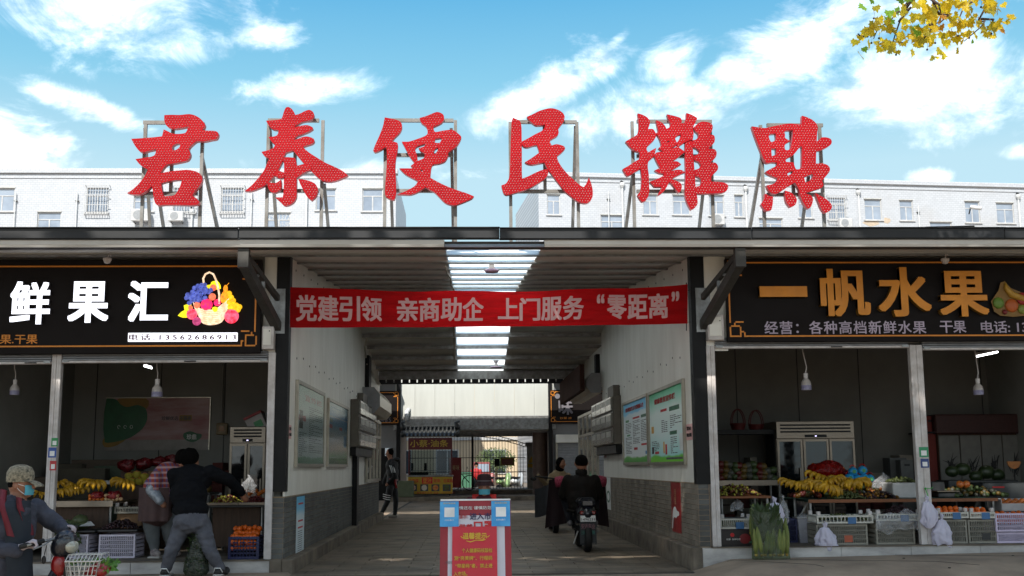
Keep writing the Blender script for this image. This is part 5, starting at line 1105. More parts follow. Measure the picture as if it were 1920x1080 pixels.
obj('lettering', text_mb('月亮馍、', f0(766, 905), EX, EZ, .42, .14, un=(0, -1, 0), bold=.01), m_red, cart); p = f0(791, 907); c = f0(811, 895); obj('red_patch', MB().box(p[0], c[0], YK-.012, YK-.002, p[2], c[2]), m_red, cart); wq_ = (c[0]-p[0]-.1)/2; [obj('lettering', text_mb(ch, (p[0]+.04+i*(wq_+.02), YK-.012, p[2]+.03), EX, EZ, wq_, c[2]-p[2]-.06, un=(0, -1, 0), bold=.015), m_py, cart) for i, ch in enumerate('豆汁')]; obj('lettering', text_mb('亮馍、豆腐脑', f0(813, 905), EX, EZ, .72, .14, un=(0, -1, 0), bold=.01), m_red, cart)
for i in range(4):
    p, c = f0(767+i*21, 921), f0(782+i*21, 908); ph = obj('menu_photo', MB().box(p[0], c[0], YK-.006, YK-.001, p[2], c[2]), mat('menu_photo_bg', '#3a3f42', .5), cart)
    obj('dish', MB().cyl(((p[0]+c[0])/2, YK-.006, (p[2]+c[2])/2), ((p[0]+c[0])/2, YK-.012, (p[2]+c[2])/2), (c[2]-p[2])*.42, n=14), mat('dish_%d' % i, ('#b06a50', '#c9c4ba', '#b0402a', '#4a3222')[i], .5, c2=('#d8d0c8', '#a89a80', '#c8a040', '#3a5a24')[i], scale=14), ph)
obj('lettering', text_mb('地址：君泰便民市场  电话：15169704621', f0(767, 926), EX, EZ, 1.7, .07, un=(0, -1, 0)), m_red, cart)
for x in (kx0+.1, kx1-.1): obj('castor', MB().cyl((x-.02, YK+.08, zk+.05), (x+.02, YK+.08, zk+.05), .05, n=10), m_dark, cart)
a = at(757, 920, YK-.6); obj('side_crate', MB().cbox(a.x-.3, a.x+.35, YK-.3, YK+.3, zk, Z(901), .02), mat('faded_green_box', '#59614a', .7), label='faded green box standing left of the snack cart', cat='box')
# ================================================================== shop contents
def mpx(px, Y): return px/ppm(Y)
def lattice(mb, org, ux, uz, un, w, h, nx, nz, t=.008, bd=.02, th=.012):
    org, ux, uz, un = Vector(org), Vector(ux), Vector(uz), Vector(un)
    def rect(u0, u1, v0, v1):
        P = [org+ux*a+uz*c+un*d for d in (0, th) for a, c in ((u0, v0), (u1, v0), (u1, v1), (u0, v1))]
        mb.add(P, [(0, 1, 2, 3), (7, 6, 5, 4), (0, 4, 5, 1), (1, 5, 6, 2), (2, 6, 7, 3), (3, 7, 4, 0)])
    rect(0, w, 0, bd); rect(0, w, h-bd, h); rect(0, bd, bd, h-bd); rect(w-bd, w, bd, h-bd)
    for i in range(1, nx): u_ = bd+(w-2*bd)*i/nx; rect(u_-t/2, u_+t/2, bd, h-bd)
    for j in range(1, nz): v_ = bd+(h-2*bd)*j/nz; rect(bd, w-bd, v_-t*.9, v_+t*.9)
def crate(px0, px1, py0, py1, Y, dep, m, lab, nx=20, nz=5, posts=False, group=None, bd=.022, lbl=None, z0=None, nm='crate'):
    a, c = at(px0, py1, Y), at(px1, py0, Y); x0, x1, z0, z1 = a.x, c.x, (a.z if z0 is None else z0), c.z; w, h = x1-x0, z1-z0
    t = thing(nm, lab, 'crate', ((x0+x1)/2, Y+dep/2, z0), group)
    for (o, ux, un, ww) in (((x0, Y, z0), (1, 0, 0), (0, 1, 0), w), ((x0, Y+dep, z0), (1, 0, 0), (0, -1, 0), w), ((x0, Y+.012, z0), (0, 1, 0), (1, 0, 0), dep-.024), ((x1, Y+.012, z0), (0, 1, 0), (-1, 0, 0), dep-.024)):
        q = MB(); lattice(q, o, ux, (0, 0, 1), un, ww, h, max(3, int(nx*ww/w)), nz, bd=bd); obj('side', q, m, t, kind='stuff')
    obj('base', MB().box(x0+.012, x1-.012, Y+.012, Y+dep-.012, z0+.01, z0+.02), m, t)
    if posts:
        for (x, y) in ((x0+.03, Y+.03), (x1-.03, Y+.03), (x0+.03, Y+dep-.03), (x1-.03, Y+dep-.03)): obj('corner_post', MB().cbox(x-.022, x+.022, y-.022, y+.022, z1, z1+.05, .005), m_white, t)
    if lbl: p = Vector((x0+w*.62, Y-.004, z0+h*.25)); obj('label', MB().box(p.x-.05, p.x+.05, Y-.004, Y-.001, p.z-.03, p.z+.05), lbl, t)
    return x0, x1, z0, z1
def pile(x0, x1, y0, y1, z0, h, r, n, m, lab, cat, seed=1, sq=1.0, nu=7, nv=5):
    rn = random.Random(seed); q = MB(); ms = m if isinstance(m, list) else [m]
    for k in range(n):
        u_, v_ = rn.random(), rn.random(); k_ = (1-abs(2*u_-1)**2.2)*(1-abs(2*v_-1)**2.2)
        q.sph((x0+(x1-x0)*u_, y0+(y1-y0)*v_, z0+r*.7+h*k_*rn.random()**.35), (r*rn.uniform(.8, 1.1), r*rn.uniform(.8, 1.1), r*sq*rn.uniform(.8, 1.1)), nu, nv, m=rn.randrange(len(ms)))
    return obj('fruit_pile', q, ms, smooth=True, label=lab, cat=cat, kind='stuff', loc=((x0+x1)/2, (y0+y1)/2, z0))
FRUIT = {}
def fruit(kind, p, r, lab, cat, group):
    key = kind
    if key not in FRUIT:
        m = {'orange': mat('orange_peel', '#d9660f', .45, 0, .12, 8, c2='#c44f08', bump=.001, bscale=90), 'apple': mat('red_apple', '#a8231c', .3, 0, .2, 6, c2='#c9903a'), 'cream': mat('cream_fruit', '#c9a57a', .5, 0, .1, 6), 'tang': mat('tangerine', '#cc6a1a', .45, 0, .1, 8)}[kind]
        FRUIT[key] = mesh_of(MB().sph((0, 0, 0), (1, 1, .93), 12, 9), kind, m, True)
    o = bpy.data.objects.new(kind if kind != 'tang' else 'tangerine', FRUIT[key]); COL.objects.link(o); o.location = p; o.scale = (r, r, r); o.rotation_euler = (random.random()*3, random.random()*3, 0); ROOT[o.name] = Vector(p)
    return tag(o, lab, cat, group)
m_ban_y = mat('banana_skin', '#c4951a', .5, 0, .15, 14, c2='#8f6c16', obj_rand=.25); m_bstem = mat('banana_stem', '#4a4416', .7)
def bananas(px, py, Y, wpx, lab, n=8, tilt=0.0, seed=0):
    """a hand of bananas: fingers fan out from the dark crown and curl down"""
    rn = random.Random(seed); c = at(px, py, Y); W_ = mpx(wpx, Y)/2; L = max(W_*1.15, .12); RT = Matrix.Rotation(rn.uniform(-.4, .4), 3, 'Y') @ Matrix.Rotation(rn.uniform(-.5, .3), 3, 'X')
    t = thing('banana_bunch', lab, 'bananas', c, 'hands of bananas on the stalls')
    obj('crown', MB().sph(c, (L*.16, L*.16, L*.1), 7, 5), m_bstem, t, smooth=True)
    for k in range(n):
        row = k % 2; a = -1.35+2.7*(k+.5)/n + rn.uniform(-.08, .08); dx, dy = math.sin(a+tilt), -math.cos(a*.55)*.8
        ll = L*(1.0-.12*row)*rn.uniform(.92, 1.06); P = []; R_ = []
        for i in range(6):
            s_ = i/5; out = ll*(math.sin(s_*1.9)/math.sin(1.45))*.95; P.append(c+RT @ Vector((dx*out, dy*out*.6-.03*row, L*.14+L*.2*math.sin(s_*2.6)-L*.5*s_**2.0-.015*row))); R_.append(L*(.055, .115, .135, .13, .1, .03)[i]*1.05)
        obj('banana', MB().tube(P, R_, 7), m_ban_y, t, smooth=True)
def bag(px0, px1, py0, py1, Y, m, lab, folds=7, seed=0, knot=.16, dep=.5, nm='plastic_bag', tagp=None):
    """thin bag hanging from its knot: pleated skin that widens downwards"""
    a, c = at(px0, py1, Y), at(px1, py0, Y); x0, x1, z0, z1 = a.x, c.x, a.z, c.z; w, h = (x1-x0)/2, z1-z0; cx = (x0+x1)/2; rn = random.Random(seed); ph = rn.random()*6
    q = MB(); nu, nv = 46, 28
    def fn(u_, v_):
        th = u_*2*math.pi; prof = .10+.9*min(1, (v_/.55))**.8 if v_ > knot else .10+.25*abs(v_-knot*.7)/knot
        if v_ > .9: prof *= 1-.25*(v_-.9)/.1
        f_ = 1+(.17*math.sin(folds*th+ph+v_*3)+.1*math.sin(3*th+ph*2-v_*4)+.06*math.sin(13*th+v_*9))*min(1, v_*2.2)*(1 if v_ < .97 else .5)
        f_ += (.34*abs(mnoise.noise(Vector((math.cos(th)*2.2+seed, math.sin(th)*2.2, v_*4.5))))-.1+.12*mnoise.noise(Vector((math.cos(th)*6, math.sin(th)*6+seed, v_*9))))*min(1, v_*2.5)
        return Vector((cx+w*prof*f_*math.cos(th)+.12*w*math.sin(v_*5+ph), Y+dep*w*prof*f_*math.sin(th), z1-h*v_*(1+.07*math.sin(2*th+ph))))
    q.grid(fn, nu, nv); t = thing(nm, lab, 'plastic bag', (cx, Y, z0)); obj('film', q, m, t, smooth=True)
    obj('knot', MB().tube([(cx, Y, z1-h*knot), (cx+.01, Y, z1), (cx-.015, Y, z1+.02)], [w*.12, w*.16, w*.05], 7), m, t, smooth=True)
    return t
m_wbag = sheer('white_polythene', '#d9d5e6', .3, .35, .05, 6); m_film = film('clear_polythene', '#f2f4f2', .22); m_film2 = film('bag_polythene', '#cdd6c0', .13, milky='#a8af9a')
m_crw = mat('white_crate_plastic', '#c9c2d2', .5, 0, .06, 8); m_crg = mat('grey_crate_plastic', '#8d897d', .6, 0, .1, 8); m_crgl = mat('pale_tray_plastic', '#c2bfb4', .55, 0, .08, 8); m_crb = mat('navy_crate_plastic', '#1c2350', .5, 0, .1, 8); m_crl = mat('lavender_crate_plastic', '#c4b8d0', .5, 0, .06, 8)
m_steel = mat('stainless_steel', '#7d7469', .35, .8, .03, 3, stretch=(1, 1, 3)); m_wood = mat('brown_board', '#4a3526', .7, 0, .18, 4, c2='#38271b', stretch=(8, 1, 1)); m_carton = mat('brown_carton', '#7d5f41', .8, 0, .08, 6)
m_tray = mat('dark_tray', '#3a3b3c', .45, .3, .1, 8); m_green_cloth = mat('dark_green_cloth', '#123c30', .8, 0, .15, 10)
m_leaf = sheer('vegetable_leaf', '#33481e', .2, .6, .25, 8); m_squash = mat('green_squash', '#3f4a2c', .5, 0, .2, 9, c2='#565f3c')
# ---- pendant bulbs and lit tubes
def bulb(px, py0, py1, ytop, Y, lab, zig=False):
    c0, c1 = at(px, py1, Y), at(px, py0, Y); h = c1.z-c0.z; r = h*.3; t = thing('pendant_bulb', lab, 'light bulb', c0, 'unlit bulbs hanging in the shop doorways')
    obj('bulb', MB().lathe([(0, 0), (r*.75, .005), (r*.95, h*.12), (r, h*.3), (r*.9, h*.5), (r*.45, h*.68), (r*.36, h*.72)], c0, 14), mat('frosted_bulb', '#b5aca6', .3, spec=.6), t, smooth=True); obj('collar', MB().lathe([(r*.97, h*.02), (r*1.0, h*.3), (r*.96, h*.31)], c0, 14), mat('lilac_diffuser', '#8f8aa6', .3), t, smooth=True); obj('holder', MB().lathe([(r*.42, h*.7), (r*.45, h), (0, h)], c0, 10), m_white, t)
    tp = at(px, ytop, Y); obj('cord', MB().tube([c0+Vector((0, 0, h)), c0+Vector((.015 if zig else 0, 0, h+.08)), Vector((tp.x-(.05 if zig else 0), Y, tp.z)), Vector((tp.x-(.05 if zig else 0), Y, tp.z+.15))], .007, 5), m_white, t)
bulb(294, 711, 745, 690, .5, 'bulb hanging in the middle of the left fruit shop doorway'); bulb(27, 712, 741, 690, .5, 'bulb hanging left of the white double post'); bulb(1512, 700, 732, 658, .5, 'bulb hanging in the nearer right shop doorway', True); bulb(1835, 710, 741, 658, .5, 'bulb on a kinked cord in the far right doorway', True)
for (p, q_, Y, lab) in (((271, 686), (284, 690), 2.2, 'short lit fluorescent tube end in the left shop'), ((1832, 668), (1870, 660), 2.2, 'lit fluorescent tube in the far right doorway')):
    t = thing('fluorescent_tube', lab, 'tube light', at(*p, Y)); obj('tube', MB().cyl(at(*p, Y), at(*q_, Y+.6), .014, n=8), mat('lit_tube', '#ffffff', .5, emit=6.0), t); obj('batten', MB().bar(at(*p, Y)+Vector((0, 0, .035)), at(*q_, Y+.6)+Vector((0, 0, .035)), .04, .03), m_white, t)
# ================================================================== left fruit shop
YB4 = 4.28
a, c = at(196, 845, YB4), at(394, 746, YB4); t = thing('wall_poster', 'large dim poster with green and striped print on the left shop back wall', 'poster', ((a.x+c.x)/2, YB4, a.z)); pw, phh = c.x-a.x, c.z-a.z
sh = obj('sheet', MB().box(a.x, c.x, YB4-.01, YB4+.01, a.z, c.z), mat('poster_pink', '#a88e8c', .5, 0, .2, 2.5, c2='#8a4a4c', stretch=(.4, 1, 2.2)), t); PS = lambda u_, v_, d=.012: (a.x+pw*u_, YB4-d, c.z-phh*v_)
obj('frame', MB().box(a.x-.015, c.x+.015, YB4-.014, YB4, c.z, c.z+.015).box(c.x, c.x+.015, YB4-.014, YB4, a.z, c.z), m_alu, t)
def blob(pts, m, d): vs, fs = flat_shape([smooth_poly(pts)], lambda x, y, dd: PS(x, y, d), 0); obj('printed_shape', MB().add(vs, fs), m, sh)
m_pgn = mat('poster_green', '#1f5a36', .5); m_por = mat('poster_ochre', '#8a6a20', .5)
blob([(.12, .0), (.38, .0), (.39, .2), (.2, .3), (.1, .12)], m_por, .0115); blob([(.0, .75), (.22, .7), (.12, .9), (.0, .93)], m_por, .0115); blob([(.0, .0), (.09, .02), (.14, .12), (.2, .17), (.3, .13), (.38, .2), (.4, .4), (.36, .58), (.25, .75), (.12, .83), (.0, .84)], m_pgn, .013); blob([(.76, .68), (.82, .64), (.88, .68), (.93, .7), (.92, .78), (.85, .85), (.79, .82), (.755, .75)], m_pgn, .013)
q = MB().add([PS(0, .8, .011), PS(1, .8, .011), PS(1, 1, .011), PS(0, 1, .011)], [(0, 1, 2, 3)]); obj('printed_shape', q, mat('poster_cream', '#8f8a84', .5), sh)
obj('lettering', text_mb('珍鲜优选', PS(.54, .43), EX, EZ, pw*.16, phh*.08, un=(0, -1, 0), bold=.01), m_pgr, sh); q = MB().add([PS(.71, .44, .0125), PS(.83, .44, .0125), PS(.83, .33, .0125), PS(.71, .33, .0125)], [(0, 1, 2, 3)]); obj('printed_shape', q, m_por, sh); obj('lettering', text_mb('不隔夜', PS(.715, .43, .013), EX, EZ, pw*.11, phh*.08, un=(0, -1, 0), bold=.01), m_pgr, sh); obj('lettering', text_mb('珍鼎', PS(.79, .8, .014), EX, EZ, pw*.09, phh*.1, un=(0, -1, 0), bold=.02), m_wprint, sh)
for k in range(3):
    p = Vector(PS(.13+k*.06, .55, .014)); obj('printed_mark', MB().tube([p+Vector((.02*math.cos(i*.6), 0, .025*math.sin(i*.6))) for i in range(9 + k)], .004, 4), m_wprint, sh)
a, c = at(405, 815, 4.2), at(426, 793, 4.2); t = thing('switch_box', 'small beige switch box on the back wall left of the fridge', 'switch box', a); obj('case', MB().cbox(a.x, c.x, 4.2, 4.29, a.z, c.z, .01), mat('beige_plastic', '#8a7a5c', .6), t); obj('window', MB().box(a.x+.04, c.x-.04, 4.19, 4.2, a.z+.05, c.z-.05), mat('amber_window', '#8a5a18', .4), t)
obj('wall_conduit', MB().cyl((at(415, 793, 4.25).x, 4.26, at(415, 793, 4.25).z), (at(415, 793, 4.25).x, 4.26, 3.4), .012, n=6), m_inside, label='thin conduit running up the back wall from the switch box', cat='conduit')
def fridge(px0, px1, py0, pyd, py1, Y, zf, doors, lab):
    x0, x1 = at(px0, pyd, Y).x, at(px1, pyd, Y).x; z1, zd = at(px0, py0, Y).z, at(px0, pyd, Y).z; t = thing('display_fridge', lab, 'fridge', ((x0+x1)/2, Y+.35, zf))
    obj('cabinet', MB().box(x0, x1, Y+.04, Y+.75, zf, z1), m_steel, t)
    gr = obj('grille', MB().cbox(x0, x1, Y, Y+.038, zd, z1, .008), m_steel, t)
    for k in range(3): z = zd+(z1-zd)*(.35+.19*k); obj('vent_slot', MB().box(x0+.06, x1-.06, Y-.004, Y-.001, z, z+.025), m_ink, gr)
    obj('control_panel', MB().box(x0+(x1-x0)*.36, x0+(x1-x0)*.64, Y-.006, Y-.001, zd+.02, zd+.06), m_ink, gr); obj('led', MB().box((x0+x1)/2-.012, (x0+x1)/2+.012, Y-.009, Y-.006, zd+.032, zd+.046), mat('white_led', '#d8d0ff', .4, emit=1.5), gr)
    dw = (x1-x0)/doors
    for k in range(doors):
        a_, c_ = x0+dw*k+.008, x0+dw*(k+1)-.008; q = MB(); f = .03; z0 = zf+.12; zz = zd-.01
        q.box(a_, c_, Y, Y+.03, z0, z0+f).box(a_, c_, Y, Y+.03, zz-f, zz).box(a_, a_+f, Y, Y+.03, z0+f, zz-f).box(c_-f, c_, Y, Y+.03, z0+f, zz-f); d = obj('door', q, m_steel, t); obj('pane', MB().box(a_+f, c_-f, Y+.012, Y+.018, z0+f, zz-f), mat('fridge_glass', '#15181a', .05, spec=.7), d); obj('handle', MB().bar((c_-.05, Y-.02, z0+.5), (c_-.05, Y-.02, z0+.8), .02), m_steel, d)
fridge(430, 498, 800, 831, 935, 2.6, ZL, 2, 'steel display fridge in the back right corner of the left shop')
a = at(487, 815, 2.7); t = thing('gift_carton', 'red and white fruit carton tilted on top of the left shop fridge', 'carton', a); Mx = Matrix.Translation(a+Vector((0, 0, .02))) @ Matrix.Rotation(-.45, 4, 'Y'); obj('body', MB().cbox(-.12, .14, 0, .3, 0, .26, .005, M=Mx), mat('white_carton', '#a8a4a4', .6), t); obj('lid', MB().cbox(-.125, .145, -.005, .305, .262, .3, .004, M=Mx), mat('carton_red', '#8a1418', .5), t); obj('print', MB().box(-.02, .1, -.004, -.001, .08, .18, M=Mx), m_pg, t)
a = at(485, 812, 2.7); t = thing('brown_carton', 'plain brown carton under the red and white one on the fridge', 'carton', a); obj('body', MB().cbox(a.x-.1, a.x+.16, 2.7, 3.0, a.z-.1, a.z, .004, M=None), m_carton, t)
# tables
def table(x0, x1, y0, y1, z, zf, m_top, lab, front=None, legs=True, th=.03, rail=True):
    t = thing('stall_table', lab, 'table', ((x0+x1)/2, (y0+y1)/2, zf)); obj('top', MB().cbox(x0, x1, y0, y1, z-th, z, .006), m_top, t)
    if rail: obj('edge_rail', MB().box(x0, x1, y0-.012, y0-.001, z-.06, z+.012), m_steel, t)
    if legs:
        for x in (x0+.04, x1-.04):
            for y in (y0+.05, y1-.05): obj('leg', MB().cyl((x, y, zf), (x, y, z-th), .017, n=8), m_galv, t)
    if front: obj('front_panel', MB().box(x0+.08, x1-.08, y0+.1, y0+.12, front, z-th), m_wood, t)
    return t
zt1 = at(160, 941, .75).z; tx0, tx1 = at(-60, 941, .75).x, at(212, 941, .75).x
table(tx0, tx1, .75, 1.9, zt1, ZL, m_steel, 'steel-topped banana table in the left shop with a brown front', front=ZL+.2)
for k, (px, py, w, lab, n_, tl_) in enumerate(((73, 926, 26, 'few bananas half hidden left of the white double post', 5, .3), (115, 907, 34, 'upper banana bunch right beside the white double post', 8, 0), (138, 911, 34, 'upper banana bunch second from the white double post', 8, .2), (118, 925, 46, 'large lower banana bunch beside the white double post', 10, 0), (152, 925, 38, 'small flat banana bunch in the middle of the left table', 8, .1), (178, 908, 50, 'largest banana bunch at the centre of the left shop table', 10, 0), (234, 906, 46, 'banana bunch nearest the plaid-shirted vendor', 10, 0))):
    bananas(px, py, 1.0+(.25 if py < 915 else 0), w, lab, n_, tl_, k)
for k in range(7): fruit('tang', at(169+k % 4*7.5, 936-(k//4)*6, .95), .026, 'tangerine in the red net bag on the left shop table', 'tangerine', 'tangerines in a net bag')
for k in range(9): fruit('cream', at(199+k % 5*7, 936-(k//5)*7, .95), .027, 'cream-coloured fruit in a net bag beside the banana bunches', 'fruit', 'cream fruit in net bags')
for (px, lab) in ((182, 'red net bag over tangerines on the left table'), (214, 'red net bag over cream fruit on the left table')): c = at(px, 930, .98); obj('net_bag', MB().sph(c, (.1, .07, .055), 14, 8, lump=.5, seed=px), film('red_net', '#e0b0b0', .5, milky='#a01c28'), smooth=True, label=lab, cat='net bag', loc=c)
a = at(208, 908, 1.9); obj('foam_box', MB().cbox(a.x-.11, a.x+.11, 1.8, 2.1, a.z, a.z+.05, .006), mat('white_foam', '#b5b5b5', .7), label='low white foam box behind the bananas', cat='foam box', loc=a)
for k, (px, py) in enumerate(((242, 892), (257, 889), (271, 893), (247, 902), (262, 902), (276, 904), (237, 903))):
    c = at(px, py, 1.9); fruit('apple', c, .05, 'red apple in a yellow foam sleeve on the raised shelf', 'apple', 'apples in yellow foam sleeves'); t = obj('foam_sleeve', MB().lathe([(.035, -.052), (.058, -.02), (.06, .01), (.045, .035)], c, 12), mat('yellow_foam_net', '#9a8c28', .8), smooth=True, label='yellow foam sleeve round an apple on the raised shelf', cat='foam sleeve', group='yellow foam sleeves round apples', loc=c)
a = at(258, 905, 1.85); obj('raised_shelf', MB().cbox(a.x-.24, a.x+.25, 1.8, 2.3, ZL, a.z-.03, .01), m_wood, label='brown display riser under the sleeved apples', cat='riser', loc=a)
c = at(262, 872, 2.1)
for k, dx in enumerate((-.16, .02, .2, .36)): cc = c+Vector((dx, .1*k, .02*k)); obj('red_wrapper', MB().sph(cc, (.13, .1, .075), 14, 8, lump=.6, seed=k), film('red_cellophane', '#c06060', .75, milky='#6e1018'), smooth=True, label=('leftmost red cellophane fruit pack behind the vendor', 'second red cellophane pack from the left behind the vendor', 'third red cellophane pack from the left behind the vendor', 'rightmost red cellophane pack, behind the customer')[k], cat='fruit pack', group='red cellophane packs', loc=cc)
x0, x1, z0, z1 = crate(214, 268, 950, 963, .85, .4, m_crg, 'shallow grey tray crate beside the vendor apron', 16, 1, posts=True)
pile(x0+.03, x1-.03, .88, 1.2, z0+.02, .06, .018, 90, mat('dark_grape', '#2a1016', .35), 'dark red grapes in the tray beside the vendor', 'grapes', 3)
a, c = at(218, 992, .9), at(266, 966, .9); t = thing('brown_carton', 'brown carton with a printed emblem under the grey tray crate', 'carton', a); obj('body', MB().cbox(a.x, c.x, .9, 1.25, a.z, z0-.004, .004), m_carton, t); obj('emblem', MB().cyl((a.x+.12, .899, (a.z+c.z)/2), (a.x+.12, .895, (a.z+c.z)/2), .05, n=12), m_wood, t)
zt2 = at(220, 993, .45).z; x0, x1 = at(184, 993, .45).x, at(259, 993, .45).x; obj('low_tray', MB().cbox(x0, x1, .42, .88, zt2-.025, zt2, .006), m_tray, label='dark low tray holding grapes over the white crates', cat='tray'); pile(x0+.03, x1-.05, .45, .8, zt2, .1, .017, 190, mat('dark_grape', ''), 'heap of dark grapes on the low tray by the vendor feet', 'grapes', 5)
x0b, x1b = at(120, 990, .45).x, at(180, 990, .45).x; obj('low_tray', MB().cbox(x0b, x1b, .42, .88, zt2-.03, zt2-.005, .006), m_tray, label='dark low tray holding green squashes', cat='tray')
crate(184, 254, 1002, 1043, .42, .42, m_crw, 'white slatted crate beside the vendor shoe', 17, 5, group='white slatted crates under the low trays', z0=ZL); crate(122, 166, 1002, 1040, .46, .42, m_crw, 'white slatted crate half hidden by the scooter headlight', 13, 5, group='white slatted crates under the low trays', z0=ZL)
for k, (px, py, r) in enumerate(((114, 983, 9), (125, 982, 10), (138, 982, 11), (151, 976, 14), (158, 984, 9), (147, 986, 9))): c = at(px, py, .6); obj('green_squash', MB().sph(c, (mpx(r, .6), .12, mpx(r*.8, .6)), 12, 8, lump=.15, seed=k), m_squash, smooth=True, label=('leftmost green squash on the low tray', 'second green squash from the left on the low tray', 'third green squash from the left on the low tray', 'largest topmost green squash on the low tray', 'rightmost green squash on the low tray', 'green squash under the loose white paper')[k], cat='squash', group='green squashes', loc=c)
q = MB(); rn = random.Random(9)
for k in range(130):
    p = at(rn.uniform(92, 150), rn.uniform(975, 1030), .38)+Vector((0, rn.uniform(-.05, .05), 0)); d = Vector((rn.uniform(-.5, .5), rn.uniform(-.4, .2), rn.uniform(-1, -.2))).normalized()*rn.uniform(.04, .1); s_ = d.cross(Vector((0, 1, 0))).normalized()*rn.uniform(.008, .02); q.add([p, p+d*.5+s_, p+d, p+d*.5-s_], [(0, 1, 2, 3)])
obj('leafy_greens', q, m_leaf, label='bunch of leafy greens hanging over the low tray', cat='greens', kind='stuff'); a = at(160, 985, .5); obj('paper_sheet', MB().add([at(148, 987, .42), at(178, 985, .42), at(170, 977, .6), at(160, 978, .6)], [(0, 1, 2, 3)]).add([at(148, 987.4, .42), at(178, 985.4, .42), at(170, 977.4, .6), at(160, 978.4, .6)], [(3, 2, 1, 0)]), m_wprint, label='loose white paper lying on the squash tray', cat='paper', loc=a)
# right half of the left shop
zt3 = at(440, 947, .7).z; x0, x1 = at(384, 947, .7).x, at(497, 947, .7).x; table(x0, x1, .7, 1.7, zt3, ZL, m_tray, 'dark table with jujube and cherry trays in the left shop', front=ZL+.1, rail=False)
m_juj = [mat('jujube_green', '#8f8a2c', .4), mat('jujube_brown', '#5c2c18', .4)]
def tray(px0, px1, Y, z, lab): a, c = at(px0, 945, Y).x, at(px1, 945, Y).x; q = MB().box(a, c, Y, Y+.55, z, z+.006).box(a, c, Y, Y+.008, z+.006, z+.03).box(a, c, Y+.542, Y+.55, z+.006, z+.03).box(a, a+.008, Y+.008, Y+.542, z+.006, z+.03).box(c-.008, c, Y+.008, Y+.542, z+.006, z+.03); obj('fruit_tray', q, m_steel, label=lab, cat='tray', loc=(a, Y, z)); return a, c
a, c = tray(387, 446, .68, zt3+.001, 'steel tray of jujubes on the dark table'); pile(a+.02, c-.02, .72, 1.18, zt3+.006, .1, .016, 230, m_juj, 'heap of yellow-brown jujubes on the dark table', 'jujubes', 6)
a, c = tray(447, 496, .68, zt3+.001, 'steel tray of cherries next to the door post'); pile(a+.02, c-.02, .72, 1.18, zt3+.006, .09, .013, 260, mat('cherry', '#5e1012', .3), 'heap of dark red cherries beside the door post', 'cherries', 7)
for k in range(9): fruit('tang', at(452+k*5.5+random.uniform(-1, 1), 926-(k % 3)*3, 1.35), .03, 'small orange fruit behind the cherries', 'tangerine', 'orange fruit behind the cherries')
bag(452, 480, 893, 925, 1.0, m_film, 'clear plastic bag of air on the cherry table', 5, 3, .05)
x0, x1, z0, z1 = crate(427, 486, 1006, 1047, .03, .4, m_crb, 'navy crate filled with oranges beside the left door post', 8, 5, bd=.03, z0=ZL); nO = 0
for j in range(3):
    for i in range(7):
        for l in range(3 if j == 0 else 2): fruit('orange', Vector((x0+.045+(x1-x0-.09)*(i+.5*(l % 2))/6.4, .07+l*.085+random.uniform(-.01, .01), z1-.01-.06*(j)+.045*l+random.uniform(-.008, .012))), .034, 'orange heaped in the navy crate', 'orange', 'oranges in the navy crate')
for k in range(5): fruit('orange', Vector((x0+.1+k*.06, .18+.03*(k % 2), z1+.085+.012*(k % 2))), .034, 'orange heaped in the navy crate', 'orange', 'oranges in the navy crate')
# bag of cut greens between the customer's legs
def sack(px0, px1, py0, py1, Y, m, lab, top=.5, seed=0, dep=.7):
    a, c = at(px0, py1, Y), at(px1, py0, Y); w, h, cx = (c.x-a.x)/2, c.z-a.z, (a.x+c.x)/2; z0 = a.z; q = MB()
    def fn(u_, v_):
        th = u_*2*math.pi; r = (1-(1-top)*v_**1.2)*(1 if v_ > .06 else .8+v_*3.3); f_ = 1+.06*math.sin(5*th+seed)+.05*math.sin(9*th+v_*7)*v_ + .1*v_*math.sin(3*th+seed)
        return Vector((cx+w*r*f_*math.cos(th)-.35*w*(v_**2)*(1 if seed else -1), Y+dep*w*r*f_*math.sin(th), z0+h*v_*(1+.05*math.sin(th*2+seed)*v_)))
    q.grid(fn, 30, 14); t = thing('produce_sack', lab, 'plastic sack', (cx, Y, z0)); obj('film', q, m, t, smooth=True); return a, c
a, c = sack(342, 394, 985, 1078, -.45, film('sack_polythene', '#8a9480', .35, milky='#585d50'), 'sack of cut greens standing between the customer feet', .35, 0)
q = MB(); rn = random.Random(2)
for k in range(420):
    v_ = rn.random()**1.3; p = Vector((a.x+(c.x-a.x)*(.5+(rn.random()-.5)*.7*(1-.6*v_)), -.45+rn.uniform(-.1, .1)*(1-.5*v_), a.z+.03+(c.z-a.z)*.8*v_)); d = Vector((rn.uniform(-1, 1), rn.uniform(-1, 1), rn.uniform(-.6, 1))).normalized()*rn.uniform(.04, .09); s_ = d.orthogonal().normalized()*.008; q.add([p, p+d*.5+s_, p+d, p+d*.5-s_], [(0, 1, 2, 3)])
obj('cut_greens', q, m_leaf, label='dark cut greens inside the sack between the customer feet', cat='greens', kind='stuff')
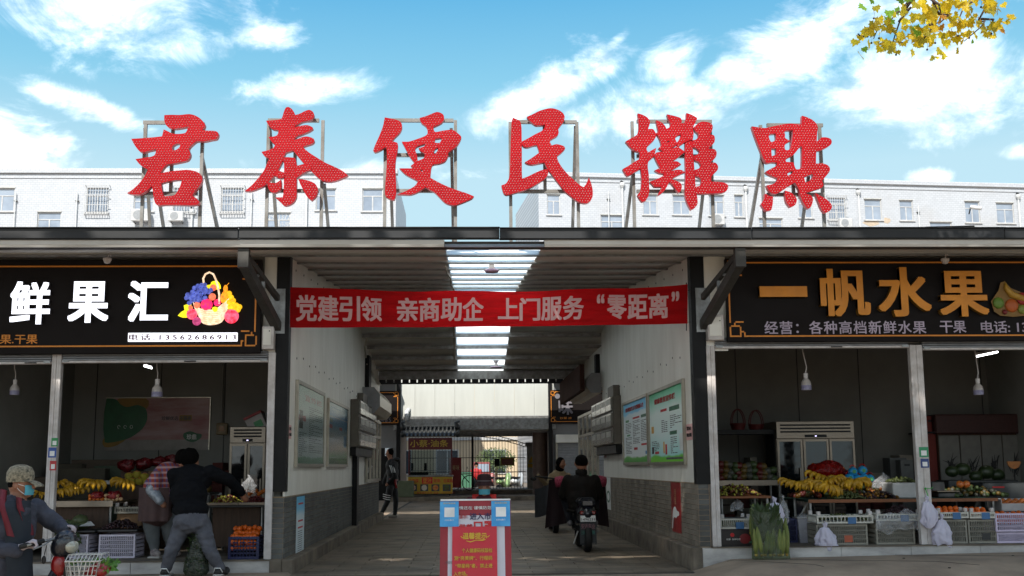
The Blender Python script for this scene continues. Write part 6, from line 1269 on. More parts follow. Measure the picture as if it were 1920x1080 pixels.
# dim goods along the side wall and behind the left post
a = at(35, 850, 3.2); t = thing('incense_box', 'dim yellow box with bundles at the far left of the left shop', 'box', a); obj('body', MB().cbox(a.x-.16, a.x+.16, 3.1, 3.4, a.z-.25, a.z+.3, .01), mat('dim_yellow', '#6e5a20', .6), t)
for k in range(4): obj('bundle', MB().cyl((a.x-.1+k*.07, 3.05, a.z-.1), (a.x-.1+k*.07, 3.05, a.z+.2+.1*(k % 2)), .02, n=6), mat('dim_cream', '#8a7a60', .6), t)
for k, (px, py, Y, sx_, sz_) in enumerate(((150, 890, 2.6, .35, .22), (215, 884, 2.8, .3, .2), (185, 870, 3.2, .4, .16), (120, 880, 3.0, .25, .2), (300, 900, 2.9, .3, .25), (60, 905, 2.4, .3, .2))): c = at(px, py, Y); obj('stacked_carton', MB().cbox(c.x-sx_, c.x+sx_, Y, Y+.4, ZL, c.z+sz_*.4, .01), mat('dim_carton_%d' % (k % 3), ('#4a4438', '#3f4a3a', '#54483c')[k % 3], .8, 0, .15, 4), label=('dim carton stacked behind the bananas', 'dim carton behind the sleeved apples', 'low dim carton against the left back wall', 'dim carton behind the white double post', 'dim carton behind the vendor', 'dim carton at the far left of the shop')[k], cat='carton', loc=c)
for k in range(5):
    a = at(238+k*17, 879, 2.25); obj('stacked_carton', MB().cbox(a.x-.07, a.x+.07, 2.2, 2.6, ZL, a.z-.03, .008), m_carton if k % 2 else m_wood, label='carton under the red cellophane packs, number %s from the left' % ('one', 'two', 'three', 'four', 'five')[k], cat='carton', loc=a)
for j in range(2):
    for k in range(9):
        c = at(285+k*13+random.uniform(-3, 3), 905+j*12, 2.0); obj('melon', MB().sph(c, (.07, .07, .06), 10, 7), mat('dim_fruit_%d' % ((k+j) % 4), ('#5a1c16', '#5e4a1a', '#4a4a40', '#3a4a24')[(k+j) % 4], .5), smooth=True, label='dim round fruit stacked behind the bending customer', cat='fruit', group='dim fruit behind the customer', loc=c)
a = at(275, 915, 2.0).x; c = at(400, 915, 2.0).x; table(a, c, 1.85, 2.4, at(330, 924, 2.0).z, ZL, m_tray, 'dark table behind the bending customer', rail=False)
# payment stickers on the posts (codes left blank)
def sticker(px0, px1, py0, py1, c, lab, blank=(.2, .8, .15, .65)):
    a, d = at(px0, py1, -.063), at(px1, py0, -.063); t = thing('payment_sticker', lab, 'sticker', a); obj('sheet', MB().box(a.x, d.x, -.066, -.0625, a.z, d.z), mat('sticker_'+c.strip('#'), c, .4), t); w, h = d.x-a.x, d.z-a.z; obj('blank_panel', MB().box(a.x+w*blank[0], a.x+w*blank[1], -.068, -.0665, a.z+h*blank[2], a.z+h*blank[3]), m_wprint, t)
sticker(96, 109, 821, 837, '#1f8a4a', 'green payment sticker on the white double post'); sticker(90, 106, 839, 858, '#1c4a9a', 'blue payment sticker on the white double post'); sticker(93, 106, 864, 882, '#b51c24', 'red payment sticker on the white double post'); sticker(1724, 1740, 838, 857, '#1f8a5a', 'green payment plate on the right white double post'); sticker(1727, 1741, 860, 877, '#1c3a7a', 'blue payment plate on the right white double post')
# ================================================================== right fruit shop
Yf = .04
zt4 = at(1400, 930, .35).z; x0, x1 = at(1348, 930, .35).x, at(1446, 930, .35).x; t = table(x0, x1, .35, 1.1, zt4, ZR, mat('orange_brown_board', '#7d4a26', .6, 0, .15, 5), 'small brown-topped jujube stand at the right shop corner', rail=False)
obj('shelf_rail', MB().cyl((x0, .36, ZR+.32), (x1, .36, ZR+.32), .012, n=6), m_galv, t); obj('side_board', MB().cbox(x0, x0+.012, .4, 1.0, zt4, zt4+.12, .003), m_white, t)
pile(x0+.03, x1-.1, .42, 1.0, zt4, .13, .017, 300, m_juj+[mat('jujube_red', '#3a120c', .35)], 'heap of green and brown jujubes on the brown stand', 'jujubes', 11)
zt5 = at(1600, 936, .5).z; x0, x1 = at(1462, 936, .9).x, at(1870, 930, .5).x; xa = at(1515, 936, .5).x
t = table(xa, x1, .5, 1.7, zt5, ZR, m_green_cloth, 'long green-covered fruit table across the right shop', rail=False); obj('edge_board', MB().box(xa, x1, .485, .498, zt5-.04, zt5), mat('orange_brown_board', ''), t)
obj('cloth_corner', MB().add([(xa, .5, zt5+.004), (xa, 1.7, zt5+.004), (x0, 1.3, zt5+.01), (x0, .95, zt5+.01)], [(0, 1, 2, 3)]), m_green_cloth, t); obj('leg', MB().cyl((at(1493, 1010, .9).x, .9, ZR), (at(1493, 1010, .9).x, .9, zt5), .018, n=8), m_galv, t); obj('brace', MB().bar((at(1493, 960, .9).x, .9, zt5-.3), (at(1513, 936, .9).x, .9, zt5-.05), .02), m_galv, t)
for k, (px, py, w, lab, n_, tl_) in enumerate(((1480, 908, 42, 'leftmost spotted banana bunch on the green table', 9, -.2), (1508, 906, 36, 'second banana bunch from the left on the green table', 8, 0), (1533, 901, 50, 'tall banana bunch on the green table', 10, 0), (1547, 913, 56, 'front banana bunch hanging over the edge of the green table', 11, 0), (1572, 901, 46, 'banana bunch behind the green grapes', 9, .2), (1604, 905, 52, 'rightmost banana bunch beside the blue gift balls', 10, .1), (1494, 912, 40, 'low banana bunch at the left front of the green table', 9, 0), (1520, 911, 44, 'low banana bunch left of the front bunch', 9, .1), (1560, 906, 44, 'banana bunch in the middle of the pile on the green table', 9, 0), (1590, 911, 44, 'low banana bunch right of the green grapes', 9, 0))):
    bananas(px, py, .95 if py < 905 else .68, w, lab, n_, tl_, 20+k)
a, c = at(1566, 935, .55), at(1622, 920, .55); pile(a.x, c.x, .53, .85, zt5, .09, .014, 240, mat('green_grape', '#4a5226', .4), 'heap of green grapes at the edge of the green table', 'grapes', 12)
a, c = at(1640, 930, .6), at(1672, 915, .6); pile(a.x-.12, c.x+.1, .6, 1.0, zt5, .08, .02, 150, [mat('dark_grape', ''), mat('kumquat', '#7a5414', .4)], 'mixed dark fruit right of the blue gift balls', 'fruit', 13)
m_blue = mat('blue_gift_ball', '#1a7ab0', .3, 0, .15, 5, c2='#2f9ad0', coat=.3)
for k, (px, py) in enumerate(((1599, 884), (1617, 882), (1592, 896), (1607, 898), (1620, 896), (1631, 898))):
    c = at(px, py, 1.2); t = thing('gift_ball', ('upper left blue gift ball on the green table', 'upper right blue gift ball on the green table', 'lower blue gift ball farthest left', 'lower blue gift ball second from the left', 'lower blue gift ball third from the left', 'lower blue gift ball farthest right')[k], 'gift box', c, 'blue gift balls'); r = mpx(9, 1.2)
    obj('ball', MB().sph(c, (r, r, r*.92), 14, 10), m_blue, t, smooth=True); obj('handle', MB().tube([c+Vector((r*.6*math.cos(i*.63), 0, r*.8+r*.5*math.sin(i*.63))) for i in range(6)], .005, 5), m_red, t); obj('label_band', MB().cyl(c+Vector((0, -r*.98, 0)), c+Vector((0, -r*1.02, 0)), r*.4, n=10), m_pg, t)
for k in range(26): px, py = 1524+(k % 7)*9+random.uniform(-2, 2), 896-(k//7)*7+random.uniform(-2, 2); fruit('apple', at(px, py, 1.5), .042, 'red fruit wrapped in film behind the bananas', 'fruit', 'red fruit behind the bananas')
c = at(1550, 884, 1.45); obj('red_wrapper', MB().sph(c, (.27, .15, .13), 18, 10, lump=.5, seed=4), film('red_film', '#e08080', .5, milky='#8a1a18'), smooth=True, label='red film bag over the red fruit on the green table', cat='plastic film', loc=c)
a, c = at(1674, 918, .7), at(1723, 905, .7); t = thing('foam_box', 'white foam box against the right white double post', 'foam box', a); obj('box', MB().cbox(a.x, c.x+.05, .7, 1.1, zt5+.002, c.z, .01), mat('white_foam', ''), t); pile(a.x+.03, c.x, .75, 1.05, c.z, .05, .022, 60, mat('green_grape', ''), 'green fruit in the white foam box', 'fruit', 14)
bag(1640, 1672, 888, 915, 1.1, m_film, 'crumpled clear bag behind the white foam box', 6, 8, .05)
fridge(1456, 1603, 790, 823, 925, 2.9, ZR, 3, 'three-door steel display fridge at the back of the right shop')
for k, (px, py) in enumerate(((1384, 805), (1418, 807))):
    c = at(px, py, 3.2); t = thing('red_basket', ('left red basket on the dark back shelf', 'right red basket on the dark back shelf')[k], 'basket', c); m_rb = mat('red_plastic_basket', '#4f1210', .5)
    obj('bowl', MB().lathe([(.09, 0), (.12, .1), (.125, .11), (.11, .1), (.08, .01)], c-Vector((0, 0, .02)), 14), m_rb, t, smooth=True)
    for s_ in (-.05, .05): obj('handle', MB().tube([c+Vector((.1*math.cos(i*.314), s_, .08+.22*math.sin(i*.314))) for i in range(11)], .008, 5), m_rb, t)
a, c = at(1346, 815, 3.2), at(1450, 806, 3.2); t = thing('back_shelf', 'dark shelf along the back wall left of the fridge', 'shelf', (a.x, 3.2, ZR)); obj('board', MB().box(a.x-.1, c.x, 3.0, 3.5, a.z, c.z), m_dark, t); obj('upright', MB().box(a.x-.1, a.x-.05, 3.0, 3.5, ZR, a.z), m_dark, t); obj('upright', MB().box(c.x-.05, c.x, 3.0, 3.5, ZR, a.z), m_dark, t)
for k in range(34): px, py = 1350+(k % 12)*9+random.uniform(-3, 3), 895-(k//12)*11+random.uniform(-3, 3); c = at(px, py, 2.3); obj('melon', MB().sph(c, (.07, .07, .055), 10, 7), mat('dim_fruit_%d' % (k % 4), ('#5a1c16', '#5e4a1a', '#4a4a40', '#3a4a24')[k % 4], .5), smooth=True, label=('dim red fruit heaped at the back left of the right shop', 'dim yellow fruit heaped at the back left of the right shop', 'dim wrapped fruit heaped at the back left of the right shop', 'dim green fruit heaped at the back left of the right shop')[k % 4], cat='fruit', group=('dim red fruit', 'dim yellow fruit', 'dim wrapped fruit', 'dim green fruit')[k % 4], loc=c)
a = at(1345, 905, 2.2).x; c = at(1465, 905, 2.2).x; table(a, c, 2.1, 2.7, at(1400, 902, 2.2).z, ZR, m_tray, 'dark table holding the dim heap at the back of the right shop')
# far right part
a, c = at(1765, 905, 3.4), at(1915, 813, 3.4); t = thing('painted_cabinet', 'white cabinet with ink-drawn plants at the back of the far right doorway', 'cabinet', (a.x, 3.4, ZR)); obj('body', MB().box(a.x, c.x+.6, 3.44, 3.9, ZR, c.z), m_wood, t); obj('cornice', MB().cbox(a.x-.05, c.x+.6, 3.36, 3.95, c.z, c.z+.3, .02), mat('carved_red_wood', '#3a1814', .6, 0, .2, 30), t)
for k in range(4):
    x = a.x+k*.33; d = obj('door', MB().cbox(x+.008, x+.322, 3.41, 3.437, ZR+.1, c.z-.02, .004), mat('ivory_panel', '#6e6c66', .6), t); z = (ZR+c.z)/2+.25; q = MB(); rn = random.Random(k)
    for i in range(9): p0 = Vector((x+.1+.12*rn.random(), 3.405, z-.2+.1*rn.random())); q.tube([p0, p0+Vector((rn.uniform(-.06, .06), 0, rn.uniform(.05, .2))), p0+Vector((rn.uniform(-.1, .1), 0, rn.uniform(.1, .3)))], [.004, .012, .002], 4)
    obj('ink_drawing', q, m_ink, d, kind='stuff')
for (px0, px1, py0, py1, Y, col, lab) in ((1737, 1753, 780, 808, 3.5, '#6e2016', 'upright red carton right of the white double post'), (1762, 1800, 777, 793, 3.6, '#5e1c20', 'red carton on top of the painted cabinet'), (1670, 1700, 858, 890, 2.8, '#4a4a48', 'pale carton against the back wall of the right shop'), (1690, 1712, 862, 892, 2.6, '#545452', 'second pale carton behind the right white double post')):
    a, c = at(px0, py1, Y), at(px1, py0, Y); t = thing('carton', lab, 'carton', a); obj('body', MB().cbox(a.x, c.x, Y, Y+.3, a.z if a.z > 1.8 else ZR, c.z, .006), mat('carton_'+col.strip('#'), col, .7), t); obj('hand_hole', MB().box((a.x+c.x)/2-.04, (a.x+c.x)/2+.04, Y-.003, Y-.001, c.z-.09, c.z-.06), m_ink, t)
obj('high_shelf', MB().box(at(1735, 810, 3.5).x, at(1765, 810, 3.5).x, 3.4, 4.2, at(1745, 809, 3.5).z-.03, at(1745, 809, 3.5).z-.004), m_dark, label='dark high shelf under the upright red carton', cat='shelf')
a, c = at(1848, 1000, 1.0), at(1925, 902, 1.0); t = thing('dark_cabinet', 'dark grey counter at the right edge of the right shop', 'counter', a); obj('body', MB().cbox(at(1843, 905, 1.2).x, c.x+.8, 1.2, 1.8, ZR, c.z-.02, .01), mat('slate_counter', '#34383a', .6), t); obj('red_trim', MB().box(at(1860, 905, 1.2).x, at(1882, 905, 1.2).x, 1.19, 1.199, c.z-.09, c.z-.07), m_red, t)
c = at(1901, 872, 1.5); t = thing('papaya_slice', 'orange half-round fruit slice sign on the dark counter', 'slice sign', c); P = [(.095*math.cos(math.pi+k*math.pi/10), .1*math.sin(math.pi+k*math.pi/10)) for k in range(11)]; obj('slice', MB().prism(P, lambda u_, v_, d: (c.x+u_, 1.5+d, c.z+.05+v_), -.01, .01), mat('papaya_flesh', '#a8641e', .5, 0, .2, 20), t); obj('stand', MB().cyl((c.x, 1.5, c.z-.2), (c.x, 1.5, c.z-.045), .008, n=6), m_dark, t)
for k, (px, py, r) in enumerate(((1850, 885, 16), (1870, 890, 14), (1830, 893, 13), (1805, 880, 15), (1785, 884, 13))): c = at(px, py, 2.0); obj('watermelon', MB().sph(c, (mpx(r, 2.0), mpx(r*.8, 2.0), mpx(r*.8, 2.0)), 14, 10), mat('watermelon_rind', '#1f2c18', .4, 0, .3, 5, c2='#33421f', stretch=(1, 4, 1)), smooth=True, label=('dark watermelon below the fruit slice sign', 'rightmost dark watermelon on the rear counter', 'middle dark watermelon on the rear counter', 'second dark watermelon from the right post', 'dark watermelon nearest the right post')[k], cat='watermelon', group='watermelons on the rear counter', loc=c)
obj('rear_counter', MB().cbox(at(1770, 900, 2.0).x, at(1900, 900, 2.0).x, 1.85, 2.3, ZR, at(1830, 900, 2.0).z, .01), m_tray, label='dark rear counter under the watermelons', cat='counter')
for k, px in enumerate((1800, 1812)): fruit('apple', at(px, 908, .75), .05, 'large red-yellow apple on the green table right of the post', 'apple', 'two apples right of the post')
a, c = at(1752, 904, 1.0), at(1788, 892, 1.0); t = thing('weighing_scale', 'dark weighing scale on the green table right of the post', 'scale', a); obj('base', MB().cbox(a.x, c.x, .9, 1.2, zt5, zt5+.06, .01), m_tray, t); obj('pan', MB().cbox(a.x-.02, c.x+.02, .88, 1.22, zt5+.07, zt5+.085, .004), m_steel, t); obj('display', MB().cbox(a.x+.04, c.x-.04, 1.2, 1.24, zt5+.06, zt5+.2, .01), m_tray, t)
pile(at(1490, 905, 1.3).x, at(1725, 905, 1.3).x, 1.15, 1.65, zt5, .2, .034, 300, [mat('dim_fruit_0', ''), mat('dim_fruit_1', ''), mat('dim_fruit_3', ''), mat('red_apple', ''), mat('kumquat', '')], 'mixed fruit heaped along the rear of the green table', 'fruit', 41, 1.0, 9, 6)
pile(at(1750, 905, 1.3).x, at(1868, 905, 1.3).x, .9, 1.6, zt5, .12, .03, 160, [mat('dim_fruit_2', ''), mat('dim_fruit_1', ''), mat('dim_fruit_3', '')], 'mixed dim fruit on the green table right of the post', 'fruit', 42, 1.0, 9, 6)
rb = random.Random(77)
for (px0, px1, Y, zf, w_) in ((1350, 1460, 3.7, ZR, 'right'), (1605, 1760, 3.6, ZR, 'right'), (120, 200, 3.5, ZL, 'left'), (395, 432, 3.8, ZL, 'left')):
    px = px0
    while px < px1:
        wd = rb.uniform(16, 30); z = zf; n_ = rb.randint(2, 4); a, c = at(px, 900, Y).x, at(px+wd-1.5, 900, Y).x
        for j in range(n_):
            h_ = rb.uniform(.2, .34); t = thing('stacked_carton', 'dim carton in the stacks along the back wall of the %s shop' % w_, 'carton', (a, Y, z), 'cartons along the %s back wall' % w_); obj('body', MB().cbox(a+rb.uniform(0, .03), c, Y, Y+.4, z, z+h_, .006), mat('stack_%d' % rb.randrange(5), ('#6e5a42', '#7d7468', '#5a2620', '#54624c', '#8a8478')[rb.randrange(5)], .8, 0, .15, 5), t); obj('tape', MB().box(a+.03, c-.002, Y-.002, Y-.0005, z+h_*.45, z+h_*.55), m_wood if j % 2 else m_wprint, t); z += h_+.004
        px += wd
# crates along the front edge
G = 'produce crates along the right shop front'
def tray_crate(px0, px1, py0, py1, Y, lab, fruitfn=None, dep=.38): x0, x1, z0, z1 = crate(px0, px1, py0, py1, Y, dep, m_crgl, lab, 14, 1, True, G, bd=.02, nm='tray_crate', lbl=mat('blue_label', '#3a6a9a', .5)); fruitfn and fruitfn(x0, x1, Y, z0, z1); return z0
def greens_in(seed, m): return lambda x0, x1, Y, z0, z1: pile(x0+.03, x1-.03, Y+.03, Y+.34, z0+.03, .06, .016, 130, m, 'small green fruit heaped in the tray crate, batch beside %s' % ('the corn bag' if seed == 31 else 'the white hanging bag'), 'fruit', seed)
def oranges_in(lab, grp):
    def f(x0, x1, Y, z0, z1):
        n = int((x1-x0-.06)/.07)
        for j in range(3):
            for i in range(n): fruit('orange', Vector((x0+.06+i*.07+(.03 if j % 2 else 0), Y+.06+j*.09, z1-.005+.03*(j > 0)+random.uniform(-.006, .012))), .036, lab, 'orange', grp)
    return f
z = tray_crate(1351, 1409, 972, 992, Yf+.02, 'pale tray crate on the black pomegranate carton', greens_in(31, mat('green_grape', '')))
a, c = at(1351, 1027, Yf), at(1411, 993, Yf); t = thing('pomegranate_carton', 'black carton printed with a pomegranate at the right shop corner', 'carton', (a.x, Yf, ZR)); obj('body', MB().cbox(a.x, c.x, Yf, Yf+.38, ZR, z-.003, .006), mat('black_carton', '#1a0d0c', .5), t); p = at(1397, 1010, Yf); obj('printed_pomegranate', MB().sph((p.x, Yf-.001, p.z), (.07, .003, .06), 14, 8), mat('pomegranate_print', '#7a1418', .5), t); obj('leaf_print', MB().sph((p.x+.07, Yf-.001, p.z-.04), (.03, .002, .01), 8, 5), m_pdg, t); p = at(1362, 1013, Yf); obj('lettering', text_mb('石榴 · 新鲜石榴', (p.x, Yf-.001, p.z), EX, EZ, .17, .022, un=(0, -1, 0)), m_wprint, t); p = at(1373, 1003, Yf); obj('emblem', MB().cyl((p.x, Yf-.002, p.z), (p.x, Yf-.006, p.z), .025, n=10), m_red, t)
z = tray_crate(1532, 1637, 966, 982, Yf, 'long pale tray crate with small green fruit', greens_in(32, mat('green_grape', '')), .4); crate(1532, 1626, 983, 1022, Yf+.03, .38, m_crg, 'grey slatted crate with a red label under the long tray', 26, 4, False, G, lbl=mat('red_label', '#b5583a', .5), z0=ZR)
z = tray_crate(1644, 1728, 963, 977, Yf, 'pale tray crate covered by clear film left of the post', None, .4); pile(at(1655, 960, .2).x, at(1722, 960, .2).x, .08, .4, z+.05, .12, .014, 220, mat('dark_grape', ''), 'dark grapes under film left of the post', 'grapes', 33); crate(1644, 1714, 979, 1020, Yf+.03, .38, m_crg, 'grey slatted crate left of the right white double post', 20, 4, False, G, z0=ZR)
z = tray_crate(1757, 1816, 960, 972, Yf+.03, 'tray crate of oranges just right of the post', oranges_in('orange in the tray just right of the post', 'oranges in the first tray')); crate(1766, 1812, 974, 1016, Yf+.06, .36, m_crg, 'grey slatted crate under the first tray of oranges', 14, 4, False, G, z0=ZR)
z = tray_crate(1819, 1866, 960, 972, Yf+.03, 'second tray crate of oranges from the post', oranges_in('orange in the second tray from the post', 'oranges in the second tray')); crate(1817, 1867, 974, 1015, Yf+.06, .36, m_crg, 'grey slatted crate under the second tray of oranges', 14, 4, False, G, z0=ZR, lbl=mat('dark_label', '#2a2a2a', .5))
x0, x1, z0, z1 = crate(1868, 1940, 962, 997, Yf+.03, .36, m_crl, 'lavender crate of oranges at the right edge', 18, 4, False, G); oranges_in('orange in the lavender crate', 'oranges in the lavender crate')(x0, x1, Yf+.03, z0, z1-.05); oranges_in('orange in the lavender crate', 'oranges in the lavender crate')(x0, x1, Yf+.02, z0, z0+.12); crate(1870, 1932, 998, 1013, Yf+.05, .36, m_crl, 'lower lavender crate at the right edge', 22, 2, False, G, z0=ZR)
a, c = at(1879, 957, .5), at(1930, 936, .5); t = thing('apple_carton', 'open white carton of dark red apples at the right edge', 'carton', a); q = MB().box(a.x, c.x+.3, .5, .508, a.z, c.z-.05).box(a.x, c.x+.3, .9, .908, a.z, c.z).box(a.x, a.x+.008, .508, .9, a.z, c.z).box(a.x, c.x+.3, .508, .9, a.z-.01, a.z-.002); obj('tray', q, mat('white_carton', ''), t); obj('stand', MB().box(a.x+.02, c.x+.28, .52, .88, ZR, a.z-.012), m_dark, t)
for k in range(18): fruit('apple', Vector((a.x+.06+(k % 6)*.085, .58+(k//6)*.1, a.z+.06+.02*(k//6))), .042, 'dark red apple in the open white carton', 'apple', 'apples in the open white carton')
crate(1467, 1494, 972, 1012, .55, .35, m_crb, 'dark blue crate behind the corn bag', 8, 4, z0=ZR); c = at(1514, 1016, .5); t = thing('clear_bucket', 'translucent square bucket beside the table leg', 'bucket', (c.x, .6, ZR)); h_ = at(1514, 972, .5).z-ZR; obj('tub', MB().prism([(-.09, 0), (.09, 0), (.11, h_), (-.11, h_)], lambda u_, v_, d: (c.x+u_, .5+d, ZR+v_), 0, .2), mat('translucent_tub', '#a5a5ad', .25, spec=.7), t); obj('rim', MB().cbox(c.x-.12, c.x+.12, .49, .71, ZR+h_, ZR+h_+.012, .004), m_white, t); obj('liner_bag', MB().sph((c.x, .6, ZR+h_), (.12, .11, .05), 14, 8, lump=.4, seed=3), m_film, t, smooth=True)
# hanging bags
bag(1434, 1469, 934, 990, -.02, m_wbag, 'white plastic bag hanging from the brown jujube stand', 6, 1); bag(1462, 1476, 930, 985, .12, m_film, 'clear plastic bag hanging behind the white one', 6, 2); bag(1371, 1393, 934, 958, .5, m_film, 'clear bag hanging under the brown jujube stand', 5, 4); bag(1532, 1566, 981, 1034, -.06, m_wbag, 'white plastic bag hanging in front of the long tray crate', 7, 5); bag(1727, 1753, 932, 987, -.12, m_wbag, 'white plastic bag tied to the right white double post', 6, 6); bag(1751, 1781, 965, 1024, -.1, m_wbag, 'white plastic bag hanging right of the white double post', 6, 7)
p = at(1735, 916, -.08); t = thing('green_tie', 'green string tied round the right white double post', 'string', p); obj('knot', MB().sph(p, .014, 8, 6), mat('green_string', '#2aa03a', .6), t); obj('tail', MB().tube([p, p+Vector((.06, -.01, .0)), p+Vector((.09, -.01, .015))], .005, 4), mat('green_string', ''), t); obj('drop', MB().tube([p, p+Vector((.015, -.02, -.07)), p+Vector((.02, -.03, -.13))], .006, 4), mat('green_string', ''), t)
q = MB(); q.grid(lambda u_, v_: at(1642+u_*88, 960+v_*36+4*math.sin(u_*7)+3*math.sin(u_*17+v_*3), Yf-.03-.03*math.sin(v_*3.1)-.012*math.sin(u_*23+v_*7)), 30, 10); obj('film_cover', q, m_film, smooth=True, label='clear film draped over the grape tray left of the post', cat='plastic film')
# bag of corn cobs on the pavement
yc = -.28; zc_ = gz(4.2, yc)
a, c = at(1410, 1054, yc), at(1476, 955, yc); c0 = (a.x+c.x)/2
rn = random.Random(3); m_husk = mat('corn_husk', '#55642e', .7, 0, .2, 10, c2='#7d8040', stretch=(6, 6, 1)); m_cob = mat('corn_tip', '#a8862c', .6, 0, .2, 14)
for k in range(22):
    u_ = (k % 8)/7; row = k//8; x = a.x+.05+(c.x-a.x-.1)*u_+rn.uniform(-.015, .015); y = yc-.06+row*.12+rn.uniform(-.02, .02); zb0 = zc_+.03+row*.12; t = thing('corn_cob', 'green corn cob standing in the clear bag on the pavement', 'corn', (x, y, zb0), 'corn cobs in the clear bag'); lx = rn.uniform(-.05, .05); H = rn.uniform(.25, .36)
    obj('husk', MB().tube([(x, y, zb0+.03), (x+lx*.3, y, zb0+H*.35), (x+lx*.7, y, zb0+H*.7), (x+lx, y, zb0+H)], [.022, .034, .03, .01], 8), m_husk, t, smooth=True); obj('stalk_end', MB().sph((x, y, zb0+.02), (.022, .022, .025), 8, 6), m_cob if k % 3 else mat('corn_husk_dry', '#b59a4a', .7), t, smooth=True)
q = MB()
for k in range(200): p = Vector((a.x+.06+(c.x-a.x-.12)*rn.random()*.8, yc+rn.uniform(-.08, .08), zc_+.25+.3*rn.random())); d = Vector((rn.uniform(-.4, .4), rn.uniform(-.3, .3), rn.uniform(.3, 1))).normalized()*.13; s_ = d.cross(Vector((0, 1, 0))).normalized()*.015; q.add([p, p+d*.5+s_, p+d, p+d*.5-s_], [(0, 1, 2, 3)])
obj('corn_leaves', q, m_leaf, label='loose corn leaves in the clear bag', cat='leaves', kind='stuff')
sack(1410, 1476, 955, 1055, yc, m_film2, 'clear bag of corn cobs standing on the pavement', .72, 1.3, .55)
# litter
for k, (px, py) in enumerate(((1640, 1038), (1744, 1037), (1695, 1050), (1880, 1036), (1635, 1066), (1900, 1048), (1780, 1060))):
    p = atZ(px, py, .13); p.z = gz(p.x, p.y)+.006; obj('litter_scrap', MB().sph(p, (.018, .014, .005), 7, 4, lump=.6, seed=k), m_dark if k != 1 else m_red, label=('dark scrap on the pavement below the grey crates' if k != 1 else 'red scrap on the pavement below the post'), cat='litter', group='scraps on the pavement', loc=p)
# ================================================================== people: one continuous body each
def figure(parent, prims, mats, voxel=.014, smooth=6, wr=None, name='body'):
    """tapered limbs and ellipsoids melted into one skin; each face takes the material of the nearest limb"""
    q = MB()
    for p in prims:
        if p[0] == 'c':
            _, a, c, r0, r1, mi = p; a, c = Vector(a), Vector(c); q.cyl(a, c, r0, r1, 14, True); q.sph(a, r0, 12, 8); q.sph(c, r1, 12, 8)
        else: q.sph(p[1], p[2], 18, 12, M=p[4].to_3x3() if len(p) > 4 else None)
    me = mesh_of(q, name, mats, True); o = bpy.data.objects.new(name, me); COL.objects.link(o)
    rm = o.modifiers.new('r', 'REMESH'); rm.mode = 'VOXEL'; rm.voxel_size = voxel; rm.use_smooth_shade = True
    sm = o.modifiers.new('s', 'SMOOTH'); sm.iterations = smooth; sm.factor = .5
    bpy.context.view_layer.update(); m2 = bpy.data.meshes.new_from_object(o.evaluated_get(bpy.context.evaluated_depsgraph_get())); bpy.data.objects.remove(o); bpy.data.meshes.remove(me); m2.name = name
    V = np.zeros(len(m2.vertices)*3); m2.vertices.foreach_get('co', V); V = V.reshape(-1, 3)
    if wr:
        N = np.zeros(len(V)*3); m2.vertices.foreach_get('normal', N); N = N.reshape(-1, 3)
        amp, f1 = wr; D = np.array([.8*mnoise.noise(Vector((x*f1, y*f1, z*f1*.7)))+.75-1.9*abs(mnoise.noise(Vector((x*f1*.9+z*3+5, y*f1*.9, z*f1*1.5-x*3)))) for x, y, z in V])
        V = V + N*(D*amp*.62)[:, None]
    off = np.array(ROOT[parent.name]); m2.vertices.foreach_set('co', (V-off).ravel())
    P = np.zeros(len(m2.polygons)*3); m2.polygons.foreach_get('center', P); P = P.reshape(-1, 3)+off
    best = np.full(len(P), 1e9); idx = np.zeros(len(P), int)
    for p in prims:
        if p[0] == 'c':
            a, c = np.array(p[1]), np.array(p[2]); d = c-a; t = np.clip(((P-a)@d)/(d@d+1e-9), 0, 1); dist = np.linalg.norm(P-a-t[:, None]*d, axis=1)-(p[3]+(p[4]-p[3])*t); mi = p[5]
        else:
            r = np.array(p[2] if not isinstance(p[2], (int, float)) else (p[2],)*3); L = P-np.array(p[1])
            if len(p) > 4: L = L@np.array(p[4].to_3x3())
            k = np.linalg.norm(L/r, axis=1); dist = (k-1)*r.min(); mi = p[3]
        s_ = dist < best; best[s_] = dist[s_]; idx[s_] = mi
    m2.materials.clear()
    for m in mats: m2.materials.append(m)
    m2.polygons.foreach_set('material_index', idx.tolist()); m2.polygons.foreach_set('use_smooth', [True]*len(P)); m2.update()
    b_ = bpy.data.objects.new(name, m2); COL.objects.link(b_); b_.parent = parent; ROOT[b_.name] = ROOT[parent.name]; return b_
m_skin = mat('skin', '#9a6a52', .55, 0, .08, 12); m_hair = mat('black_hair', '#0d0b0a', .95, 0, .3, 40, stretch=(6, 6, 1), spec=.08, bump=.01, bscale=70); m_mask = mat('blue_surgical_mask', '#4fa3b8', .7, 0, .06, 30, stretch=(1, 1, 6)); m_shoe = mat('dark_shoe', '#1c1c1e', .5); m_sole = mat('white_sole', '#b5b0aa', .6)
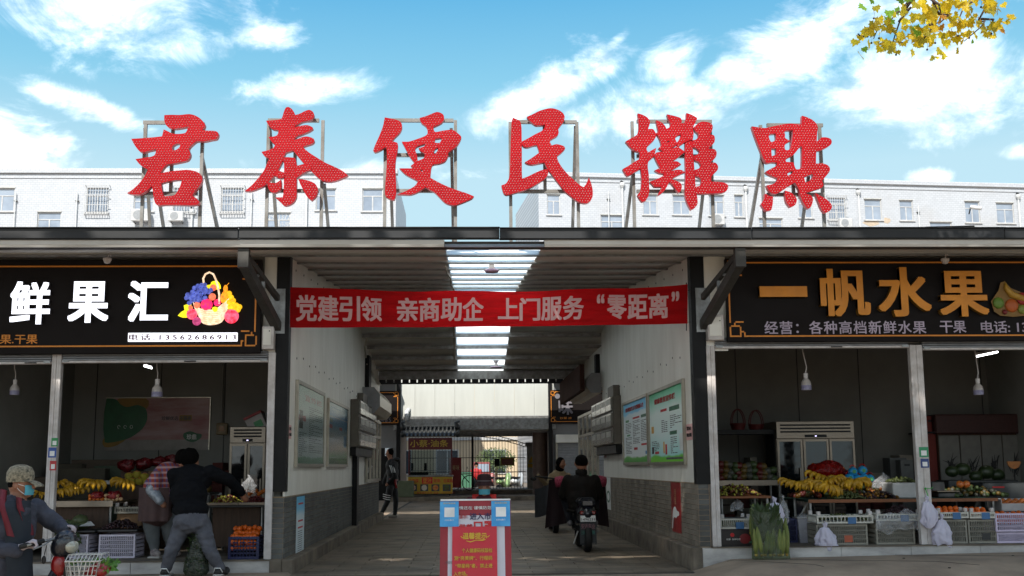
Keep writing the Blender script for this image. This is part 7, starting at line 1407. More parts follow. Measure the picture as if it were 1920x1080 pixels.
def glove(parent, c, axis, back, m, name='glove', r=.0105):
    """hand closed round a grip: axis = along the grip (towards the little finger), back = from grip to wrist"""
    c, ax, bk = Vector(c), Vector(axis).normalized(), Vector(back); bk = (bk-ax*bk.dot(ax)).normalized(); up = ax.cross(bk).normalized()
    if up.z < 0: up = -up
    pr = []
    for i in range(4):
        o = c+ax*((i-1.5)*.0225); L = (1.0, 1.06, 1.0, .86)[i]; R_ = .030
        pts = [o+(bk*math.cos(a)+up*math.sin(a))*R_*s_ for a, s_ in ((math.radians(35), 1.55), (math.radians(95), 1.15*L), (math.radians(150), 1.05*L), (math.radians(215), 1.0), (math.radians(265), .95))]
        for a_, b_ in zip(pts, pts[1:]): pr.append(('c', a_, b_, r, r*.93, 0))
        pr.append(('c', pts[0], c+bk*.085+ax*((i-1.5)*.014)+up*.012, r*1.25, .02, 0))
    th = [c+bk*.075-ax*.03-up*.004, c+bk*.045-ax*.052-up*.012, c+bk*.012-ax*.05-up*.03, c-bk*.018-ax*.035-up*.033]
    for a_, b_ in zip(th, th[1:]): pr.append(('c', a_, b_, .0135, .0115, 0))
    pr.append(('c', c+bk*.08+up*.012, c+bk*.13+up*.018, .03, .032, 0))
    return figure(parent, pr, [m], .0055, 3, None, name)
# ---------------- man in a camouflage cap pushing an electric bicycle (left edge)
YA = -3.7
def A(px, py, d=0.0): return at(px, py, YA)+Vector((0, d, 0))
ga = gz(-5, YA)
man = thing('person', 'person in camouflage cap, blue mask and grey jacket pushing an electric bicycle', 'person', (A(25, 1000).x, YA, ga))
m_jk = mat('grey_blue_padded_jacket', '#3d404c', .85, 0, .12, 9, c2='#2c2f3a', bump=.004, bscale=40); m_shirt = mat('dark_teal_shirt', '#17202a', .8); m_tr = mat('charcoal_trousers', '#1d1f24', .8, 0, .1, 12); m_lin = mat('red_lining', '#6a1020', .7)
hd = A(40, 907)
pr = [('e', hd, (.095, .078, .118), 0), ('e', hd+Vector((.035, 0, -.06)), (.062, .058, .062), 0), ('c', hd+Vector((.09, 0, -.005)), hd+Vector((.108, 0, -.03)), .016, .018, 0), ('c', hd+Vector((-.025, 0, -.08)), A(38, 950), .056, .062, 0),
      ('e', A(22, 985), (.19, .25, .26), 1), ('e', A(30, 962), (.16, .22, .12), 1), ('e', A(15, 1050), (.185, .22, .3), 1), ('e', A(18, 950), (.12, .2, .08), 1),
      ('c', A(2, 958, -.2), A(-2, 1022, -.24), .088, .074, 1), ('c', A(-2, 1022, -.24), A(48, 1030, -.22), .074, .058, 1), ('c', A(52, 955, .2), A(84, 985, .26), .085, .072, 1), ('c', A(84, 985, .26), A(104, 993, .2), .066, .056, 1)]
hip = A(12, 1075)
for s_, kx in ((-1, .12), (1, -.08)): pr += [('c', hip+Vector((0, s_*.1, -.02)), Vector((hip.x+kx, YA+s_*.1, ga+.5)), .105, .075, 2), ('c', Vector((hip.x+kx, YA+s_*.1, ga+.5)), Vector((hip.x+kx*.4, YA+s_*.1, ga+.1)), .072, .052, 2), ('c', Vector((hip.x+kx*.4-.04, YA+s_*.1, ga+.05)), Vector((hip.x+kx*.4+.16, YA+s_*.1, ga+.035)), .05, .036, 3)]
figure(man, pr, [m_skin, m_jk, m_tr, m_shoe], .012, 4, (.018, 9))
# open jacket front: dark shirt and red lapels
def dep(x, y): t = (x-22)/(41.0 if y > 945 else 34+7*(y-910)/35); return -.262*math.sqrt(max(.02, 1-min(1, t*t)))*(1 if y > 950 else max(.3, 1-(950-y)/60))
q = MB(); q.grid(lambda u_, v_: A(29+u_*33+6*(1-v_), 1084-v_*146, dep(29+u_*33, 1084-v_*146)-.004+.006*math.sin(v_*13+u_*3)), 10, 18); obj('shirt_front', q, m_shirt, man, smooth=True)
for (p, w) in (([(17, 916), (21, 932), (28, 950), (35, 975), (41, 1001)], 5), ([(47, 931), (53, 950), (59, 973), (62, 1000)], 3.5)):
    q = MB(); L = len(p); vs = [A(x-w, y, dep(x-w, y)-.02) for x, y in p]+[A(x+w, y+3, dep(x+w, y)-.022) for x, y in p]+[A(x-w, y, dep(x-w, y)+.02) for x, y in p]+[A(x+w, y+3, dep(x+w, y)+.02) for x, y in p]
    q.add(vs, [(i, i+1, L+i+1, L+i) for i in range(L-1)]+[(2*L+i, 3*L+i, 3*L+i+1, 2*L+i+1) for i in range(L-1)]+[(i, 2*L+i, 2*L+i+1, i+1) for i in range(L-1)]+[(L+i, L+i+1, 3*L+i+1, 3*L+i) for i in range(L-1)]); obj('lapel', q, m_lin, man, smooth=True)
m_camo = mat('camouflage_cloth', '#9a8f78', .9, 0, .3, 38, c2='#2f322c', detail=6)
cap = obj('cap', MB().lathe([(.112, -.04), (.116, 0), (.112, .045), (.088, .088), (.045, .108), (0, .112)], hd+Vector((-.012, 0, .055)), 20), m_camo, man, smooth=True)
obj('cap_peak', MB().grid(lambda u_, v_: hd+Vector((.07+.125*v_*math.cos((u_-.5)*1.7), .1*math.sin((u_-.5)*2.3)*(1-.15*v_), .035-.05*v_*v_-.02*abs(u_-.5))), 10, 6).grid(lambda u_, v_: hd+Vector((.07+.125*v_*math.cos((u_-.5)*1.7), .1*math.sin((u_-.5)*2.3)*(1-.15*v_), .029-.05*v_*v_-.02*abs(u_-.5))), 10, 6), m_camo, cap, smooth=True)
obj('face_mask', MB().grid(lambda u_, v_: hd+Vector((.052+.056*math.cos((u_-.5)*2.6)*(1-.25*abs(v_-.5)), .083*math.sin((u_-.5)*2.6), -.012-.085*v_)), 14, 6).grid(lambda u_, v_: hd+Vector((.048+.056*math.cos((u_-.5)*2.6)*(1-.25*abs(v_-.5)), .081*math.sin((u_-.5)*2.6), -.012-.085*v_)), 14, 6), m_mask, man, smooth=True)
obj('mask_loop', MB().tube([hd+Vector((.06, -.077, -.02)), hd+Vector((0, -.084, .0)), hd+Vector((-.01, -.083, -.02))], .0025, 4), m_wprint, man); obj('mask_loop', MB().tube([hd+Vector((.06, -.074, -.09)), hd+Vector((.01, -.08, -.05)), hd+Vector((-.01, -.083, -.02))], .0025, 4), m_wprint, man)
obj('ear', MB().sph(hd+Vector((-.012, -.08, -.012)), (.02, .012, .032), 10, 8), m_skin, man, smooth=True); obj('hair', MB().sph(hd+Vector((-.05, 0, .0)), (.062, .082, .06), 12, 8), m_hair, man, smooth=True); obj('eye', MB().sph(hd+Vector((.082, -.035, .012)), (.01, .01, .006), 8, 6), m_ink, man, smooth=True)
m_glove = mat('white_cotton_glove', '#b3a9ae', .85, 0, .08, 20)
g1, g2 = A(79, 1018, -.2), A(118, 996, .2)
glove(man, g1, (.25, -1, -.1), Vector(A(48, 1030, -.22))-g1, m_glove); glove(man, g2, (.1, 1, -.05), Vector(A(100, 993, .2))-g2+Vector((-.03, 0, .01)), m_glove)
# electric bicycle
eb = thing('electric_bicycle', 'dark electric bicycle with white wire basket and headlight pushed by the capped person', 'electric bicycle', (A(130, 1060).x, YA, ga))
m_navy = mat('navy_plastic', '#12151f', .3, coat=.4); m_rub = mat('black_rubber', '#141414', .7); m_redp = mat('red_paint', '#8f1416', .3, coat=.4); m_wire = mat('white_coated_wire', '#c9c6c0', .5)
hb = A(108, 1005); fx = A(150, 1080).x; fw = Vector((fx+.02, YA, ga+.25)); rw = Vector((fx-1.15, YA, ga+.25))
for nm, c in (('wheel', fw), ('wheel', rw)):
    w_ = obj(nm, MB().tube([c+Vector((.22*math.cos(k*.2618), 0, .22*math.sin(k*.2618))) for k in range(25)], .028, 8), m_rub, eb, smooth=True); obj('rim', MB().tube([c+Vector((.185*math.cos(k*.2618), 0, .185*math.sin(k*.2618))) for k in range(25)], .012, 6), m_galv, w_, smooth=True); obj('hub', MB().cyl(c+Vector((0, -.05, 0)), c+Vector((0, .05, 0)), .035, n=10), m_galv, w_)
obj('stem', MB().tube([hb, A(118, 1045), fw+Vector((-.03, 0, .25)), fw], [.028, .045, .04, .02], 8), m_rub, eb, smooth=True)
obj('handlebar', MB().tube([A(72, 1019, -.27), A(86, 1014, -.16), A(106, 1010, -.06), A(112, 1004, .06), A(116, 998, .16), A(120, 994, .28)], .013, 8), m_galv, eb, smooth=True)
obj('grip', MB().tube([A(63, 1021, -.3), A(92, 1012, -.13)], .021, 10), m_rub, eb, smooth=True); obj('grip', MB().tube([A(115, 998, .14), A(121, 992, .3)], .02, 10), m_rub, eb, smooth=True)
obj('brake_lever', MB().tube([A(104, 1010, -.08), A(97, 1019, -.16), A(84, 1026, -.27)], .007, 6), m_galv, eb); 
hsg = obj('headlamp_housing', MB().sph(A(120, 1020), (.105, .10, .13), 18, 12, M=Matrix.Rotation(.5, 3, 'Y')).sph(A(128, 1008), (.06, .09, .06), 14, 10), m_navy, eb, smooth=True)
obj('headlamp_lens', MB().sph(A(134, 1024, -.01), (.062, .085, .062), 16, 10, M=Matrix.Rotation(.5, 3, 'Y')), mat('headlamp_glass', '#a8a89a', .08, 0, .15, 12, spec=.9), hsg, smooth=True); obj('display', MB().cyl(A(130, 1003, -.02), A(133, 1000, -.02), .022, n=12), m_galv, hsg)
obj('red_fairing', MB().sph(A(112, 1058), (.075, .07, .105), 16, 10), m_redp, eb, smooth=True); obj('fender', MB().grid(lambda u_, v_: fw+Vector((.27*math.cos(.3+u_*2.0), (v_-.5)*.09, .27*math.sin(.3+u_*2.0))), 12, 3), m_navy, eb, smooth=True)
obj('frame_tube', MB().tube([A(112, 1060), Vector((fx-.45, YA, ga+.3)), Vector((fx-.8, YA, ga+.35)), rw], [.05, .045, .05, .03], 8), m_navy, eb, smooth=True); obj('seat', MB().cbox(fx-1.1, fx-.65, YA-.11, YA+.11, ga+.68, ga+.78, .04), m_rub, eb); obj('seat_post', MB().cyl((fx-.85, YA, ga+.35), (fx-.85, YA, ga+.68), .03, n=8), m_galv, eb)
bx0, bx1 = A(134, 1050).x, A(196, 1050).x; by0, by1 = YA-.16, YA+.16; bz0, bz1 = A(160, 1086).z, A(160, 1050).z
bsk = MB()
for k in range(5):
    z = bz0+(bz1-bz0)*k/4; i_ = .03*(1-k/4); bsk.tube([(bx0+i_, by0+i_, z), (bx1-i_, by0+i_, z), (bx1-i_, by1-i_, z), (bx0+i_, by1-i_, z), (bx0+i_, by0+i_, z)], .0045 if k < 4 else .007, 5)
for k in range(9):
    t_ = k/8
    for (xa, ya) in ((bx0+(bx1-bx0)*t_, by0), (bx0+(bx1-bx0)*t_, by1), (bx0, by0+(by1-by0)*t_), (bx1, by0+(by1-by0)*t_)): bsk.cyl((xa, ya, bz1), (xa+(.03 if xa < (bx0+bx1)/2 else -.03)*.9, ya, bz0), .004, n=5)
obj('basket', bsk, m_wire, eb, kind='stuff'); lid = MB()
for k in range(10): x = bx0+(bx1-bx0)*k/9; lid.tube([(x, by0, bz1), (x, YA-.08, bz1+.05), (x, YA+.08, bz1+.055), (x, by1, bz1)], .004, 5)
for k in range(5): y = by0+(by1-by0)*k/4; zz = bz1+(.0 if k in (0, 4) else .05); lid.tube([(bx0, y, zz), (bx1, y, zz)], .004, 5)
obj('basket_lid', lid, m_wire, eb, kind='stuff')
c = Vector(((bx0+bx1)/2, YA-.02, bz1-.06)); bgv = thing('vegetable_bag', 'thin white bag of green vegetables in the wire basket', 'bag of vegetables', c); obj('film', MB().sph(c, (.16, .12, .06), 18, 10, lump=.5, seed=5), film('basket_film', '#e8ece8', .3), bgv, smooth=True); q = MB(); rn = random.Random(8)
for k in range(220): p = c+Vector((rn.uniform(-.12, .22), rn.uniform(-.1, .1), rn.uniform(-.03, .05))); d = Vector((rn.uniform(.0, 1), rn.uniform(-.6, .6), rn.uniform(-.4, .7))).normalized()*.06; s_ = d.orthogonal().normalized()*.016; q.add([p, p+d*.5+s_, p+d, p+d*.5-s_], [(0, 1, 2, 3)])
obj('leaves', q, sheer('fresh_leaf', '#5f8f32', .3, .5, .2, 9), bgv, kind='stuff'); c2_ = Vector((bx0+.24, YA-.06, bz0+.08)); obj('red_pouch', MB().sph(c2_, (.12, .08, .07), 14, 8, lump=.3, seed=2), m_redp, label='red pouch lying in the wire basket', cat='pouch', smooth=True, loc=c2_)
p = A(90, 1048, -.1); obj('key_charm', MB().sph(p, (.02, .012, .035), 10, 8).tube([p+Vector((0, 0, .03)), p+Vector((.01, .02, .12))], .004, 4), m_rub, eb, smooth=True)
# ---------------- customer bending at the left stall
YC_ = -.42; gc = gz(-3.4, YC_)
def C_(px, py, d=0.0): return at(px, py, YC_)+Vector((0, d, 0))
cu_ = thing('person', 'person in black jacket and grey trousers bending over the left stall, seen from behind', 'person', (C_(360, 1070).x, YC_, gc))
m_bj = mat('black_quilted_jacket', '#0d0e12', .85, 0, .15, 16, bump=.003, bscale=50, spec=.15); m_gt = mat('grey_cotton_trousers', '#5d5e65', .9, 0, .12, 10, c2='#4a4b52', spec=.15, bump=.003)
lf, rf = C_(311, 1074), C_(411, 1074)
pr = [('e', C_(347, 866, .3), (.085, .1, .1), 0), ('c', C_(347, 876, .26), C_(350, 895, .2), .06, .07, 0), ('e', C_(352, 898, .2), (.235, .17, .17), 1), ('e', C_(351, 928, .07), (.215, .16, .2), 1), ('e', C_(357, 955, 0), (.205, .15, .12), 1), ('e', C_(359, 978, -.02), (.21, .165, .14), 2),
      ('c', C_(320, 890, .15), C_(322, 930, .28), .08, .065, 1), ('c', C_(322, 930, .28), C_(345, 945, .45), .062, .05, 1), ('c', C_(388, 885, .15), C_(420, 900, .3), .085, .07, 1), ('c', C_(420, 900, .3), C_(437, 925, .5), .065, .05, 1), ('c', C_(438, 928, .52), C_(442, 938, .58), .04, .035, 0),
      ('c', C_(342, 985), C_(325, 1030, -.06), .108, .078, 2), ('c', C_(325, 1030, -.06), lf+Vector((0, 0, .06)), .078, .062, 2), ('c', C_(378, 985), C_(395, 1030, -.06), .108, .078, 2), ('c', C_(395, 1030, -.06), rf+Vector((0, 0, .06)), .078, .062, 2)]
for f_, dx in ((lf, -.05), (rf, .05)): pr.append(('c', Vector((f_.x, YC_-.05, gc+.045)), Vector((f_.x+dx, YC_+.14, gc+.04)), .05, .042, 3))
figure(cu_, pr, [m_skin, m_bj, m_gt, m_shoe], .013, 4, (.016, 10)); obj('hair', MB().sph(C_(345, 860, .28)+Vector((0, -.01, .015)), (.112, .125, .115), 22, 14, lump=.12), m_hair, cu_, smooth=True)
for f_ in (lf, rf): obj('shoe_sole', MB().cbox(f_.x-.055, f_.x+.055, YC_-.1, YC_+.19, gc, gc+.02, .008), m_sole, cu_); obj('shoe_trim', MB().tube([(f_.x-.05, YC_-.06, gc+.04), (f_.x-.03, YC_-.1, gc+.09), (f_.x+.03, YC_-.1, gc+.09), (f_.x+.05, YC_-.06, gc+.04)], .006, 5), m_wprint, cu_)
# ---------------- vendor in plaid and apron
YV = .42
def V_(px, py, d=0.0): return at(px, py, YV)+Vector((0, d, 0))
ve = thing('person', 'person in plaid shirt and brown apron bending beside the customer', 'person', (V_(290, 1035).x, YV, ZL))
def plaid():
    m = bpy.data.materials.new('red_blue_plaid'); m.use_nodes = True; n = NB(m.node_tree); p = m.node_tree.nodes['Principled BSDF']; tcn = n.n('ShaderNodeTexCoord'); sp = n.n('ShaderNodeSeparateXYZ'); n.link(tcn.outputs['Object'], sp.inputs[0]); col = lin('#8f3a2e')
    f1 = n.m('GREATER_THAN', n.m('SINE', n.m('MULTIPLY', n.m('ADD', sp.outputs[0], n.m('MULTIPLY', sp.outputs[1], .6)), 105.0)), .35); f2 = n.m('GREATER_THAN', n.m('SINE', n.m('MULTIPLY', sp.outputs[2], 100.0)), .35); c1 = n.mix(n.m('MULTIPLY', f1, .75), col, lin('#3a4a80')); n.link(n.mix(n.m('MULTIPLY', f2, .6), c1, lin('#c9a8a4')), p.inputs['Base Color']); p.inputs['Roughness'].default_value = .85; return m
m_plaid = plaid(); m_ap = mat('brown_apron', '#4a3432', .75, 0, .12, 10, c2='#3c2a2a', bump=.002); m_gp = mat('grey_work_trousers', '#565a5c', .85, 0, .12, 10, bump=.003); m_sv = mat('silver_sleeve_guard', '#6e7680', .35, .3, .3, 26, c2='#aab0b8', bump=.006)
pr = [('e', V_(340, 862, .15), (.09, .095, .11), 0), ('e', V_(312, 892, .05), (.18, .17, .17), 1), ('e', V_(297, 915, 0), (.185, .165, .17), 1), ('e', V_(290, 945), (.2, .16, .2), 2), ('e', V_(291, 965), (.2, .155, .14), 2), ('c', V_(298, 895, -.14), V_(296, 920, -.2), .08, .07, 1), ('c', V_(293, 918, -.2), V_(309, 938, -.22), .073, .055, 3), ('c', V_(309, 938, -.22), V_(316, 946, -.2), .04, .035, 0),
      ('c', V_(282, 975), V_(287, 1010), .1, .08, 4), ('c', V_(287, 1010), V_(290, 1028), .078, .055, 4), ('c', V_(312, 975, .08), V_(316, 1010, .08), .1, .08, 4), ('c', V_(316, 1010, .08), V_(318, 1030, .1), .075, .055, 4), ('c', Vector((V_(290, 1030).x, YV, ZL+.06)), Vector((V_(300, 1030).x, YV-.12, ZL+.045)), .055, .045, 5), ('c', Vector((V_(320, 1030).x, YV+.1, ZL+.06)), Vector((V_(332, 1030).x, YV, ZL+.045)), .055, .045, 5)]
figure(ve, pr, [m_skin, m_plaid, m_ap, m_sv, m_gp, mat('pale_trainer', '#9a938e', .7, 0, .3, 22, c2='#5a4a50')], .013, 5, (.009, 11)); obj('hair', MB().sph(V_(338, 860, .15)+Vector((0, -.015, .015)), (.1, .1, .11), 16, 10), m_hair, ve, smooth=True)
obj('apron_skirt', MB().grid(lambda u_, v_: V_(268+u_*56-(1-v_)*2, 976-v_*62, -.17-.06*math.sin(u_*math.pi)+.012*math.sin(u_*19)*(1-v_)), 18, 8), m_ap, ve, smooth=True); obj('trainer_sole', MB().cbox(V_(283, 1040).x, V_(306, 1040).x, YV-.17, YV+.06, ZL, ZL+.025, .01), m_sole, ve)
# ---------------- person walking out of the inner yard
YD = 14.9
def D_(px, py, d=0.0): return at(px, py, YD)+Vector((0, d, 0))
pw_ = thing('person', 'person in black tracksuit with white stripes walking at the far left end of the passage', 'person', (D_(733, 972).x, YD, 0)); m_bt = mat('black_tracksuit', '#0e0e10', .7, 0, .1, 10); hdD = D_(730, 850)
pr = [('e', hdD, (.085, .075, .115), 0), ('c', hdD+Vector((-.07, 0, -.01)), hdD+Vector((-.095, 0, -.03)), .014, .016, 0), ('c', hdD+Vector((.01, 0, -.08)), D_(734, 866), .055, .06, 0), ('e', D_(735, 873), (.16, .2, .17), 1), ('e', D_(736, 886), (.155, .18, .18), 1), ('e', D_(736, 900), (.15, .17, .2), 1), ('c', D_(738, 874, -.2), D_(742, 893, -.24), .07, .06, 1), ('c', D_(742, 893, -.24), D_(730, 906, -.24), .055, .045, 1), ('c', D_(729, 907, -.24), D_(726, 909, -.24), .04, .035, 0), ('c', D_(732, 874, .2), D_(724, 893, .24), .07, .06, 1), ('c', D_(724, 893, .24), D_(718, 905, .2), .055, .045, 1),
      ('c', D_(732, 915, -.09), D_(727, 940, -.09), .095, .07, 1), ('c', D_(727, 940, -.09), D_(716, 962, -.09), .068, .05, 1), ('c', D_(738, 915, .09), D_(742, 940, .09), .095, .07, 1), ('c', D_(742, 940, .09), D_(740, 965, .09), .068, .05, 1), ('c', Vector((D_(717, 968).x, YD-.09, .1)), Vector((D_(705, 966).x, YD-.09, .09)), .05, .042, 2), ('c', Vector((D_(742, 970).x, YD+.09, .05)), Vector((D_(730, 970).x, YD+.09, .045)), .05, .042, 2)]
figure(pw_, pr, [m_skin, m_bt, mat('off_white_trainer', '#a39c92', .6)], .016, 5, (.008, 10)); obj('hair', MB().sph(hdD+Vector((.025, 0, .03)), (.085, .086, .1), 14, 9), m_hair, pw_, smooth=True); obj('hood', MB().sph(D_(744, 862, .02), (.09, .12, .06), 12, 8), m_bt, pw_, smooth=True)
for k in range(3): obj('white_stripe', MB().tube([D_(732+k*3, 873, -.25), D_(735+k*3, 881, -.285), D_(736+k*3, 886, -.29)], .012, 5), m_wprint, pw_); obj('white_stripe', MB().tube([D_(719, 926+k*4, -.17), D_(726, 928+k*4, -.19), D_(733, 929+k*4, -.17)], .01, 5), m_wprint, pw_)
obj('red_apron_tie', MB().tube([D_(731, 898, -.2), D_(738, 899, -.24), D_(746, 900, -.1)], .02, 6).tube([D_(742, 899, -.2), D_(744, 915, -.18)], .03, 6), m_redp, pw_, smooth=True)
# ---------------- seated attendant behind the notice board
YE = 1.5
def E_(px, py, d=0.0): return at(px, py, YE)+Vector((0, d, 0))
at_ = thing('person', 'person in maroon bucket hat, blue mask and red vest seated behind the folding notice board', 'person', (E_(908, 960).x, YE, 0)); hE = E_(908, 913); m_mar = mat('maroon_coat', '#4a0f1c', .8, 0, .12, 12); m_vest = mat('red_vest', '#b5201c', .7, 0, .1, 9); m_hat = mat('maroon_felt', '#2f151b', .85, 0, .15, 25)
sh_ = E_(908, 931)
pr = [('e', hE, (.075, .09, .105), 0), ('e', hE+Vector((0, -.02, -.055)), (.06, .065, .06), 0), ('c', hE+Vector((0, .02, -.08)), sh_, .05, .06, 0), ('e', sh_+Vector((0, .03, -.2)), (.2, .14, .27), 1), ('e', sh_+Vector((0, .02, -.04)), (.2, .11, .07), 1), ('c', sh_+Vector((-.19, .02, -.06)), sh_+Vector((-.24, -.05, -.32)), .06, .052, 1), ('c', sh_+Vector((-.24, -.05, -.32)), sh_+Vector((-.1, -.28, -.36)), .05, .04, 1), ('c', sh_+Vector((.19, .02, -.06)), sh_+Vector((.24, -.05, -.32)), .06, .052, 1), ('c', sh_+Vector((.24, -.05, -.32)), sh_+Vector((.1, -.28, -.36)), .05, .04, 1), ('e', sh_+Vector((0, -.3, -.37)), (.08, .05, .04), 0)]
for s_ in (-1, 1): pr += [('c', Vector((sh_.x+s_*.09, YE, .45)), Vector((sh_.x+s_*.11, YE-.42, .47)), .09, .07, 2), ('c', Vector((sh_.x+s_*.11, YE-.42, .47)), Vector((sh_.x+s_*.12, YE-.4, .1)), .062, .045, 2), ('c', Vector((sh_.x+s_*.12, YE-.38, .05)), Vector((sh_.x+s_*.13, YE-.55, .04)), .045, .038, 3)]
figure(at_, pr, [m_skin, m_mar, m_tr, m_shoe], .012, 5, (.006, 11))
for s_ in (-1, 1): obj('vest_panel', MB().grid(lambda u_, v_: sh_+Vector((s_*(.045+.115*u_), -.10-.035*(1-abs(u_-.4))+.1*v_*v_*v_, -.34+.37*v_)), 6, 10), m_vest, at_, smooth=True)
hat = obj('bucket_hat', MB().lathe([(.135, -.045), (.125, -.02), (.1, .01), (.095, .06), (.085, .095), (.05, .11), (0, .113)], hE+Vector((0, .005, .062)), 22), m_hat, at_, smooth=True); obj('hat_band', MB().lathe([(.102, .012), (.102, .024)], hE+Vector((0, .005, .062)), 22), mat('grey_band', '#6e6468', .7), hat)
obj('face_mask', MB().grid(lambda u_, v_: hE+Vector((.078*math.sin((u_-.5)*2.5), -.032-.06*math.cos((u_-.5)*2.5), -.028-.07*v_)), 12, 6), m_mask, at_, smooth=True)
for s_ in (-1, 1): obj('eye', MB().sph(hE+Vector((s_*.03, -.083, .0)), (.011, .008, .006), 8, 6), m_ink, at_, smooth=True)
stl = thing('stool', 'low stool under the seated attendant', 'stool', (sh_.x, YE, 0)); obj('seat', MB().cbox(sh_.x-.17, sh_.x+.17, YE-.15, YE+.18, .3, .35, .01), m_wood, stl)
for dx in (-.14, .14):
    for dy in (-.11, .14): obj('leg', MB().cyl((sh_.x+dx, YE+dy, .01), (sh_.x+dx, YE+dy, .3), .018, n=8), m_wood, stl)
# ---------------- scooters and riders in the passage
def rear_scooter(cx, Y, lab, plate):
    t = thing('electric_scooter', lab, 'scooter', (cx, Y, 0)); B = lambda *a, **k: obj(*a, **k)
    for y in (Y+.1, Y+1.3):
        w_ = B('wheel', MB().lathe([(.14, -.05), (.2, -.055), (.225, -.03), (.225, .03), (.2, .055), (.14, .05)], (cx, y, .225), 20, M=Matrix.Rotation(math.pi/2, 3, 'Y')), m_rub, t, smooth=True); B('rim', MB().cyl((cx-.03, y, .225), (cx+.03, y, .225), .13, n=14), m_galv, w_)
    B('rear_body', MB().sph((cx, Y+.3, .55), (.15, .42, .16), 18, 12).sph((cx, Y+.6, .42), (.13, .35, .12), 14, 10), m_navy, t, smooth=True); B('footboard', MB().cbox(cx-.14, cx+.14, Y+.55, Y+1.05, .27, .33, .02), m_rub, t); B('leg_shield', MB().sph((cx, Y+1.15, .6), (.2, .09, .38), 16, 10), m_navy, t, smooth=True); B('steering_stem', MB().cyl((cx, Y+1.28, .25), (cx, Y+1.08, 1.0), .035, n=8), m_rub, t); B('handlebar', MB().tube([(cx-.34, Y+1.0, 1.02), (cx-.1, Y+1.08, 1.0), (cx+.1, Y+1.08, 1.0), (cx+.34, Y+1.0, 1.02)], .016, 7), m_rub, t); B('saddle', MB().cbox(cx-.14, cx+.14, Y+.15, Y+.75, .68, .77, .035), m_rub, t)
    B('rear_rack', MB().cbox(cx-.12, cx+.12, Y-.05, Y+.16, .62, .78, .05), m_navy, t); B('tail_lamp', MB().cbox(cx-.115, cx+.115, Y-.07, Y-.02, .54, .59, .012), mat('tail_lamp_red', '#7a0f0f', .25, coat=.4), t)
    pl = B('number_plate', MB().cbox(cx-.11, cx+.11, Y-.085, Y-.078, .44, .525, .003), m_wprint, t); B('plate_lettering', text_mb(plate, (cx-.095, Y-.085, .455), EX, EZ, .19, .035, un=(0, -1, 0), bold=.01), m_ink, pl)
    fl_ = B('mudflap', MB().box(cx-.12, cx+.12, Y-.075, Y-.066, .14, .43), mat('black_mudflap', '#1c1d20', .6), t); B('flap_lettering', text_mb('安达车业', (cx-.1, Y-.076, .34), EX, EZ, .2, .07, un=(0, -1, 0), bold=.01), mat('pink_print', '#8a5f68', .6), fl_); B('flap_lettering', text_mb('三轮 电动 四轮', (cx-.1, Y-.076, .26), EX, EZ, .2, .055, un=(0, -1, 0), bold=.01), mat('teal_print', '#2f7a6c', .6), fl_)
    for k in range(9): B('flap_fringe', MB().box(cx-.118+k*.027, cx-.1+k*.027, Y-.074, Y-.067, .115, .139), MATS['black_mudflap'], fl_)
    B('centre_stand', MB().tube([(cx-.1, Y+.45, .28), (cx-.17, Y+.38, .1)], .014, 6), m_galv, t); B('side_indicator', MB().sph((cx+.14, Y-.03, .3), (.02, .02, .02), 8, 6), m_galv, t)
    return t
YF = 2.85; cx = at(1102, 1000, YF).x
rear_scooter(cx, YF, 'dark electric scooter with number plate and printed mudflap, seen from behind in the passage', '1496231')
def F_(px, py, d=0.0): return at(px, py, YF+.45)+Vector((0, d, 0))
rd = thing('person', 'person in dark brown jacket riding the scooter away through the passage, seen from behind', 'person', (cx, YF+.45, 0)); m_bj2 = mat('dark_brown_jacket', '#0e0b09', .8, 0, .2, 7, c2='#16110d', bump=.02, bscale=9, spec=.2, stretch=(1, 1, .5)); m_jean = mat('navy_jeans', '#10131c', .85); hF = F_(1090, 868)
pr = [('e', hF, (.092, .1, .115), 0), ('e', hF+Vector((.1, .01, -.01)), (.014, .02, .03), 0), ('e', hF+Vector((-.1, .01, -.01)), (.014, .02, .03), 0), ('c', hF+Vector((0, 0, -.08)), F_(1090, 892), .062, .075, 1), ('e', F_(1090, 905), (.25, .14, .12), 1), ('e', F_(1090, 912), (.24, .15, .19), 1), ('e', F_(1090, 932), (.235, .16, .22), 1), ('e', F_(1092, 950), (.215, .165, .13), 1), ('c', F_(1065, 900), F_(1056, 928, .1), .085, .072, 1), ('c', F_(1056, 928, .1), F_(1062, 934, .5), .065, .05, 1), ('c', F_(1115, 900), F_(1126, 928, .1), .085, .072, 1), ('c', F_(1126, 928, .1), F_(1122, 934, .5), .065, .05, 1), ('c', Vector((cx-.26, YF+1.0, 1.0)), Vector((cx-.3, YF+1.0, 1.0)), .04, .035, 0), ('c', Vector((cx+.26, YF+1.0, 1.0)), Vector((cx+.3, YF+1.0, 1.0)), .04, .035, 0)]
for s_ in (-1, 1): pr += [('c', Vector((cx-.06+s_*.1, YF+.45, .84)), Vector((cx-.03+s_*.23, YF+.85, .78)), .1, .08, 2), ('c', Vector((cx-.03+s_*.23, YF+.85, .78)), Vector((cx+s_*.19, YF+.75, .42)), .075, .055, 2), ('c', Vector((cx+s_*.19, YF+.7, .38)), Vector((cx+s_*.19, YF+.92, .37)), .045, .04, 3)]
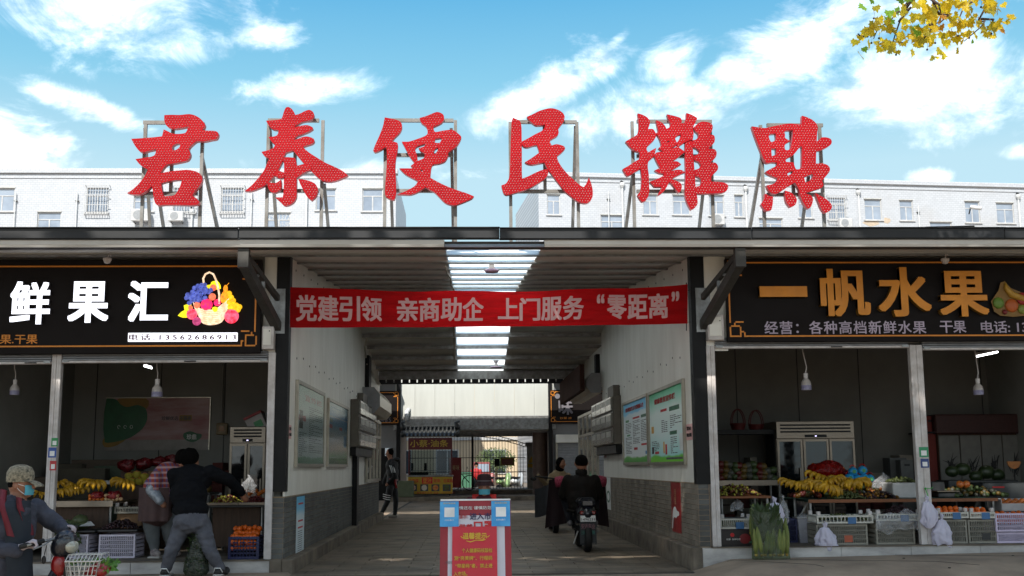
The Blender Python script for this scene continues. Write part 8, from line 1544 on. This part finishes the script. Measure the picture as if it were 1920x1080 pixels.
figure(rd, pr, [m_skin, m_bj2, m_jean, mat('grey_trainer', '#6e6a6c', .6)], .014, 6); obj('collar', MB().lathe([(.085, -.03), (.092, .0), (.088, .045), (.078, .05), (.075, .0)], F_(1090, 887), 18), m_bj2, rd, smooth=True); obj('jacket_hem', MB().tube([F_(1092, 957)+Vector((.222*math.cos(k*.4488), .172*math.sin(k*.4488), .006*math.sin(k*2))) for k in range(15)], .022, 7), m_bj2, rd, smooth=True); obj('hair', MB().sph(hF+Vector((0, -.012, .022)), (.099, .104, .104), 16, 10), m_hair, rd, smooth=True)
m_quilt = mat('maroon_quilt', '#1f070c', .75, 0, .15, 14, bump=.006); m_dots = mat('red_dotted_lining', '#6e1026', .8, 0, .25, 60, c2='#a04058')
qt = thing('wind_quilt', 'maroon wind-shield quilt hanging over the front of the ridden scooter', 'scooter quilt', (cx, YF+1.1, .3))
for nm, m, dy in (('outer_cloth', m_quilt, 0), ('lining', mat('dark_lining', '#1e070c', .8, 0, .15, 20), -.02)):
    obj(nm, MB().grid(lambda u_, v_: Vector((cx-.05+(u_-.5)*(.98-.12*v_)-.02*(1-v_), YF+1.12+dy-.22*(abs(u_-.5)*2)**2+.02*math.sin(u_*25)*(1-v_)+.12*v_, .30+.07*math.sin(u_*3)+.72*v_)), 26, 12), m, qt, smooth=True)
for s_ in (-1, 1): obj('sleeve', MB().tube([(cx+s_*.16, YF+1.0, .98), (cx+s_*.3, YF+.95, 1.0), (cx+s_*.38, YF+.97, .99)], [.07, .09, .08], 10), m_dots, qt, smooth=True)
# woman on the second scooter, farther in
YW = 8.2; cw = at(1040, 950, YW).x
sc2 = thing('electric_scooter', 'dark scooter with a grey wind cover facing the viewer deeper in the passage', 'scooter', (cw, YW, 0)); obj('wheel', MB().cyl((cw-.05, YW-.2, .23), (cw+.05, YW-.2, .23), .23, n=18), m_rub, sc2); obj('wheel', MB().cyl((cw-.05, YW+1.0, .23), (cw+.05, YW+1.0, .23), .23, n=18), m_rub, sc2); obj('front_body', MB().sph((cw, YW-.05, .6), (.17, .14, .38), 16, 10), m_navy, sc2, smooth=True); obj('seat', MB().cbox(cw-.13, cw+.13, YW+.4, YW+1.0, .66, .76, .03), m_rub, sc2); obj('floor_pan', MB().cbox(cw-.14, cw+.14, YW, YW+1.0, .25, .32, .02), m_navy, sc2); obj('handlebar', MB().tube([(cw-.36, YW+.08, 1.05), (cw, YW, 1.0), (cw+.36, YW+.08, 1.05)], .016, 6), m_rub, sc2); obj('mirror', MB().sph((cw-.4, YW, 1.0), (.06, .02, .04), 10, 8), m_rub, sc2, smooth=True); obj('headlamp', MB().sph((cw, YW-.19, .78), (.07, .05, .06), 12, 8), m_meterw, sc2, smooth=True)
obj('wind_cover', MB().grid(lambda u_, v_: Vector((cw+(u_-.5)*.75, YW-.22+.3*(abs(u_-.5)*2)**2+.02*math.sin(u_*17), .33+.54*v_-.06*math.cos(u_*6))), 20, 10), mat('grey_wind_cover', '#33353a', .55, 0, .15, 8), sc2, smooth=True); obj('front_plate', MB().box(cw-.1, cw+.1, YW-.26, YW-.25, .28, .4), m_meterw, sc2)
wo_ = thing('person', 'person with long dark hair and beige sweater on the scooter deeper in the passage', 'person', (cw, YW+.6, 0)); hW = at(1053, 869, YW+.5); m_bei = mat('beige_sweater', '#8f7a5c', .85, 0, .1, 14)
pr = [('e', hW, (.078, .09, .105), 0), ('c', hW+Vector((.06, -.06, -.01)), hW+Vector((.08, -.075, -.03)), .012, .014, 0), ('c', hW+Vector((0, .01, -.08)), hW+Vector((-.03, .03, -.17)), .048, .06, 0), ('e', hW+Vector((-.05, .04, -.3)), (.18, .13, .2), 1), ('e', hW+Vector((-.04, .05, -.5)), (.16, .13, .14), 1), ('c', hW+Vector((-.2, .02, -.24)), hW+Vector((-.28, -.08, -.45)), .06, .052, 1), ('c', hW+Vector((-.28, -.08, -.45)), Vector((cw-.3, YW+.12, 1.06)), .05, .04, 1), ('c', hW+Vector((.12, .02, -.24)), hW+Vector((.2, -.08, -.4)), .06, .05, 1), ('c', hW+Vector((.2, -.08, -.4)), Vector((cw+.3, YW+.12, 1.06)), .048, .04, 1)]
for s_ in (-1, 1): pr += [('c', Vector((cw+s_*.09, YW+.65, .84)), Vector((cw+s_*.14, YW+.25, .78)), .09, .07, 2), ('c', Vector((cw+s_*.14, YW+.25, .78)), Vector((cw+s_*.13, YW+.35, .4)), .06, .045, 2), ('c', Vector((cw+s_*.13, YW+.38, .36)), Vector((cw+s_*.13, YW+.2, .355)), .04, .035, 2)]
figure(wo_, pr, [m_skin, m_bei, m_tr], .014, 5, (.006, 11)); obj('hair', MB().sph(hW+Vector((-.02, .015, .02)), (.092, .1, .105), 16, 10).sph(hW+Vector((-.035, .03, -.11)), (.085, .085, .15), 14, 10), m_hair, wo_, smooth=True)
# person beyond the gate
YP = 41.5; hp = at(893, 872, YP); pp_ = thing('person', 'person in red jacket standing beyond the iron gate beside the green bin', 'person', (hp.x, YP, 0)); pr = [('e', hp+Vector((0, 0, .0)), (.09, .09, .12), 0), ('c', hp+Vector((0, 0, -.1)), hp+Vector((0, 0, -.2)), .06, .06, 0), ('e', hp+Vector((0, 0, -.42)), (.22, .14, .28), 1), ('c', hp+Vector((-.2, 0, -.25)), hp+Vector((-.26, 0, -.7)), .07, .05, 1), ('c', hp+Vector((.2, 0, -.25)), hp+Vector((.26, -.1, -.65)), .07, .05, 1), ('c', hp+Vector((-.09, 0, -.65)), Vector((hp.x-.1, YP, .08)), .1, .06, 2), ('c', hp+Vector((.09, 0, -.65)), Vector((hp.x+.1, YP, .08)), .1, .06, 2)]
figure(pp_, pr, [m_skin, mat('bright_red_jacket', '#a81a1c', .7), m_tr], .025, 4); obj('hair', MB().sph(hp+Vector((0, .01, .03)), (.1, .1, .11), 12, 8), m_hair, pp_, smooth=True)
# ================================================================== folding notice board at the entrance
YN = -3.6
def N_(px, py, d=0.0): return at(px, py, YN)+Vector((0, d, 0))
gb = gz(.05, YN); nb = thing('folding_notice_board', 'red and white folding notice board covered with pasted notices in front of the passage', 'notice board', (.05, YN, gb))
tl_, tr_ = N_(826, 938), N_(957, 938); zt_ = tl_.z; tx0, tx1 = tl_.x, tr_.x; lean = .10
m_ared = mat('board_red', '#8f1a26', .5, 0, .08, 5); m_awh = mat('board_white', '#c4c2cc', .5, 0, .04, 4)
def bp(u_, v_, d=0.0): # u across (0..1), v up (0 foot .. 1 top)
    z = gb+.03+(zt_-gb-.03)*v_; sp_ = 1+.02*(1-v_); return Vector(((tx0+tx1)/2+(u_-.5)*(tx1-tx0)*sp_, YN-.28*(1-v_)-d, z))
def slab(u0, u1, v0, v1, d0, d1, m, name, par):
    vs = [bp(u_, v_, d) for d in (d1, d0) for u_, v_ in ((u0, v0), (u1, v0), (u1, v1), (u0, v1))]; return obj(name, MB().add(vs, [(0, 1, 2, 3), (7, 6, 5, 4), (0, 4, 5, 1), (1, 5, 6, 2), (2, 6, 7, 3), (3, 7, 4, 0)]), m, par)
fp_ = slab(0, 1, 0, 1, -.012, 0, m_ared, 'front_panel', nb); wp = slab(.11, .91, .02, .9, 0, .002, m_awh, 'white_field', fp_); slab(.0, 1.0, .996, 1.006, -.012, .006, m_wprint, 'top_edge', fp_)
vs = [bp(u_, v_, 0) for u_, v_ in ((0, 0), (1, 0), (1, 1), (0, 1))]
def back_pt(p): return Vector((p.x, 2*YN-p.y+.02, p.z))
obj('rear_panel', MB().add([back_pt(p) for p in vs]+[back_pt(p)+Vector((0, .012, 0)) for p in vs], [(0, 1, 2, 3), (7, 6, 5, 4), (0, 4, 5, 1), (1, 5, 6, 2), (2, 6, 7, 3), (3, 7, 4, 0)]), m_dark, nb)
H_ = zt_-gb-.03; vy = lambda py: 1-(py-938)/ppm(YN)/H_          # photo row -> height fraction
ux_ = lambda px, py: .5+((px-891.5)/131)/(1+.02*(1-vy(py)))
def btext(body, x0, y0, x1, y1, m, d, par, bold=.012, name='lettering'):
    a_ = bp(ux_(x0, y1), vy(y1), d); r_ = bp(ux_(x1, y1), vy(y1), d); u_ = bp(ux_(x0, y0), vy(y0), d); ex = (r_-a_); up = Vector((0, u_.y-a_.y, u_.z-a_.z)); return obj(name, text_mb(body, a_, ex.normalized(), up.normalized(), ex.length, up.length, un=(0, -1, 0), bold=bold, lift=.001), m, par)
m_nvy = mat('navy_print', '#1a1a4a', .6); m_gold2 = mat('yellow_print', '#e0b83a', .6); m_blu = mat('blue_notice', '#2f8ac9', .5, 0, .06, 6, c2='#4fa8dc'); m_rednote = mat('red_notice', '#c01f30', .5, 0, .06, 5)
btext('情还在 谨慎防范', 861, 949, 921, 955, m_wprint, .003, fp_, .005); btext('提示:', 861, 965, 877, 971, m_red, .003, wp, .005); btext('进入市场', 881, 961, 933, 973, m_nvy, .003, wp, .018); btext('佩戴', 861, 981, 886, 990, m_red, .003, wp, .02); btext('口罩', 889, 976, 925, 992, m_red, .003, wp, .04); btext('洪城市场', 836, 1045, 852, 1050, m_pgr, .003, wp, .0)
def note(x0, y0, x1, y1, m, d, name): return slab(ux_(x0, (y0+y1)/2), ux_(x1, (y0+y1)/2), vy(y1), vy(y0), d, d+.002, m, name, fp_)
for (x0, x1) in ((825, 860), (921, 956)):
    n_ = note(x0, 940, x1, 985, m_blu, .012, 'blue_notice'); w_ = x1-x0; slab(ux_(x0+w_*.24, 960), ux_(x0+w_*.78, 960), vy(968), vy(951), .0145, .0155, m_wprint, 'blank_code_panel', n_); btext('请扫码登记信息', x0+6, 942, x1-6, 945, m_gold2, .0148, n_, .0); btext('扫码通行', x0+9, 972, x1-9, 975, m_wprint, .0148, n_, .0)
n_ = note(848, 985, 931, 1110, m_rednote, .018, 'red_notice'); btext('温馨提示', 868, 996, 912, 1007, m_gold2, .0205, n_, .022)
obj('flourish', MB().tube([bp(ux_(x, y), vy(y), .0215) for x, y in ((864, 1002), (867, 1005), (870, 1002))], .004, 4).tube([bp(ux_(x, y), vy(y), .0215) for x, y in ((874, 1010), (882, 1012), (892, 1009), (904, 1009), (910, 1008))], [.003, .006, .004, .008, .003], 4).tube([bp(ux_(x, y), vy(y), .0215) for x, y in ((911, 1002), (914, 1004), (917, 1001))], .004, 4), m_gold2, n_)
for k, (b_, x0, x1) in enumerate((('个人健康码核酸检', 866, 922), ('测“亮黄牌”、行程码', 852, 922), ('“带星码”者，禁止进', 854, 922), ('入市场。', 851, 876), ('谢谢大家的配合!', 864, 918))): y = 1023+k*13.3; btext(b_, x0, y, x1, y+7.5, m_gold2, .0205, n_, .008)
for s_ in (.02, .98): obj('hinge', MB().cyl(bp(s_, 1.0, -.006), bp(s_, 1.0, -.02)+Vector((0, .01, 0)), .012, n=8), m_galv, nb)
# ================================================================== plane branch with yellow leaves hanging into the sky, top right
YT = -3.0
def T_(x, y, d=0.0): return at(1580+x/5.647, y/5.647, YT)+Vector((0, d, 0))
brn = thing('plane_branch', 'plane branch with yellow autumn leaves and seed balls hanging in from above', 'tree branch', T_(1000, -60)); m_twig = mat('twig_bark', '#4a3a34', .8)
tw = [[(1480, -500), (1100, -300), (860, -80), (900, 40), (960, 110), (1020, 150)], [(860, -80), (740, -20), (680, 120), (600, 110), (520, 200), (430, 260), (340, 330), (320, 420)], [(680, 120), (640, 180), (560, 260), (570, 400), (590, 500)], [(1100, -300), (1500, -60), (1490, 110), (1470, 200), (1440, 280), (1400, 340), (1340, 390)], [(1470, 200), (1540, 255), (1620, 260), (1720, 220)], [(900, 40), (1010, 160), (1080, 200), (1020, 250), (930, 260)], [(740, -20), (700, 60), (640, 60), (600, 130)], [(1500, -60), (1400, 20), (1280, 60), (1240, 200), (1260, 300)], [(930, 260), (900, 340), (850, 430)], [(320, 330), (240, 330), (180, 340)]]
rn = random.Random(12); ends = []
for k, P in enumerate(tw):
    pts = [T_(x, y, rn.uniform(-.15, .15)) for x, y in P]; r0 = .026 if k == 0 else .014; obj('twig', MB().tube(pts, [max(.0035, r0*(1-.8*i/len(pts))) for i in range(len(pts))], 6), m_twig, brn, smooth=True)
LEAF = [(0, 0), (.12, .05), (.34, -.06), (.36, .1), (.52, .22), (.33, .34), (.34, .5), (.16, .46), (0, .78), (-.16, .46), (-.34, .5), (-.33, .34), (-.52, .22), (-.36, .1), (-.34, -.06), (-.12, .05)]
vs = [(x, .05*math.sin(x*6)+.08*y*y, y) for x, y in LEAF]+[(0, .03, .25)]; fs = [(i, (i+1) % 16, 16) for i in range(16)]
lms = []
for k, cc in enumerate(('#e6c822', '#d4b41e', '#f0d83a', '#b5a832', '#86b036', '#c98a24')): lms.append(mesh_of(MB().add(vs, fs), 'leaf', sheer('plane_leaf_%d' % k, cc, .6, .5, .15, 5)))
clusters = [(290, 320, 90, 45, 18), (190, 345, 40, 30, 5), (480, 210, 90, 60, 16), (470, 310, 60, 50, 10), (520, 420, 90, 60, 16), (620, 450, 40, 50, 7), (500, 550, 55, 35, 8), (235, 500, 35, 45, 5), (820, 110, 80, 50, 14), (830, 230, 90, 60, 18), (930, 210, 110, 90, 26), (850, 330, 90, 50, 16), (1000, 320, 90, 50, 14), (860, 430, 80, 55, 12), (700, 300, 45, 40, 3), (1010, 30, 130, 50, 22), (1100, 120, 90, 70, 18), (1230, 40, 110, 50, 16), (1310, 90, 100, 60, 18), (1230, 280, 90, 70, 20), (1300, 330, 60, 60, 12), (1340, 190, 80, 60, 12), (1420, 130, 70, 50, 9), (1540, 130, 70, 60, 10), (1540, 280, 70, 50, 10), (1640, 250, 80, 50, 13), (1740, 215, 40, 25, 4), (1680, 310, 40, 30, 4), (1660, 20, 40, 40, 5), (1560, 50, 50, 40, 6), (1000, 540, 45, 30, 3), (980, 600, 40, 20, 2), (1165, 440, 25, 20, 2), (1165, 575, 25, 25, 2), (1170, 500, 20, 15, 1), (250, 70, 55, 60, 5), (530, 90, 45, 35, 4), (610, 50, 40, 30, 3), (380, 150, 30, 20, 2), (900, -60, 300, 40, 40), (1450, -60, 260, 40, 34)]
for (x, y, rx, ry, n_) in clusters:
    for k in range(max(1, int(n_*.62))):
        o = bpy.data.objects.new('leaf', rn.choice(lms[4:5] if x < 640 and y < 150 else lms[:4] if rn.random() < .9 else lms)); COL.objects.link(o); o.parent = brn; p = T_(x+rn.gauss(0, .55)*rx, y+rn.gauss(0, .55)*ry, rn.uniform(-.3, .3)); o.location = p-ROOT[brn.name]; o.rotation_euler = (rn.gauss(0, .6), math.pi+rn.gauss(0, .9), rn.gauss(0, .8)); s_ = rn.uniform(.065, .145); o.scale = (s_,)*3
for (x, y) in ((330, 195), (385, 405), (305, 455), (510, 530), (565, 580), (980, 455), (895, 525), (1220, 380), (1465, 75), (1575, 358), (920, 262), (1340, 400)):
    p = T_(x, y); sb_ = obj('seed_ball', MB().sph(p, .0115, 10, 8, lump=.15), mat('brown_seed_ball', '#3a2a34', .8), brn, smooth=True); obj('seed_stalk', MB().tube([p, p+Vector((.01, 0, .05)), p+Vector((-.005, 0, .11))], .0015, 4), m_twig, sb_)
